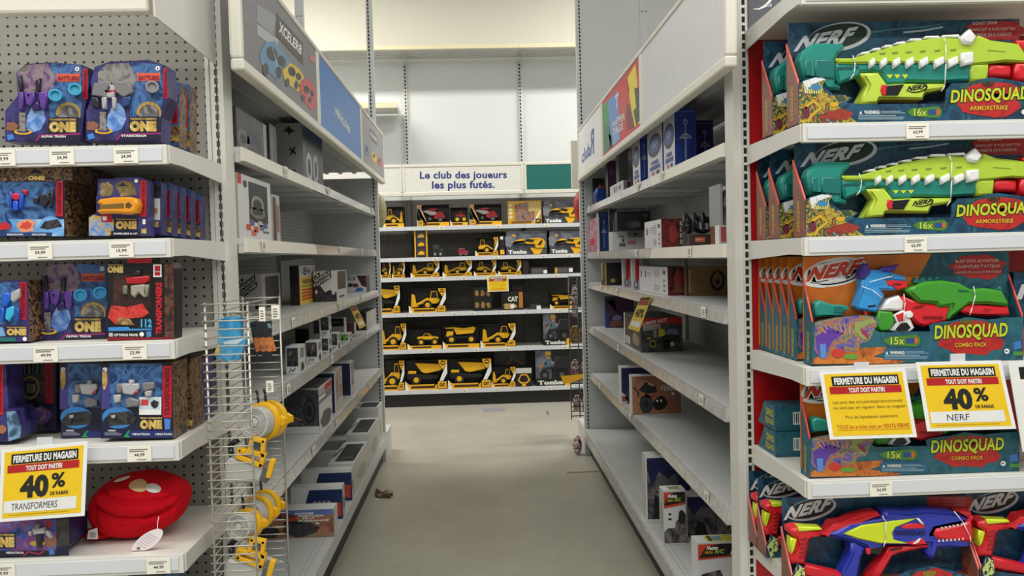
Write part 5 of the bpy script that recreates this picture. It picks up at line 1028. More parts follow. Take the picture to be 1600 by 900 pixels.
def f_yel(n, f, t):
    n.rect(0, 0, 1, 1, art('brown_side_print', [(24, 20, 18), (44, 34, 30), (60, 46, 36)], 12)); f.rect(0, 0, 1, .7, ink(236, 206, 70)); f.rect(0, .7, 1, 1, ink(226, 226, 230)); f.text('8+', .22, .74, .66, .96, ink(40, 50, 120), 2, .04); f.text('NEW', .15, .52, .8, .64, BLACK, 2, .04, .3); f.rect(.12, .44, .85, .48, ink(120, 150, 60), 2)
    for k in range(4): f.rect(.1, .1+.08*k, .88, .155+.08*k, ink(206, 80, 40), 2)
abox('L', C_, 469, 415, 492, 452, 'tall yellow and white box marked 8+ on third left aisle shelf', f_yel, pb=477, base=ink(236, 206, 70))
def f_cit2(n, f, t):
    n.rect(0, 0, 1, 1, ink(214, 212, 210)); n.poly([(0, 0), (1, 0), (1, .3), (.7, .38), (.5, .3), (.3, .52), (0, .5)], DKV, 2); skew(n, 'LA', .0, .66, .3, .18, .13, 3); skew(n, 'FRIPOUILLE', .02, .58, .76, .34, .13, 5); skew(n, 'KITCHE', .12, .46, .68, .32, .13, 7); n.blob(.12, .32, .06, .08, WHT, 3, 2); n.blob(.86, .3, .08, .1, ink(220, 216, 214), 3, 3)
    f.rect(0, 0, 1, 1, ink(206, 204, 202)); f.rect(.1, .38, .92, .98, MATS['brown_window_print'], 2); f.rect(.2, .1, .7, .16, ink(60, 60, 60), 2)
abox('L', C_, 526.5, 423, 541, 489, 'white box with slanted black lettering right of the yellow one, third left aisle shelf', f_cit2, pb=471, base=WBOX)
def f_race(n, f, t):
    n.rect(0, 0, 1, 1, ink(206, 206, 208)); n.rect(.04, .72, .42, .95, BLACK, 2); n.text('FAST', .08, .84, .38, .93, WHT, 3, .04); n.text('RACER', .08, .75, .38, .82, WHT, 3, .04); n.poly([(.5, 1), (1, 1), (1, .3), (.75, .4)], art('dark_red_print', [(20, 16, 18), (70, 20, 24), (40, 34, 36), (120, 60, 50)], 30), 2); n.blob(.42, .42, .2, .16, art('small_car_print', [(30, 36, 60), (120, 60, 40), (60, 60, 64), (190, 150, 110)], 60, kind='HARD'), 3, 3); n.blob(.14, .45, .14, .14, ink(40, 44, 50), 3, 4); n.poly([(.35, .1), (.55, .3), (.8, .28), (.85, .12), (.6, .06)], ink(50, 110, 190), 3); f.rect(0, 0, 1, 1, DKV)
abox('L', C_, 572, 430, 577, 542, 'small white race toy box at far end of third left aisle shelf', f_race, Xf=-.765, base=WBOX)
# fourth shelf: many small boxes in a row, two deep and stacked
def f_truck(sd, green=False):
    def fn(n, f, t):
        n.rect(0, 0, 1, 1, ink(206, 206, 204)); n.rect(.06, .28, .94, .94, DKV if not green else art('green_truck_print', [(14, 20, 14), (90, 150, 60), (130, 190, 90), (30, 50, 30)], 26), 2)
        R = random.Random(sd)
        for k in range(4): n.blob(.3+.4*R.random(), .45+.35*R.random(), .12, .1, ink(*R.choice([(120, 112, 90), (90, 60, 50), (150, 140, 120), (60, 70, 60)])), 3, sd*9+k)
        n.ell(.3, .4, .12, .1, BLACK, 4); n.ell(.72, .4, .12, .1, BLACK, 4); n.band([(.2, .05), (.35, .2), (.5, .1), (.7, .22)], .05, ink(40, 40, 42), 2)
        f.rect(0, 0, 1, 1, ink(210, 210, 208)); f.rect(.2, .55, .8, .9, ink(130, 126, 124), 2); f.blob(.5, .22, .3, .2, BLACK, 2, sd)
    return fn
rows = [(468, 541, 476, 446, 585, 'nearest the wire rack'), (497, 533, 502, 477, 567, 'second from the wire rack'), (514, 527, 518, 502, 556, 'third from the wire rack'), (528, 520, 531, 516, 547, 'fourth from the wire rack')]
info = []
for k, (pe, pt, pf, pn, pb, w_) in enumerate(rows): info.append(abox('L', D_, pe, pt, pf, pn, 'small white and dark truck box %s on fourth left aisle shelf' % w_, f_truck(k+1), pb=pb, base=WBOX, group='small truck boxes'))
abox('L', D_, 546, 521, 550, 530, 'small box with green truck picture on fourth left aisle shelf', f_truck(7, True), pb=536, base=WBOX, group='small truck boxes')
abox('L', info[2][3]+.001, 514, 494, 517, 500, 'small truck box stacked on top of the third one, fourth left aisle shelf', f_truck(9), Xf=info[2][0]-.004, base=WBOX, group='small truck boxes')
abox('L', D_, 499, 499, 505, 482, 'pale small box standing behind the stacked truck box on fourth left aisle shelf', lambda n, f, t: (n.rect(0, 0, 1, 1, ink(176, 176, 172)), n.rect(.45, .5, .95, .95, DKV, 2)), Xf=-.86, base=WBOX)
abox('L', D_, 537, 497, 541, 516, 'white box with dark label behind the green truck box on fourth left aisle shelf', lambda n, f, t: (n.rect(0, 0, 1, 1, ink(200, 200, 198)), n.rect(0, .55, 1, .98, BLACK, 2), n.rect(.1, .7, .7, .85, ink(80, 80, 80), 3)), Xf=-.84, base=WBOX)
abox('L', D_, 553, 504, 556, 540, 'small brown and dark box behind the green truck box on fourth left aisle shelf', lambda n, f, t: (n.rect(0, 0, 1, 1, MATS['small_car_print']), f.rect(0, 0, 1, 1, ink(176, 174, 170))), Xf=-.80, base=ink(120, 104, 90))
abox('L', D_, 495, 514, 499, 461, 'long black box lying at back of fourth left aisle shelf', lambda n, f, t: n.rect(0, .1, 1, .9, art('black_card_print', [(10, 10, 12), (22, 20, 34), (14, 14, 16)], 14)), Xf=-.93, base=BLACK)
abox('L', D_, 573, 488, 587, 556, 'black and white box at far end of fourth left aisle shelf', lambda n, f, t: (n.rect(0, 0, 1, 1, BLACK), n.blob(.4, .7, .2, .15, ink(150, 150, 160), 2, 3), f.rect(0, 0, 1, 1, ink(176, 176, 174))), pb=516, base=BLACK)
# fifth shelf
def f_big(n, f, t):
    n.rect(0, 0, 1, 1, DKV); n.rect(0, 0, 1, .16, ink(200, 200, 200), 2); n.poly([(.0, .95), (.5, 1), (1, .94), (1, 1), (0, 1)], ink(150, 150, 150), 2); n.ell(.78, .5, .14, .26, ink(20, 20, 22), 2); n.ell(.78, .5, .1, .2, ink(60, 60, 62), 3); n.ell(.78, .5, .07, .14, BLACK, 4); n.poly([(.05, .4), (.5, .6), (.6, .75), (.1, .7)], ink(50, 50, 54), 2); n.band([(.0, .34), (.4, .38), (.6, .3)], .04, ink(150, 120, 90), 3); n.poly([(0, .2), (.6, .2), (.5, .3), (0, .3)], ink(88, 86, 84), 3)
    f.rect(0, 0, 1, 1, ink(214, 214, 214)); f.rect(.45, .82, .98, .96, RED, 2); f.rect(.02, .78, .45, .95, ink(180, 180, 184), 2); f.rect(0, .72, .45, .8, WHT, 2); f.rect(.5, .7, .98, .8, ink(120, 116, 116), 2); f.rect(.02, .62, .95, .7, ink(120, 118, 122), 2); f.blob(.5, .2, .45, .2, art('tyre_print', [(26, 26, 28), (60, 60, 60), (40, 40, 42)], 40), 2, 3, 18, .15)
abox('L', E_, 497, 606, 518, 428, 'large dark vehicle box with white front and red corner, fifth left aisle shelf', f_big, Xf=-.755, base=ink(90, 90, 90))
def f_blue(n, f, t):
    n.rect(0, 0, 1, 1, WBOX); n.rect(.03, .02, .96, .95, DKB, 2); n.blob(.6, .3, .3, .25, ink(24, 24, 30), 3, 4); n.ell(.3, .2, .14, .14, ink(40, 40, 44), 3)
    f.rect(0, 0, 1, 1, ink(200, 190, 184)); f.rect(.1, .3, .9, .95, art('blue_brown_print', [(40, 60, 130), (150, 100, 80), (200, 190, 190), (120, 70, 50)], 24), 2)
abox('L', E_, 502, 595, 506, 478, 'blue box with white rim just behind the large dark one, fifth left aisle shelf', f_blue, Xf=-.83, base=WBOX, group='blue boxes on left aisle')
abox('L', E_, 523, 580, 534, 490, 'second blue box with white rim, middle of fifth left aisle shelf', f_blue, Xf=-.76, base=WBOX, group='blue boxes on left aisle')
abox('L', E_, 548, 565, 552, 512, 'farthest blue box with white rim on fifth left aisle shelf', f_blue, Xf=-.765, base=WBOX, group='blue boxes on left aisle')
# base deck
def f_lid(n, f, t):
    n.rect(0, 0, 1, 1, ink(206, 206, 202)); t.rect(.02, .05, .95, .92, ink(210, 210, 206), 1); t.rect(.2, .1, .93, .88, DKV, 2); t.rect(.3, .2, .8, .28, ink(96, 96, 98), 3); t.band([(.04, .3), (.14, .7)], .06, BLACK, 3); f.rect(0, 0, 1, 1, ink(196, 196, 186)); f.blob(.5, .4, .4, .3, ink(160, 164, 150), 2, 5); n.rect(.6, .25, .9, .7, BLACK, 2); n.text('4x4', .64, .35, .86, .6, WHT, 3, .03); n.text('TURBO', .1, .4, .5, .65, ink(60, 60, 60), 2, .03, .3)
abox('L', F_, 590, 637, 597, 553, 'farthest white box with dark picture lid on base deck of left aisle', f_lid, Xf=-.72, base=WBOX, group='white lid boxes')
abox('L', F_, 575, 678, 592, 540, 'middle white box with dark picture lid on base deck of left aisle', f_lid, Xf=-.705, base=WBOX, group='white lid boxes')
abox('L', F_, 553, 724, 575, 512, 'nearest white box with dark picture lid on base deck of left aisle', f_lid, Xf=-.705, base=WBOX, group='white lid boxes')
def f_stand(n, f, t):
    n.rect(0, 0, 1, 1, WBOX); n.poly([(.22, 0), (1, 0), (1, .9), (.36, .9), (.3, .62)], ink(28, 46, 92), 2)
    for k in range(4): n.ell(.46+.09*k, .52, .034, .05, ink(160, 150, 140), 3)
    n.poly([(.36, .3), (.8, .3), (.76, .46), (.42, .46)], BLACK, 3); n.rect(.86, .1, .97, .5, ink(190, 60, 40), 3); f.rect(0, 0, 1, 1, ink(190, 188, 180)); f.rect(.2, .3, .8, .6, ink(110, 60, 50), 2)
abox('L', F_, 549, 733, 552, 470, 'blue fronted box standing second on base deck of left aisle', f_stand, Xf=-.705, base=WBOX, group='standing boxes on base deck')
abox('L', F_, 534.5, 759, 538, 454, 'blue fronted box right behind the desert picture box, left aisle base deck', f_stand, Xf=-.703, base=WBOX, group='standing boxes on base deck')
def f_power(n, f, t):
    n.rect(0, 0, 1, 1, SAND); n.rect(0, .8, 1, 1, art('sky_print', [(70, 90, 150), (100, 120, 180), (120, 130, 170)], 5), 2); n.poly([(.1, .8), (.3, .86), (.5, .8), (.5, .6), (.36, .66)], ink(176, 60, 40), 3); n.blob(.3, .78, .2, .12, art('red_rider_print', [(190, 50, 40), (120, 40, 40), (60, 50, 60), (200, 100, 80)], 36), 4, 4)
    n.blob(.55, .3, .25, .3, art('rubber_print', [(34, 34, 38), (54, 54, 58), (70, 68, 70)], 36), 4, 7, 20, .2); n.blob(.1, .25, .2, .24, MATS['rubber_print'], 4, 5, 20, .25); n.poly([(.3, .5), (.62, .5), (.6, .62), (.34, .6)], BLACK, 5); n.poly([(.72, .36), (.82, .36), (.76, .22)], ink(90, 30, 30), 5); n.poly([(.5, .0), (1, 0), (1, .16), (.6, .12)], ink(150, 120, 96), 3)
    for tx, a, b, v in (('POWER', .48, .74, .84), ('THROUGH', .52, .86, .75), ('DE LA', .58, .74, .665), ('PUISSANCE', .52, .94, .57)): n.text(tx, a, v, b, v+.07, WHT, 6, .04, .15)
    n.ell(.78, .5, .03, .035, ink(226, 220, 210), 6); f.rect(0, 0, 1, 1, ink(206, 204, 198))
abox('L', F_, 521, 795, 527, 405, 'desert picture box reading POWER THROUGH DE LA PUISSANCE, front of left base deck', f_power, Xf=-.702, base=WBOX, group='standing boxes on base deck')
# ---------------------------------------------------------------- right run
A, B_, C_, D_, E_, F_ = [z for _, z in RRUN]
BL2 = art('royal_blue_print', [(26, 46, 112), (36, 62, 140), (30, 54, 126)], 6)
def f_orb(n, f, t):
    n.rect(0, 0, 1, 1, BL2); n.rect(.46, .1, .54, .62, ink(130, 150, 200), 2); n.ell(.5, .76, .1, .05, ink(150, 170, 210), 2, 16); n.ell(.5, .76, .05, .025, BL2, 3); n.poly([(.3, .54), (.2, .48), (.8, .48), (.7, .54), (.5, .57)], ink(190, 200, 220), 3); n.text('SWORD', .25, .49, .75, .54, ink(40, 60, 120), 4, .04); n.rect(.1, .93, .9, .945, ink(110, 130, 190), 2); n.rect(.48, .6, .52, .74, ink(150, 170, 210), 2)
    f.rect(0, 0, 1, 1, ink(206, 208, 214)); f.ell(.5, .58, .46, .22, ink(30, 32, 40), 2, 22); f.ell(.5, .6, .4, .17, ink(60, 86, 150), 3, 22); f.ell(.5, .61, .22, .08, ink(120, 146, 190), 4, 18); f.rect(.15, .12, .85, .2, ink(60, 70, 150), 2); f.text('ORB', .25, .22, .75, .3, ink(50, 60, 140), 3, .05); f.rect(.3, .02, .45, .09, RED, 2); f.rect(.6, .02, .8, .09, BLACK, 2)
abox('R', A, 1053.5, 169, 1036, 1087, 'tall blue and white disc toy box nearest the camera, top right aisle shelf', f_orb, Xf=.838, base=BL2, group='tall blue disc toy boxes')
abox('R', A, 1087, 188, 1078, 1114, 'darker tall blue box set back behind the front one, top right aisle shelf', f_orb, Xf=.985, base=BL2, group='tall blue disc toy boxes')
abox('R', A, 1034, 184, 1011, None, 'tall white box showing blue disc, second on top right aisle shelf', f_orb, Xf=.838, dep=.12, base=ink(206, 208, 214), group='tall blue disc toy boxes')
abox('R', A, 999.5, 210, 988, 1012, 'tall blue and white disc toy box third from the camera, top right aisle shelf', f_orb, Xf=.838, base=BL2, group='tall blue disc toy boxes')
abox('R', A, 966, 231, 962, 981, 'tall plain grey box at far part of top right aisle shelf', lambda n, f, t: (n.rect(0, 0, 1, 1, ink(110, 108, 110)), n.rect(.2, .3, .8, .36, ink(70, 60, 60), 2), n.rect(.2, .42, .7, .46, ink(80, 76, 76), 2)), Xf=.885, base=ink(120, 118, 120))
abox('R', A, 949, 251, 946, 962, 'dark purple package beside the tall grey box on top right aisle shelf', lambda n, f, t: (n.rect(0, 0, 1, 1, art('dim_purple_print', [(20, 14, 24), (50, 30, 60), (90, 50, 70), (30, 30, 50)], 40)), n.ell(.5, .7, .3, .1, ink(100, 70, 110), 2)), Xf=.85, base=BLACK)
abox('R', A, 974, 281, 953, 986, 'small white carton lying in front on top right aisle shelf', lambda n, f, t: (f.rect(0, 0, 1, 1, ink(206, 206, 206)), f.rect(.3, .2, .42, .75, INK_GREY, 2), f.rect(.5, .2, .56, .75, INK_GREY, 2), f.rect(.65, .25, .85, .7, ink(120, 120, 120), 2), n.rect(0, 0, 1, 1, ink(120, 118, 116)), n.rect(.5, .2, .9, .8, BLACK, 2)), Xf=.83, base=WBOX)
abox('R', A, 921, 283, 918, 944, 'black box behind the blue packet at far end of top right aisle shelf', None, Xf=.87, base=BLACK)
q = at(934, 316, 0, .845); mb = MB(); mb.prism([Vector((.835, q.y, A+.002)), Vector((.925, q.y, A+.002)), Vector((.935, q.y, A+.09)), Vector((.91, q.y, A+.115)), Vector((.85, q.y, A+.115)), Vector((.828, q.y, A+.07))], (0, .1, 0), plas(24, 62, 140), bev=.012)
mb.box(.86, .9, q.y-.004, q.y+.02, A+.1, A+.128, plas(130, 60, 40)); mb.build('toy_packet', origin=(.88, q.y+.05, A), label='small blue soft packet at far end of top right aisle shelf', cat='toy')
# second shelf
abox('R', B_, 932, 340, 915, 936, 'white, red and blue box at far end of second right aisle shelf', lambda n, f, t: (f.rect(0, 0, 1, 1, art('red_white_blue_print', [(190, 190, 200), (60, 80, 150), (190, 50, 60), (210, 200, 206), (40, 50, 100)], 40)), f.ell(.4, .3, .3, .12, RED, 2)), Xf=.84, base=WBOX)
abox('R', B_, 935, 332, 932, 951, 'tall blue disc toy box on second right aisle shelf', f_orb, Xf=.862, base=BL2, group='tall blue disc toy boxes')
abox('R', B_, 952, 327, 950, 963, 'narrow dark package with white marks on second right aisle shelf', lambda n, f, t: (n.rect(0, 0, 1, 1, ink(34, 34, 44)), n.band([(.3, .1), (.6, .5), (.4, .9)], .12, ink(150, 150, 156), 2), n.rect(.1, .75, .9, .85, ink(60, 80, 130), 2)), Xf=.86, base=BLACK)
def f_crate(n, f, t):
    n.rect(0, 0, 1, 1, ink(206, 204, 204)); n.poly([(.44, 1), (.48, .72), (.54, .66), (.88, .66), (.94, .72), (.97, 1)], ink(130, 128, 126), 2); n.rect(.66, .78, .76, .9, BLACK, 3); n.text('16', .2, .68, .36, .8, ink(80, 80, 80), 2, .03); n.rect(.2, .2, .4, .38, ink(90, 90, 90), 2); n.rect(.3, .42, .36, .6, ink(70, 70, 70), 2); n.rect(.46, .3, .72, .5, ink(206, 130, 116), 2); f.rect(0, 0, 1, 1, ink(196, 196, 194))
i5 = abox('R', B_, 957, 362, 951, 1007, 'white shipping carton with cut-out notch on second right aisle shelf', f_crate, Xf=.835, base=WBOX, name='carton', cat='box')
abox('R', i5[3]+.001, 964, 331, 960, 1016, 'black box resting on the white notched carton, second right aisle shelf', lambda n, f, t: (n.rect(0, 0, 1, 1, art('charcoal_print', [(14, 14, 16), (30, 30, 32), (20, 20, 22)], 12)), n.rect(.1, .7, .75, .85, ink(44, 44, 48), 2), n.ell(.84, .78, .08, .1, ink(90, 90, 96), 3), n.blob(.5, .3, .3, .25, ink(60, 62, 68), 2, 6), n.ell(.55, .3, .14, .16, ink(90, 92, 96), 3)), Xf=i5[0]+.01, base=BLACK)
def f_sheet(n, f, t):
    f.rect(0, 0, 1, 1, ink(216, 216, 218)); f.rect(.12, .5, .2, .75, ink(70, 70, 70), 2); f.lines(.3, .55, .55, .8, 3, ink(160, 160, 160), 2); f.lines(.56, .5, .74, .85, 6, ink(150, 150, 150), 2); f.lines(.54, .1, .74, .35, 4, ink(150, 150, 150), 2); f.rect(.82, .7, .92, .84, ink(70, 70, 70), 2)
    for k in range(3): f.ell(.88, .15+.16*k, .04, .05, ink(120, 120, 120), 2)
    n.rect(0, 0, 1, 1, art('ember_print', [(24, 14, 16), (70, 24, 26), (130, 40, 40), (40, 24, 24)], 16)); n.blob(.55, .45, .25, .4, ink(150, 50, 50), 2, 3); n.rect(.84, 0, 1, 1, ink(44, 40, 38), 2)
    for k in range(4): n.rect(.87, .1+.22*k, .97, .26+.22*k, ink(170, 166, 160), 3)
abox('R', B_, 1034, 342, 1007, 1066, 'white backed carton with dark red end, middle of second right aisle shelf', f_sheet, pb=387, base=ink(40, 34, 34))
i7 = abox('R', B_, 1076, 367, 1072, 1112, 'low dark box with orange label under the black toy creature, second right aisle shelf', lambda n, f, t: (n.rect(0, 0, 1, 1, ink(60, 50, 46)), n.rect(.25, .3, .7, .75, ink(190, 100, 70), 2), n.rect(.28, .5, .6, .58, ink(226, 180, 150), 3)), Xf=.835, base=ink(54, 46, 44))
mb = MB(); cx, cyy, cz = (i7[0]+i7[4])/2, i7[1]+.05, i7[3]
mb.ball((cx+.02, cyy, cz+.040), .05, .04, .037, plas(26, 26, 28), 16, 10); mb.ball((cx-.04, cyy-.01, cz+.03), .028, .026, .026, plas(26, 26, 28))
for k in range(4): a = at(1092+5*k, 352, 1, cyy); mb.tube([(cx-.03+.03*k, cyy-.03, cz+.05), (cx-.06+.035*k, cyy-.05, cz+.085), (cx-.07+.04*k, cyy-.055, cz+.012)], .006, plas(30, 30, 32))
for k in range(3): mb.box(cx+.0+.02*k, cx+.012+.02*k, cyy-.046, cyy-.036, cz+.02, cz+.045, plas(150, 150, 150))
mb.build('toy_creature', origin=(cx, cyy, cz), label='black legged toy creature sitting on the low dark box, second right aisle shelf', cat='toy')
abox('R', B_, 1112, 313, 1109, 1122, 'tall orange-brown box beside the clear bag on second right aisle shelf', lambda n, f, t: (n.rect(0, 0, 1, 1, art('copper_print', [(110, 60, 30), (160, 100, 60), (90, 50, 36)], 30)), n.rect(.2, .2, .8, .5, ink(60, 40, 30), 2)), Xf=.90, base=ink(130, 80, 50))
i8 = abox('R', B_, 1122, 352, 1117, 1150, 'white and pink box under the clear bag at near end of second right aisle shelf', lambda n, f, t: (n.rect(0, 0, 1, 1, ink(176, 174, 176)), n.rect(.1, .1, .4, .9, ink(160, 70, 70), 2), n.rect(.5, .5, .9, .9, ink(110, 104, 120), 2)), Xf=.84, base=WBOX)
mb = MB(); bz = i8[3]+.001; bx = i8[0]+.015; by = i8[1]+.03
mb.box(bx, bx+.008, by, by+.14, bz, bz+.145, ink(150, 150, 150)); mb.prism([Vector((bx+.01, by, bz)), Vector((bx+.11, by, bz)), Vector((bx+.12, by, bz+.06)), Vector((bx+.1, by, bz+.13)), Vector((bx+.03, by, bz+.14)), Vector((bx+.012, by, bz+.08))], (0, .1, 0), art('dim_bag_print', [(40, 42, 42), (80, 82, 82), (130, 130, 128), (60, 60, 62)], 22, .15), bev=.015)
mb.tube([(bx+.03, by-.001, bz+.02), (bx+.07, by-.004, bz+.09), (bx+.09, by-.001, bz+.13)], .004, ink(190, 190, 190)); mb.build('toy_bag', origin=(bx+.05, by+.05, bz), label='clear grey bagged toy at near end of second right aisle shelf', cat='toy')
# third shelf
abox('R', C_, 946, 411, 939, 974, 'black box with yellow edge at far end of third right aisle shelf', lambda n, f, t: (n.rect(0, 0, 1, 1, MATS['charcoal_print']), n.rect(0, 0, .06, 1, ink(190, 170, 60), 2), n.rect(.2, .12, .7, .35, ink(60, 50, 36), 2), n.blob(.4, .2, .15, .1, ink(190, 160, 60), 3, 4), f.rect(0, .2, .4, 1, ink(150, 136, 50))), pb=446, base=BLACK)
def f_stripe(n, f, t):
    n.rect(0, 0, 1, 1, ink(200, 198, 200)); n.poly([(.3, 0), (.62, .4), (.7, 1), (.3, 1), (.25, .5)], ink(206, 46, 50), 2); n.ell(.3, .16, .22, .13, ink(90, 96, 110), 3); n.ell(.3, .16, .13, .08, ink(200, 200, 204), 4); f.rect(0, 0, 1, 1, ink(190, 190, 194)); n.rect(.7, .05, .95, .2, ink(90, 100, 150), 3)
abox('R', C_, 974.5, 403, 971, 989, 'white box with red stripe, farther of the two on third right aisle shelf', f_stripe, pb=449, base=WBOX, group='red striped boxes')
abox('R', C_, 988, 403, 985.5, 1004, 'white box with red stripe, nearer of the two on third right aisle shelf', f_stripe, pb=453, base=WBOX, group='red striped boxes')
def f_sheet2(n, f, t):
    f.rect(0, 0, 1, 1, ink(216, 216, 218)); f.rect(.06, .55, .1, .82, ink(60, 60, 60), 2); f.rect(.22, .55, .26, .82, ink(60, 60, 60), 2); f.lines(.3, .6, .46, .8, 3, ink(160, 160, 160), 2); f.lines(.58, .62, .76, .9, 5, ink(150, 150, 150), 2); f.lines(.56, .1, .76, .36, 4, ink(150, 150, 150), 2); f.rect(.85, .72, .93, .86, ink(70, 70, 70), 2)
    for k in range(3): f.ell(.89, .14+.18*k, .03, .045, ink(110, 110, 110), 2)
    n.rect(0, 0, 1, 1, MATS['ember_print']); n.blob(.5, .5, .25, .45, ink(150, 46, 46), 2, 6); n.poly([(.2, .1), (.8, .1), (.5, .4)], ink(120, 80, 50), 3)
abox('R', C_, 1044, 417, 999, 1074, 'white backed carton with dark red end, middle of third right aisle shelf', f_sheet2, pb=462, base=ink(34, 30, 30))
def f_wood(n, f, t):
    n.rect(0, 0, 1, 1, art('kraft_wood_print', [(120, 92, 60), (144, 112, 76), (132, 102, 66)], 8, stretch=(1, 1, 8))); n.rect(0, 0, .04, 1, ink(60, 48, 40), 2)
    vs, fs = text_mesh('LE ROYAL', .03); n.mb.add([n.fn(.075-.035*y, .12+.8*x, 3) for x, y in vs], fs, ink(206, 200, 190))
    n.ell(.62, .5, .15, .36, ink(34, 26, 20), 2, 28); n.ell(.62, .5, .1, .25, MATS['kraft_wood_print'], 3, 28); n.ell(.62, .5, .05, .15, ink(34, 26, 20), 4, 6); n.rect(.60, .5, .64, .9, MATS['kraft_wood_print'], 5)
abox('R', C_, 1073, 417, 1068, 1150, 'brown kraft box with black ring logo at near end of third right aisle shelf', f_wood, pb=462.5, base=ink(132, 102, 66))
# fourth shelf
def f_pk(n, f, t):
    n.rect(0, 0, 1, 1, art('blue_toy_print', [(16, 16, 30), (30, 44, 100), (90, 40, 60), (50, 40, 70), (130, 100, 90)], 26)); n.ell(.4, .3, .16, .1, ink(140, 130, 190), 2); n.rect(.15, .02, .6, .22, ink(140, 90, 70), 2); n.rect(0, 0, .12, .5, ink(50, 70, 150), 2); n.poly([(.0, .9), (.3, .95), (.24, .6), (.4, .5), (.3, .8)], ink(24, 24, 44), 3)
abox('R', D_, 946, 463, 944, 990, 'dark blue packaged toy at far part of fourth right aisle shelf', f_pk, pb=512, base=ink(30, 36, 80))
def f_lights(n, f, t):
    n.rect(0, 0, 1, 1, art('night_print', [(40, 40, 40), (66, 64, 62), (90, 88, 84), (50, 50, 50)], 10)); n.poly([(.02, 1), (1, 1), (1, .8), (.5, .82), (.02, .72)], ink(190, 36, 36), 2)
    def tt(s, u, v, du, dv, h): vs, fs = text_mesh(s, .05, .1); n.mb.add([n.fn(u+du*x, v+dv*x+h*y, 4) for x, y in vs], fs, ink(232, 230, 228))
    n.poly([(.02, .78), (.62, .94), (.62, 1), (.02, .92)], ink(120, 30, 30), 3) if False else None
    tt('LIGHTS OUT!', .04, .76, .6, .12, .11); n.poly([(.06, .62), (.48, .7), (.46, .82), (.06, .74)], ink(206, 206, 204), 3)
    vs, fs = text_mesh('TOUCHÉ', .04, .1); n.mb.add([n.fn(.08+.36*x, .65+.06*x+.07*y, 5) for x, y in vs], fs, ink(90, 90, 90))
    n.blob(.5, .55, .1, .16, ink(200, 196, 60), 3, 3); n.poly([(.6, .5), (.66, .66), (.86, .66), (.92, .5)], ink(120, 130, 170), 3); n.poly([(.66, .68), (.72, .82), (.84, .8), (.86, .68)], ink(60, 66, 74), 3); n.poly([(.36, .25), (.9, .3), (.95, .5), (.5, .46)], ink(40, 42, 44), 3); n.ell(.28, .24, .08, .12, ink(170, 170, 60), 4); n.ell(.28, .24, .05, .07, BLACK, 5); n.ell(.75, .22, .05, .07, ink(206, 206, 200), 4); n.ell(.62, .2, .1, .14, BLACK, 3); n.rect(.3, .42, .38, .66, ink(150, 150, 150), 3); n.poly([(.1, .4), (.24, .45), (.22, .36)], ink(190, 180, 60), 3)
    f.rect(0, 0, 1, 1, ink(56, 56, 60)); f.rect(.0, 0, .06, 1, WHT, 2); f.rect(.1, .75, .9, .95, ink(30, 30, 32), 2); f.blob(.7, .3, .25, .2, ink(150, 140, 120), 2, 4); f.rect(.1, .05, .4, .3, ink(190, 190, 190), 2)
abox('R', D_, 1002, 497, 975, 1065.5, 'box reading LIGHTS OUT with red banner, fourth right aisle shelf', f_lights, pb=551, base=ink(60, 60, 62))
# fifth shelf
def f_terra(n, f, t):
    n.rect(0, 0, 1, 1, SAND); n.rect(0, 0, .02, 1, WBOX, 2); n.rect(0, .97, 1, 1, WBOX, 2); n.blob(.3, .26, .15, .26, MATS['rubber_print'] if 'rubber_print' in MATS else BLACK, 4, 3, 22, .12); n.ell(.3, .26, .05, .09, ink(20, 20, 22), 5); n.blob(.58, .26, .15, .2, BLACK, 4, 4, 20, .2); n.ell(.52, .33, .02, .03, WHT, 5); n.ell(.6, .33, .02, .03, WHT, 5); n.poly([(.15, .62), (.3, .82), (.5, .7), (.52, .55), (.3, .52)], ink(34, 26, 30), 3); n.poly([(.34, .82), (.46, .74), (.44, .7), (.34, .76)], ink(170, 160, 160), 4); n.poly([(.28, .5), (.6, .45), (.62, .4), (.3, .42)], ink(170, 80, 50), 4); n.band([(.06, .7), (.14, .55), (.14, .45)], .03, BLACK, 3)
    n.text('TERRA', .58, .58, .96, .7, ink(214, 206, 200), 4, .05, .2); n.lines(.62, .72, .9, .77, 1, ink(200, 190, 184), 4); n.ell(.84, .5, .03, .04, WHT, 4); n.rect(.72, 0, 1, .36, ink(150, 100, 72), 3); f.rect(0, 0, 1, 1, WBOX)
def f_blue2(n, f, t):
    n.rect(0, 0, 1, 1, WBOX); n.rect(.04, .0, 1, .95, DKB, 2); n.poly([(.04, .3), (.3, .1), (.5, 0), (.04, 0)], ink(200, 200, 206), 3); n.ell(.25, .2, .1, .22, ink(60, 60, 66), 4); n.blob(.12, .12, .1, .1, ink(150, 70, 60), 4, 3)
abox('R', E_, 969, 572, 966, 1024, 'blue box with white rim behind the brown terrain box, fifth right aisle shelf', f_blue2, pb=630, base=WBOX)
abox('R', E_, 986, 586, 983, 1063, 'brown box with black toy buggy picture on fifth right aisle shelf', f_terra, pb=647, base=WBOX)
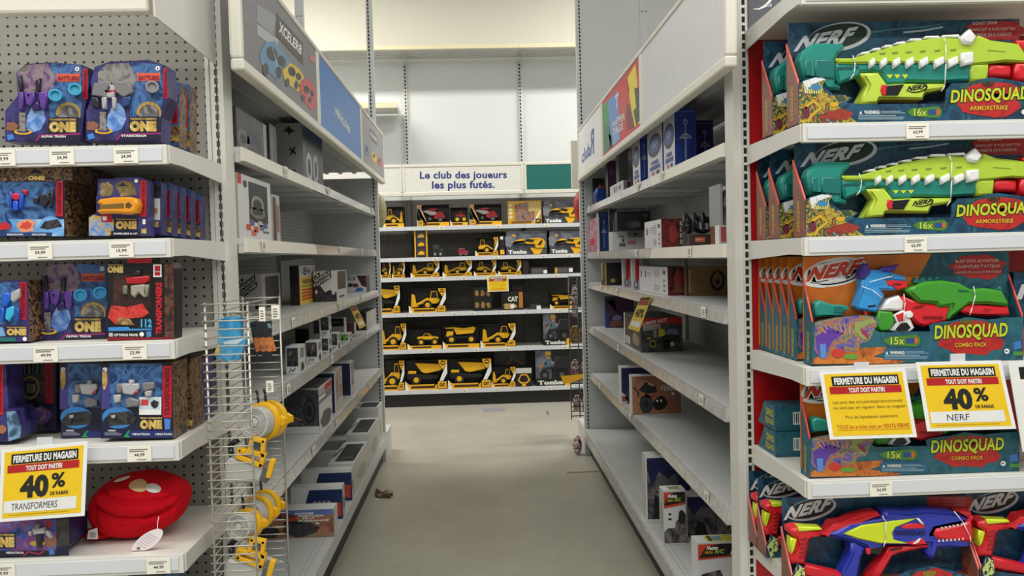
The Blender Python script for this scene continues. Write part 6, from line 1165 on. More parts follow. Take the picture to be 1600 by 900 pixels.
# base deck
def f_stone(n, f, t):
    n.rect(0, 0, 1, 1, WBOX); n.rect(.03, .02, 1, .96, DKB, 2); n.poly([(.03, .02), (1, .02), (1, .3), (.85, .5), (.7, .45), (.6, .7), (.45, .62), (.3, .76), (.14, .5), (.03, .8)], STONE, 3); n.ell(.36, .58, .13, .12, ink(96, 92, 96), 4); n.ell(.62, .6, .1, .1, ink(80, 78, 84), 4); n.blob(.75, .42, .2, .1, ink(70, 50, 44), 4, 5); n.ell(.8, .45, .05, .03, ink(206, 150, 60), 5); n.poly([(.15, .02), (.4, .02), (.34, .3), (.2, .4)], BLACK, 5)
    t.rect(.0, .05, 1, .95, ink(206, 208, 200), 1); t.poly([(.3, .1), (.6, .1), (.7, .9), (.4, .9)], ink(120, 140, 80), 2); f.rect(0, 0, 1, 1, ink(206, 206, 200))
abox('R', F_, 1008, 712, 1003, 1078, 'dark box with stone picture, farthest on base deck of right aisle', f_stone, Xf=.79, base=WBOX, group='stone picture boxes')
abox('R', F_, 1071, 774, 1065, 1158, 'dark box with stone picture partly behind the front label box, right base deck', f_stone, Xf=.92, base=WBOX, group='stone picture boxes')
def label_band(n, v0, v1, small):
    n.poly([(.02, v0), (.98, v0+.06), (.98, v1), (.02, v1)], ink(30, 26, 26), 3); n.poly([(.02, v0), (.98, v0+.06), (.98, v0+.02), (.02, v0-.05)], ink(206, 66, 34), 4); n.poly([(.02, v1), (.5, v1), (.2, v1-.06), (.06, v0+.05), (.02, v0)], ink(206, 66, 34), 4)
    h = v1-v0; n.text('Maisto', .2, v0+h*.58, .62 if small else .46, v0+h*.86, WHT, 5, .05, .2); n.text('TECH', .16, v0+h*.3, .44 if small else .34, v0+h*.48, ink(226, 190, 50), 5, .04, .2); n.text('R/C', .5 if small else .38, v0+h*.3, .8 if small else .6, v0+h*.6, ink(170, 200, 50), 5, .04, .3)
def f_tall(n, f, t):
    n.rect(0, 0, 1, 1, ink(214, 214, 212)); label_band(n, .72, .97, True); n.poly([(.02, .02), (1, .02), (1, .45), (.75, .5), (.55, .42), (.5, .3), (.2, .3), (.02, .24)], STONE, 3); n.ell(.28, .56, .07, .02, BLACK, 3); n.ell(.28, .47, .08, .02, BLACK, 3); n.blob(.8, .5, .2, .14, ink(34, 32, 34), 4, 4); f.rect(0, 0, 1, 1, ink(196, 198, 190)); f.blob(.5, .5, .3, .3, ink(170, 176, 150), 2, 3); t.rect(0, 0, 1, 1, WBOX); t.rect(.3, .2, .8, .8, ink(150, 160, 110), 2)
abox('R', F_, 1036, 767, 1030, 1071, 'tall narrow white box with orange and black label on right base deck', f_tall, Xf=.80, base=WBOX)
def f_front(n, f, t):
    n.rect(0, 0, 1, 1, ink(210, 210, 208)); label_band(n, .62, .97, False); n.text('R/C', .72, .68, .98, .8, WHT, 6, .05, .3); t.rect(0, 0, 1, 1, WBOX); t.rect(.25, .15, .85, .9, ink(206, 200, 60), 2); t.rect(.4, .3, .6, .75, ink(120, 150, 190), 3); t.rect(.3, .2, .38, .85, ink(60, 60, 40), 3); n.poly([(0, .0), (.6, .0), (.5, .3), (.1, .2)], STONE, 3)
abox('R', F_, 1089, 849, 1080, 1160, 'white box with orange and black label nearest the camera on right base deck', f_front, Xf=.835, base=WBOX)
# hanging sale strips on the shelf rails
def strip(X, Q, label, sg):
    P = [at(x, y, 0, X) for x, y in Q]
    mb = MB(); mb.prism(P, (-sg*.0015, 0, 0), ink(226, 196, 70))
    TL, TR, BR, BL = P; c = Canvas(mb, lambda u, v, l: (TL*(1-u)+TR*u)*(1-v)+(BL*(1-u)+BR*u)*v+Vector((sg*EPS*l, 0, 0)))
    c.rect(.05, .02, .95, .1, BLACK, 1); c.rect(.05, .11, .95, .24, ink(150, 40, 36), 1); c.text('40%', .12, .6, .88, .34, BLACK, 1, .05); c.rect(.1, .72, .9, .88, WHT, 1)
    mb.build('sale_strip', origin=(TL+TR)/2, label=label, cat='sign')
strip(-.728, [(546, 478), (556, 476), (572, 509), (562, 514)], 'small yellow sale strip hanging from third left aisle shelf', 1)
strip(.812, [(1001, 464), (1018, 463), (998, 519), (981, 513)], 'small yellow sale strip hanging from third right aisle shelf', -1)
# ================================================================ back wall toys
YT = YB+.03
YELP = plas(236, 178, 24); YELB = ink(240, 178, 26); BLK = ink(20, 19, 18); RUB = plas(24, 24, 26)
REDP = plas(178, 30, 40)
CLOUD = art('storm_sky_print', [(50, 54, 70), (84, 88, 104), (120, 122, 132), (70, 74, 92)], 7)
def wrect(px0, px1, pt, k, Y=YT):
    z0 = WZ[k]+.0012; ym = at((px0+px1)/2, pt, 1, Y)
    return at(px0, pt, 1, Y).x, at(px1, pt, 1, Y).x-.005, z0, ym.z
class Norm:
    def __init__(s, x0, x1, z0, z1, Y): s.x0, s.x1, s.z0, s.z1, s.Y = x0, x1, z0, z1, Y
    def p(s, u, v, d=0): return Vector((s.x0+(s.x1-s.x0)*u, s.Y+d, s.z0+(s.z1-s.z0)*v))
def npr(N, pts, d, th, mt, name, parent, bev=.004):
    mb = MB(); mb.prism([N.p(u, v, d) for u, v in pts], (0, th, 0), mt, bev=bev); return mb.build(name, parent)
def nwheel(N, u, v, r, d, parent, hub, th=.035):
    mb = MB(); c = N.p(u, v, d); R_ = r*(N.z1-N.z0)
    mb.lathe(c, (0, 1, 0), [(0, R_*.55), (.001, R_*.95), (.008, R_), (th-.006, R_), (th, R_*.9), (th+.0001, .0001)], 16, RUB)
    mb.lathe(c, (0, 1, 0), [(-.003, .0001), (-.0029, R_*.45), (.004, R_*.55), (.005, R_*.3)], 14, hub); return mb.build('wheel', parent)
def loader(N, R, col=YELP, flip=False):
    F = (lambda P: [(1-u, v) for u, v in reversed(P)]) if flip else (lambda P: P); X = (lambda u: 1-u) if flip else (lambda u: u)
    b = npr(N, F([(.3, .36), (.46, .34), (.86, .36), (.88, .52), (.7, .58), (.52, .56), (.4, .5)]), .025, .06, col, 'toy_loader', R)
    npr(N, F([(.04, .2), (.26, .24), (.2, .34), (.16, .72), (.08, .8)]), .02, .075, col, 'bucket', b)
    npr(N, F([(.2, .3), (.3, .32), (.5, .52), (.56, .6), (.48, .6), (.3, .44), (.2, .38)]), .022, .02, col, 'arm', b)
    cab = npr(N, F([(.56, .56), (.6, .9), (.76, .9), (.8, .56)]), .03, .045, col, 'cab', b); npr(N, F([(.595, .6), (.625, .85), (.74, .85), (.765, .6)]), .028, .004, BLK, 'cab_window', cab, 0)
    nwheel(N, X(.5), .3, .2, .018, b, YELP); nwheel(N, X(.8), .3, .16, .018, b, YELP) if False else None
    return b
def dump(N, R, col=YELP):
    b = npr(N, [(.08, .4), (.3, .4), (.88, .4), (.9, .5), (.3, .52), (.1, .56)], .03, .06, BLK, 'toy_dump_truck', R)
    npr(N, [(.06, .9), (.1, .84), (.3, .84), (.38, .58), (.84, .62), (.92, .86), (.84, .92), (.6, .86), (.3, .92)], .02, .07, col, 'dump_bed', b); npr(N, [(.08, .5), (.28, .5), (.3, .74), (.12, .74)], .024, .05, col, 'cab', b)
    nwheel(N, .24, .36, .2, .018, b, col); nwheel(N, .78, .36, .2, .018, b, col); return b
def dump2(N, R, col=YELP):
    b = npr(N, [(.04, .34), (.8, .34), (.8, .46), (.1, .56), (.04, .56)], .03, .06, BLK, 'toy_dump_truck', R)
    npr(N, [(.24, .9), (.34, .9), (.9, .84), (.86, .64), (.5, .54), (.4, .58)], .02, .07, col, 'dump_bed', b); npr(N, [(.06, .54), (.26, .54), (.26, .62), (.08, .64)], .022, .05, col, 'bonnet', b)
    nwheel(N, .26, .32, .18, .018, b, col); return b
def pickup(N, R, col=YELP):
    b = npr(N, [(.28, .5), (.3, .62), (.44, .64), (.5, .8), (.64, .8), (.72, .64), (.9, .6), (.92, .48), (.6, .46)], .025, .06, col, 'toy_truck', R)
    npr(N, [(.48, .66), (.52, .76), (.6, .76), (.66, .66)], .022, .004, BLK, 'cab_window', b, 0); npr(N, [(.3, .4), (.9, .4), (.88, .48), (.34, .48)], .03, .05, BLK, 'chassis', b)
    nwheel(N, .4, .34, .2, .016, b, YELP); nwheel(N, .8, .34, .2, .016, b, YELP); return b
def redtruck(N, R):
    b = npr(N, [(.5, .4), (.56, .66), (.78, .7), (.86, .5), (.9, .36), (.6, .32)], .025, .06, REDP, 'toy_truck', R)
    npr(N, [(.16, .7), (.3, .76), (.6, .68), (.6, .56), (.44, .5), (.3, .6)], .022, .05, plas(190, 186, 184), 'trailer_arm', b); npr(N, [(.3, .8), (.5, .72), (.66, .8), (.5, .86)], .024, .04, REDP, 'red_body', b)
    nwheel(N, .72, .3, .15, .018, b, plas(110, 110, 106)); nwheel(N, .4, .34, .1, .018, b, plas(110, 110, 106)); return b
def carton(px0, px1, pt, k, label, style='R', toy=None, dep=.2, group='yellow vehicle toy boxes', Y=YT, brand=True):
    x0, x1, z0, z1 = wrect(px0, px1, pt, k, Y); N = Norm(x0, x1, z0, z1, Y)
    R = thing('boxed_toy_vehicle', ((x0+x1)/2, Y+dep/2, WZ[k]), label, 'toy', group)
    mb = MB(); t = .003
    mb.box(x0, x1, Y+.1, Y+dep, z0, z1, BLK); mb.box(x0, x0+t, Y+.001, Y+.0999, z0, z1, BLK); mb.box(x1-t, x1, Y+.001, Y+.0999, z0, z1, BLK); mb.box(x0+t, x1-t, Y+.001, Y+.0999, z1-t, z1, BLK); mb.box(x0+t, x1-t, Y+.001, Y+.0999, z0, z0+t, BLK)
    mb.prism([N.p(0, 0), N.p(1, 0), N.p(1, .18), N.p(.1, .18), N.p(0, .3)], (0, .002, 0), YELB)
    c = Canvas(mb, lambda u, v, l: N.p(u, v, -EPS*2*l))
    c.poly([(0, 0), (.1, 0), (.02, .28), (0, .3)], WHT, 1); c.rect(.14, .05, .7, .13, ink(60, 40, 16), 1)
    fr = []
    if style == 'R': fr = [([(.62, 0), (.72, 0), (.9, .66), (.8, .92), (.8, 1), (1, 1), (1, .9), (.74, .18)], YELB), ([(.74, .18), (.86, .18), (1, .55), (1, .88), (.93, .72)], WHT)]
    elif style == 'L': fr = [([(0, 1), (.16, 1), (.14, .85), (.32, .1), (.26, 0), (.12, .3), (.02, .8)], ink(200, 150, 110)), ([(.0, .86), (.08, .8), (.3, .14), (.26, .1), (.1, .4)], WHT), ([(.22, 0), (.36, 0), (.3, .2), (.24, .22)], YELB)]
    for pts, mt in fr: mb.prism([N.p(u, v, -.0004) for u, v in pts], (0, .002, 0), mt)
    if style == 'R': c.ell(.9, .9, .055, .075, BLK, 3, 14); c.ell(.9, .9, .04, .03, YELB, 4)
    if brand:
        bx = (.76, .99) if style == 'R' else (.02, .2)
        c.rect(bx[0], .02, bx[1], .28, BLK, 3); c.rect(bx[0]+.015, .035, bx[1]-.015, .265, YELB, 4); c.text('CAT', bx[0]+.05, .09, bx[1]-.05, .21, BLACK, 5, .06)
    mb.build('carton', R)
    if toy: toy(N, R)
    return R
def tonka(px0, px1, pt, k, label, dark=False):
    x0, x1, z0, z1 = wrect(px0, px1, pt, k); N = Norm(x0, x1, z0, z1, YT)
    R = thing('boxed_toy_vehicle', ((x0+x1)/2, YT+.1, WZ[k]), label, 'toy', 'big truck boxes with white lettering' if not dark else 'dark truck boxes with printed child')
    mb = MB(); mb.box(x0, x1, YT, YT+.2, z0, z1, BLK); c = Canvas(mb, lambda u, v, l: N.p(u, v, -EPS*2*l))
    if not dark:
        c.rect(.01, .24, .99, .98, CLOUD, 1); c.rect(0, 0, 1, .26, ink(60, 60, 66), 1); c.blob(.08, .55, .12, .3, ink(130, 132, 140), 2, 3); c.ell(.2, .8, .05, .06, ink(196, 160, 60), 2)
        c.poly([(.03, .0), (.55, .0), (.5, .3), (.05, .3)], ink(70, 72, 80), 2); c.text('Tonka', .05, .04, .5, .2, WHT, 3, .06); c.poly([(.58, .28), (.72, .24), (.9, .24), (.82, .02), (.68, .0), (.64, .14)], YELB, 3); c.rect(.84, .04, .97, .2, ink(80, 82, 88), 2)
        mb.build('carton', R)
        b = npr(N, [(.14, .46), (.2, .54), (.42, .54), (.5, .44), (.7, .42), (.72, .26), (.92, .26), (.96, .5), (.9, .64), (.8, .68), (.62, .66), (.5, .6), (.36, .66), (.2, .56)], -.012, .014, YELP, 'truck_relief', R); npr(N, [(.44, .56), (.52, .64), (.68, .62), (.66, .5)], -.014, .004, RUB, 'window', b, 0); npr(N, [(.76, .4), (.86, .58), (.9, .56), (.84, .38)], -.014, .004, RUB, 'grille', b, 0); npr(N, [(.16, .38), (.7, .36), (.68, .42), (.18, .46)], -.013, .005, RUB, 'under_frame', b, 0)
    else:
        c.rect(0, .2, .45, 1, CLOUD, 1); c.blob(.36, .9, .1, .09, ink(206, 160, 60), 3, 3); c.ell(.36, .8, .055, .055, ink(176, 130, 100), 3); c.poly([(.24, .56), (.3, .74), (.46, .74), (.5, .58), (.44, .42), (.28, .42)], ink(70, 104, 130), 3); c.band([(.12, .5), (.3, .66)], .07, ink(150, 120, 80), 3); c.band([(.44, .68), (.6, .58)], .06, ink(170, 130, 90), 4)
        c.text('Tonka', .06, .03, .78, .15, WHT, 3, .06); c.poly([(.6, .64), (.78, .66), (.76, .5), (.62, .5)], ink(206, 140, 40), 3); c.poly([(.82, .0), (1, .0), (1, .2), (.78, .24)], YELB, 3)
        mb.build('carton', R); b = npr(N, [(.12, .34), (.3, .46), (.6, .46), (.92, .5), (.9, .8), (.6, .82), (.5, .56), (.2, .5)], -.012, .014, plas(30, 30, 32), 'truck_relief', R)
        nwheel(N, .26, .3, .13, -.02, b, plas(90, 84, 70), .015); nwheel(N, .74, .3, .13, -.02, b, plas(90, 84, 70), .015)
    return R
def darkbox(px0, px1, pt, k, label, fn=None, dep=.12, Y=YT, base=None, group=None):
    x0, x1, z0, z1 = wrect(px0, px1, pt, k, Y); N = Norm(x0, x1, z0, z1, Y); mb = MB(); mb.box(x0, x1, Y, Y+dep, z0, z1, base or BLK)
    if fn: fn(Canvas(mb, lambda u, v, l: N.p(u, v, -EPS*2*l)), mb, N)
    return mb.build('toy_box', origin=((x0+x1)/2, Y+dep/2, WZ[k]), label=label, cat='toy', group=group)
# top shelf
carton(598, 631, 323, 0, 'black box with yellow loader at far left of top wall shelf', 'N', lambda N, R: loader(N, R, flip=True), brand=False)
carton(651, 702, 320, 0, 'box with red tractor truck, left one on top wall shelf', 'L', redtruck)
carton(703, 731, 324, 0, 'small black box with red tractor between the two larger red truck boxes', 'N', lambda N, R: pickup(N, R, REDP), brand=False)
carton(733, 784, 319, 0, 'box with red tractor truck under the end of the slogan header', 'L', redtruck)
def f_gold(c, mb, N):
    c.rect(.0, .0, 1, 1, art('golden_card_print', [(196, 146, 40), (222, 170, 50), (206, 156, 60)], 8), 1); c.poly([(.2, .2), (.3, .1), (.8, .12), (.82, .8), (.6, .95), (.2, .85)], art('dig_scene_print', [(60, 60, 62), (130, 124, 116), (180, 110, 80), (90, 84, 80), (200, 196, 190)], 30, kind='HARD'), 2); c.rect(.62, .55, .96, .92, ink(206, 176, 110), 3); c.poly([(.76, .1), (.84, .1), (.98, .5), (.98, .62)], WHT, 3); c.rect(.82, .02, .98, .22, BLK, 3); c.text('CAT', .85, .07, .95, .17, YELB, 4, .06)
    for k in range(4): c.ell(.08, .3+.17*k, .06, .07, ink(226, 210, 170), 3, 12)
    c.rect(.1, .03, .7, .12, ink(120, 80, 30), 3)
darkbox(793, 846, 314, 0, 'golden yellow playset box on top wall shelf left of the truck box', f_gold, .15, base=ink(206, 156, 50))
tonka(849, 905, 313, 0, 'big grey truck box with white lettering on top wall shelf')
# second shelf
def f_tall(c, mb, N):
    c.rect(0, 0, .1, 1, YELB, 1); c.rect(.9, 0, 1, 1, YELB, 1)
    for k in range(3): c.rect(.14, .05+.32*k, .86, .33+.32*k, ink(60, 54, 46), 1); mb.prism([N.p(u, v+.32*k, -.004) for u, v in ((.24, .1), (.76, .1), (.72, .2), (.5, .24), (.3, .18))], (0, .004, 0), YELP if k < 2 else plas(206, 170, 80))
darkbox(647, 668, 360, 1, 'tall narrow yellow framed box of three small vehicles on second wall shelf', f_tall, .06)
def minitruck(px0, px1, pt, k, label, col):
    x0, x1, z0, z1 = wrect(px0, px1, pt, k); N = Norm(x0, x1, z0, z1, YT); R = thing('toy_truck', ((x0+x1)/2, YT+.03, WZ[k]), label, 'toy')
    b = npr(N, [(.02, .25), (.98, .25), (.98, .6), (.7, .62), (.62, .98), (.1, .98), (.02, .6)], 0, .06, col, 'body', R); npr(N, [(.16, .66), (.2, .9), (.56, .9), (.6, .66)], -.002, .004, plas(60, 62, 66), 'window', b, 0)
    for u in (.25, .75): nwheel(N, u, .22, .22, -.006, R, plas(150, 150, 150), .02)
minitruck(675, 693, 382, 1, 'small black loose toy truck on second wall shelf', plas(34, 34, 36)); minitruck(716, 732, 388, 1, 'small red loose toy truck on second wall shelf', plas(190, 30, 60))
carton(742, 779, 371, 1, 'box with yellow loader left of the grey truck boxes, second wall shelf', 'R', lambda N, R: loader(N, R, flip=True))
darkbox(780, 789, 368, 1, 'narrow black box squeezed beside the grey truck boxes on second wall shelf', lambda c, mb, N: (c.rect(.1, .05, .9, .28, YELB, 1), c.rect(.2, .8, .7, .95, WHT, 1)))
tonka(790, 855, 360, 1, 'big grey truck box with white lettering, left of two on second wall shelf'); tonka(858, 915, 360, 1, 'big grey truck box with white lettering, right of two on second wall shelf')
# third shelf
for a, b, t_, fl, w_ in ((594, 611, 409, 1, 'at far left of third wall shelf'), (612, 633, 409, 0, 'second from far left of third wall shelf'), (641, 687, 408, 0, 'third from left on third wall shelf'), (691, 738, 408, 0, 'fourth from left on third wall shelf'), (740, 776, 407, 1, 'fifth from left on third wall shelf'), (778, 815, 407, 1, 'sixth from left on third wall shelf')):
    carton(a, b, t_, 2, 'small box with yellow loader '+w_, 'R', lambda N, R: loader(N, R, flip=bool(fl)))
darkbox(816, 827, 407, 2, 'narrow dark brown box right of the last loader box on third wall shelf', lambda c, mb, N: c.rect(.1, .1, .8, .9, MATS['brown_side_print'], 1))
darkbox(829, 856, 418, 2, 'flat grey toy part lying on third wall shelf, left one', lambda c, mb, N: (c.rect(.1, .2, .7, .8, ink(90, 88, 84), 1), c.rect(.76, .1, .98, .6, WHT, 1)), .1, base=ink(60, 58, 54)); darkbox(866, 896, 417, 2, 'flat grey toy part lying on third wall shelf, right one', lambda c, mb, N: (c.rect(.05, .1, .15, .9, YELB, 1), c.rect(.2, .2, .7, .8, ink(90, 88, 84), 1), c.rect(.78, .2, .98, .8, WHT, 1)), .1, base=ink(60, 58, 54))
# fourth shelf
carton(580, 625, 447, 3, 'large yellow banded box cut by the left aisle on fourth wall shelf', 'R', dump2)
carton(638, 697, 451, 3, 'box with yellow wheel loader at left of fourth wall shelf', 'R', loader)
darkbox(739, 769, 449, 3, 'dark box of small tan vehicles in the middle of fourth wall shelf', lambda c, mb, N: [c.blob(.2+.3*k, .75-.5*r, .13, .16, ink(150, 116, 60), 1, k+3*r) for k in range(3) for r in range(2)])
darkbox(783, 818, 455, 3, 'black box with white lettering and tan vehicle under the small wall sale sign', lambda c, mb, N: (c.text('CAT', .3, .45, .75, .72, WHT, 1, .06), c.blob(.4, .2, .36, .2, ink(190, 150, 90), 1, 3), c.rect(.8, .1, .98, .95, ink(176, 120, 40), 1), c.ell(.5, .2, .1, .12, WHT, 2)))
darkbox(800, 818, 446, 3, 'dark red box standing behind the black one on fourth wall shelf', lambda c, mb, N: c.rect(.1, .5, .9, .9, ink(90, 30, 30), 1), Y=YT+.14)
darkbox(828, 846, 475, 3, 'small dark loose item with white card on fourth wall shelf', lambda c, mb, N: (c.rect(.6, 0, .98, .7, WHT, 1), c.band([(.05, .2), (.5, .8)], .2, ink(60, 60, 60), 1)), .08, base=ink(50, 48, 46))
carton(859, 903, 458, 3, 'box with yellow dump truck at right of fourth wall shelf', 'N', dump, brand=False)
# fifth shelf
carton(592, 635, 506, 4, 'large yellow banded box cut by the left aisle on fifth wall shelf', 'R', loader)
R = carton(636, 690, 515, 4, 'box with yellow monster pickup on fifth wall shelf', 'N', pickup, brand=False)
carton(691, 749, 508, 4, 'box with yellow dump truck in the middle of fifth wall shelf', 'N', dump, brand=False)
carton(750, 806, 506, 4, 'box with yellow wheel loader in the middle of fifth wall shelf', 'R', loader)
tonka(848, 893, 490, 4, 'tall dark truck box printed with a child on fifth wall shelf', True)
# bottom shelf
carton(592, 632, 564, 5, 'large yellow banded box cut by the left aisle on bottom wall shelf', 'R', loader)
carton(632, 699, 563, 5, 'box with yellow dump truck, left one on bottom wall shelf', 'R', dump2); carton(699, 768, 561, 5, 'box with yellow dump truck, second one on bottom wall shelf', 'R', dump2)
carton(767, 806, 574, 5, 'small box with yellow wheel loader on bottom wall shelf', 'R', loader)
darkbox(806, 831, 575, 5, 'black box with white top and yellow shield mark on bottom wall shelf', lambda c, mb, N: (c.rect(0, .72, 1, 1, ink(206, 204, 196), 1), c.poly([(.3, .66), (.7, .66), (.92, .34), (.7, .16), (.3, .16), (.1, .34)], YELB, 1), c.poly([(.34, .6), (.66, .6), (.8, .36), (.66, .24), (.34, .24), (.2, .36)], BLK, 2), c.rect(.38, .02, .62, .14, YELB, 1)))
darkbox(772, 822, 549, 5, 'big dim vehicle box behind the small loader box on bottom wall shelf', lambda c, mb, N: (c.rect(0, 0, 1, 1, DKV, 1), c.band([(.3, .5), (.6, .8), (.9, .6)], .08, ink(110, 84, 30), 2)), .1, YT+.24)
tonka(836, 892, 547, 5, 'wide dark truck box printed with a child on bottom wall shelf', True)
# sale sign on the wall shelf
sale_sign([(761, 431), (794, 430), (795, 455), (762, 456)], YB-.012, 'small yellow sale sign on the back wall shelf', None, [('Les prix des circulaires', .12, .88, .48, (140, 110, 30)), ('ne sont pas en vigueur', .12, .88, .6, (140, 110, 30)), ('Prix de liquidation', .2, .8, .74, (140, 110, 30)), ('VENTE FERME', .2, .8, .86, (190, 60, 30))], lay=3)
# ================================================================ left wire rack with hanging toys
RY0, RY1 = 2.15, 2.5; rl = at(314, 476, 1, RY0).x; rm = at(387, 474, 1, RY0).x; zt = at(387, 474, 1, RY0).z
WR = thing('wire_rack', ((rl+rm)/2, (RY0+RY1)/2, zt), 'tall wire side rack hung on the left endcap post', 'wire rack')
zb = .40; pitch = 13.05*RY0/FPX; n = int((zt-zb)/pitch)
a = MB(); b = MB(); d = MB(); va = rl+.008
for k in range(n+1):
    z = zt-pitch*k
    a.cyl((rl, RY0, z), (rm, RY0, z), .0021, .0021, 6, WIRE); d.cyl((rl, RY1, z), (rm, RY1, z), .0018, .0018, 6, WIRE)
    b.cyl((va, RY0+.004, z-.003), (va, RY1, z-.003), .0014, .0014, 6, WIRE)
for mb, pts in ((a, [(va, RY0+.004), (rm-.002, RY0+.003)]), (d, [(va, RY1-.004), (rm-.002, RY1-.004)])):
    for x, y in pts: mb.cyl((x, y, zt+.004), (x, y, zb), .003, .003, 8, WIRE)
d.cyl((rm-.002, RY0+.003, zt+.001), (rm-.002, RY1, zt+.001), .0016, .0016, 6, WIRE)
a.build('near_grid', WR); b.build('left_side_grid', WR); d.build('back_grid', WR)
for z in (zt-.05, zb+.2):
    for x, x2 in ((rl+.03, -.786), (rm-.02, -.783)): m_ = MB(); m_.tube([(x, RY1, z), (x2, YE-.005, z)], .004, WIRE); m_.build('mounting_arm', WR)
hk = []
def hook(z, y): 
    m_ = MB(); m_.tube([(rl+.014, y, z), (rm+.02, y, z), (rm+.03, y, z+.012)], .0022, WIRE); m_.build('hook', WR)
# blue packet
def hangcard(px, Y, th, base, name, label, fn, group=None):
    P = [at(x, y, 1, Y) for x, y in px]; mb = MB(); mb.prism(P, (0, th, 0), base)
    c = cv_px(mb, 1, Y, -1); fn(c); return mb.build(name, origin=sum(P, Vector())/len(P), label=label, cat='toy', group=group)
hook(at(360, 497, 1, 2.3).z, 2.31); hook(at(400, 500, 1, 2.27).z, 2.33)
hangcard([(338, 560), (342, 500), (352, 496), (376, 495), (376, 530), (384, 532), (374, 562), (350, 564)][::-1], 2.30, .03, art('cyan_packet_print', [(30, 110, 160), (60, 150, 200), (90, 170, 210)], 22), 'toy_packet', 'bright blue toy packet hanging near top of the wire rack', lambda c: (c.poly([(346, 534), (384, 528), (370, 538), (350, 538)], ink(190, 210, 220), 1), c.poly([(336, 548), (342, 536), (344, 552), (336, 556)], ink(206, 180, 80), 1)))
for k in range(3):
    dx = 9*k
    hangcard([(390+dx, 504), (401+dx+(4 if k == 2 else 0), 501), (420+dx-9*(2-k) if k < 2 else 424, 564-2*k), (402+dx, 568-2*k)][::-1], 2.34-.04*k, .012, ink(26, 28, 34), 'carded_toy', 'black and orange carded toy, %s of three hanging on the wire rack' % ('leftmost', 'middle', 'rightmost')[k], lambda c, dx=dx, k=k: (c.poly([(395+dx, 528), (405+dx+3, 526), (414+dx-6*(2-k)/2, 548), (400+dx, 550)], art('ember_orange_print', [(60, 40, 30), (170, 90, 40), (206, 130, 70), (40, 40, 50)], 60), 1), c.poly([(399+dx, 506), (404+dx, 505), (407+dx, 512), (402+dx, 513)], ink(110, 130, 140), 2)), 'black carded toys')
# price holders on the hooks
for px, py, w_, h_ in ((405, 491, 10, 22), (424, 488, 14, 22), (416, 604, 12, 18)):
    p = at(px, py, 0, rm+.022); s_ = 1/FPX*p.y; mb = MB(); mb.box(p.x, p.x+w_*s_*.9, p.y, p.y+.002, p.z-h_*s_/2, p.z+h_*s_/2, TAG); cv_box(mb, (p.x, p.y, p.z-h_*s_/2), (w_*s_*.9, 0, 0), (0, 0, h_*s_), (0, -1, 0)).lines(.2, .15, .8, .85, 4, INK_GREY, 1); mb.build('price_tag', WR)
GREYD = mat('grey_ribbed_plastic', (178, 178, 174), .35, var=.04); YTOY = plas(230, 176, 20)
def drum(px, py, r, Y, label):
    c = at(px, py, 1, Y); rr = r/FPX*Y; R = thing('drum_toy', c, label, 'toy', 'yellow and grey drum toys'); ax = Vector((-.28, -1, .12)).normalized()
    mb = MB(); mb.lathe(c, ax, [(-.05, rr*.7), (-.04, rr*.92), (-.004, rr*.95), (0, rr*.92), (.001, rr*.8), (-.003, rr*.74), (.001, rr*.68), (-.003, rr*.6), (.0, rr*.54), (-.003, rr*.46), (.001, rr*.4), (-.004, rr*.3), (.003, rr*.2), (.006, .0001)], 28, GREYD); mb.build('drum', R)
    mb = MB(); mb.lathe(c, ax, [(-.062, rr*.95), (-.06, rr*1.12), (-.046, rr*1.16), (-.036, rr*1.1), (-.036, rr*.94)], 28, YTOY)
    t = ax.orthogonal(); e = Vector((1, -.28, 0)).normalized(); q = c-ax*.05
    for s_ in (-1, 1): mb.prism([q+e*rr*1.0*s_+Vector((0, 0, -rr*.3)), q+e*rr*1.35*s_+Vector((0, 0, -rr*.15)), q+e*rr*1.35*s_+Vector((0, 0, rr*.2)), q+e*rr*1.0*s_+Vector((0, 0, rr*.4))], -ax*.02, YTOY)
    mb.build('yellow_rim', R)
    mb = MB(); mb.tube([q+Vector((-.01, 0, rr)), q+Vector((-.012, 0, rr+.03)), q+Vector((-.02, .02, rr+.036))], .004, RUB); mb.build('hang_loop', R); return R
drum(396, 661, 27, 2.30, 'round yellow and grey drum toy, topmost on the wire rack'); drum(408, 657, 26, 2.395, 'yellow rimmed drum toy just behind the topmost one on the wire rack')
drum(372, 824, 22, 2.28, 'round grey drum toy low on the wire rack, front one of three'); drum(388, 806, 24, 2.36, 'yellow rimmed drum toy low on the wire rack, middle one of three'); drum(401, 795, 23, 2.45, 'yellow rimmed drum toy low on the wire rack, rearmost of three')
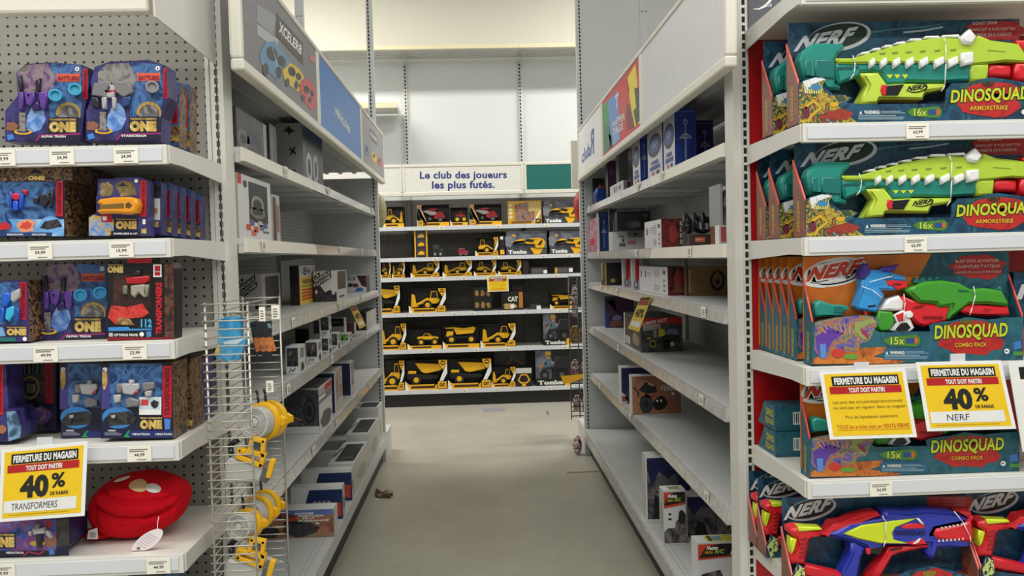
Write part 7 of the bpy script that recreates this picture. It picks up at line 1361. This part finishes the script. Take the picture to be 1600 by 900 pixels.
def blockt(ox, oy, Y, label):
    f = lambda P: [at(ox+x, oy+y, 1, Y) for x, y in P]
    R = thing('block_toy', at(ox+35, oy+40, 1, Y), label, 'toy', 'yellow and grey block toys')
    mb = MB(); mb.prism(f([(0, 48), (4, 20), (10, 16), (66, 28), (60, 52), (48, 55), (6, 56)]), (0, .075, 0), GREYD, bev=.006); g = mb.build('grey_body', R)
    mb = MB(); mb.prism(f([(54, 50), (62, 26), (70, 30), (74, 34), (66, 56)]), (0, .05, 0), plas(90, 92, 90), bev=.003); mb.build('dark_tip', R)
    def bar(P, w_): 
        mb = MB()
        for (x0, y0), (x1, y1) in zip(P, P[1:]):
            dx, dy = x1-x0, y1-y0; q = math.hypot(dx, dy); nx, ny = -dy/q*w_/2, dx/q*w_/2
            mb.prism([at(ox+x0+nx-dx/q*w_*.4, oy+y0+ny-dy/q*w_*.4, 1, Y-.004), at(ox+x1+nx+dx/q*w_*.4, oy+y1+ny+dy/q*w_*.4, 1, Y-.004), at(ox+x1-nx+dx/q*w_*.4, oy+y1-ny+dy/q*w_*.4, 1, Y-.004), at(ox+x0-nx-dx/q*w_*.4, oy+y0-ny-dy/q*w_*.4, 1, Y-.004)], (0, .02, 0), YTOY, bev=.0015)
        return mb
    bar([(24, 4), (22, 14), (58, 28), (62, 12), (24, 4)], 7).build('yellow_frame', R); bar([(40, 4), (44, -14), (62, -10), (60, 10)], 6).build('yellow_handle', R); bar([(76, 22), (70, 44)], 8).build('yellow_trigger', R)
    mb = MB(); mb.tube([f([(8, 16)])[0]+Vector((0, .03, 0)), f([(2, 2)])[0]+Vector((0, .05, 0)), f([(14, -6)])[0]+Vector((0, .06, 0))], .008, RUB); mb.build('black_strap', R); return R
blockt(349, 700, 2.27, 'grey block toy with yellow frame hanging under the topmost drum on the wire rack'); blockt(349, 858, 2.25, 'grey block toy with yellow frame, lowest on the wire rack')
# ================================================================ far right wire rack and hanging packets
fy = YF+.62; x0 = at(886, 440, 1, fy).x; x1 = at(924, 440, 1, fy).x; z1 = at(890, 432, 1, fy).z; z0 = at(890, 652, 1, fy).z
FR_ = thing('wire_rack', ((x0+x1)/2, fy, z1), 'dark wire rack at far right end of the aisle with small hanging packets', 'wire rack')
DW = mat('dark_wire', (70, 68, 64), .4, metal=.3); a = MB(); b = MB(); n = int((z1-z0)/.038)
for k in range(n+1):
    z = z1-.038*k; a.cyl((x0, fy-.1, z), (x1, fy-.1, z), .0042, .0042, 5, DW); b.cyl((x0, fy-.1, z), (x0+.03, fy+.16, z), .0034, .0034, 5, DW)
for x in (x0, x0+.07, x1): a.cyl((x, fy-.1, z1), (x, fy-.1, z0), .0045, .0045, 5, DW)
b.cyl((x0+.03, fy+.16, z1), (x0+.03, fy+.16, z0), .003, .003, 5, DW); a.build('near_grid', FR_); b.build('side_grid', FR_)

for z in (z1-.1, .25): m_ = MB(); m_.tube([(x1-.01, fy-.1, z), (.80, YF+.051, z)], .004, DW); m_.build('mounting_arm', FR_)
RW = art('red_white_packet_print', [(84, 34, 44), (206, 200, 196), (130, 54, 64), (190, 180, 180), (90, 44, 54)], 26, kind='HARD'); TAN = art('tan_packet_print', [(110, 84, 50), (170, 130, 70), (90, 70, 50), (206, 190, 150)], 26, kind='HARD')
for px, py, w_, h_, mt, lb in ((898, 470, 9, 50, RW, 'pale packet at top of the far wire rack'), (899, 522, 16, 26, TAN, 'left tan figure packet on the far wire rack'), (914, 522, 12, 26, TAN, 'right tan figure packet on the far wire rack'), (899, 577, 13, 30, RW, 'left red and white packet in the middle of the far wire rack'), (914, 578, 12, 28, RW, 'right dark red packet in the middle of the far wire rack'), (902, 630, 12, 24, RW, 'left red and white packet low on the far wire rack'), (915, 632, 9, 24, RW, 'right dark red packet low on the far wire rack')):
    c = at(px, py, 1, fy-.06); s_ = (fy-.06)/FPX; mb = MB(); W2, H2 = w_*s_/2, h_*s_/2
    mb.prism([c+Vector((-W2, 0, -H2)), c+Vector((W2, 0, -H2)), c+Vector((W2, 0, H2*.5)), c+Vector((W2*.4, 0, H2)), c+Vector((-W2*.4, 0, H2)), c+Vector((-W2, 0, H2*.5))], (0, .03, 0), mt, bev=.004)
    mb.build('toy_packet', origin=c, label=lb, cat='toy', group='packets on the far wire rack')
mb = MB(); p = at(902, 600, 1, fy-.12); q = at(876, 590, 1, fy-.12)
mb.prism([at(876, 588, 1, fy-.12), at(913, 584, 1, fy-.12), at(913, 590, 1, fy-.12), at(892, 598, 1, fy-.12), at(881, 599, 1, fy-.12)], (0, .004, 0), YELB); mb.build('promo_strip', origin=p, label='yellow pointed promo strip clipped to the far wire rack', cat='sign')
c = at(907, 323, 1, YF+.30); mb = MB(); mb.ball(c, .055, .06, .125, art('red_ball_print', [(150, 30, 30), (206, 60, 46), (90, 30, 40), (214, 150, 60)], 16), 18, 12); mb.tube([c+Vector((0, 0, .12)), c+Vector((.04, -.1, .16)), Vector((.80, YF+.052, c.z+.16))], .003, DW)
mb.build('toy_ball', origin=c, label='red rounded ball packet hanging behind the far right post', cat='toy')
c = at(594, 330, 1, YF+.30); mb = MB(); mb.ball(c, .05, .06, .125, art('green_ball_print', [(90, 104, 80), (150, 160, 120), (170, 150, 110), (110, 120, 100)], 16), 18, 12); mb.tube([c+Vector((0, 0, .12)), c+Vector((-.02, -.1, .16)), Vector((-.75, YF+.052, c.z+.16))], .003, DW)
mb.build('toy_ball', origin=c, label='greenish rounded packet peeking out behind the far left post', cat='toy')
c = at(910, 684, 1, YF-.02); c.x = .715; mb = MB(); mb.ball((c.x, YF+.02, .075), .036, .05, .072, RW, 14, 10); mb.build('toy_packet', origin=(c.x, YF+.02, 0), label='red and white packet on the floor at far end of right shelving', cat='toy')
# ================================================================ things on the floor
def onfloor(pts): return [at(x, y, 2, .0005) for x, y in pts]
mb = MB(); LEAF = art('dry_leaf', [(60, 42, 26), (96, 70, 44), (80, 56, 34)], 60)
base = [(586, 773), (588, 768), (593, 770), (598, 772), (606, 770), (608, 772), (614, 775), (607, 777), (610, 779), (600, 778), (592, 779), (588, 777)]
P = onfloor(base); cen = sum(P, Vector())/len(P)
V_ = [p+Vector((0, 0, .004+.02*abs(math.sin(i*1.9)))) for i, p in enumerate(P)]+[cen+Vector((0, 0, .016))]+[p+Vector((0, 0, .001)) for p in P]
mb.add(V_, [(i, (i+1) % 12, 12) for i in range(12)]+[(i, (i+1) % 12, 13+(i+1) % 12, 13+i) for i in range(12)], LEAF); mb.tube([P[5]+Vector((0, 0, .02)), P[6]+Vector((0, 0, .03))], .002, LEAF)
mb.build('dry_leaf', origin=cen, label='crumpled brown leaf litter on the floor near left base', cat='litter')
p = onfloor([(586, 781)])[0]; mb = MB(); mb.prism([p, p+Vector((.03, 0, 0)), p+Vector((.026, .012, .0)), p+Vector((.004, .014, 0))], (0, 0, .003), WHT); mb.build('paper_scrap', origin=p, label='tiny white paper scrap next to the brown leaf on the floor', cat='litter')
def flat(q, mt, name, label, cat, h=.0008):
    P = onfloor(q); mb = MB(); mb.prism(P, (0, 0, h), mt); return mb.build(name, origin=sum(P, Vector())/4, label=label, cat=cat)
a, b = onfloor([(886, 738.5), (946, 738)]); b.y = a.y; b.x = .805
mb = MB(); mb.prism([a+Vector((0, -.018, 0)), b+Vector((0, -.018, 0)), b+Vector((0, .018, 0)), a+Vector((0, .018, 0))], (0, 0, .0008), mat('brown_tape', (146, 118, 90), .5)); mb.build('floor_tape', origin=a, label='strip of brown tape on the floor by right base deck', cat='tape')
flat([(757, 644), (791, 642), (787, 637.5), (753, 638.5)], ink(150, 150, 160), 'floor_sticker', 'grey rectangular sticker on the floor by the back wall', 'sticker')
mb = MB(); c = onfloor([(855, 647)])[0]; mb.tube([c+Vector((-.01, 0, .004)), c+Vector((.0, 0, .03)), c+Vector((.012, -.02, .02)), c+Vector((.004, -.05, .004))], .0035, LEAF); mb.build('string_scrap', origin=c, label='small dark curl of string on the floor near the back wall', cat='litter')
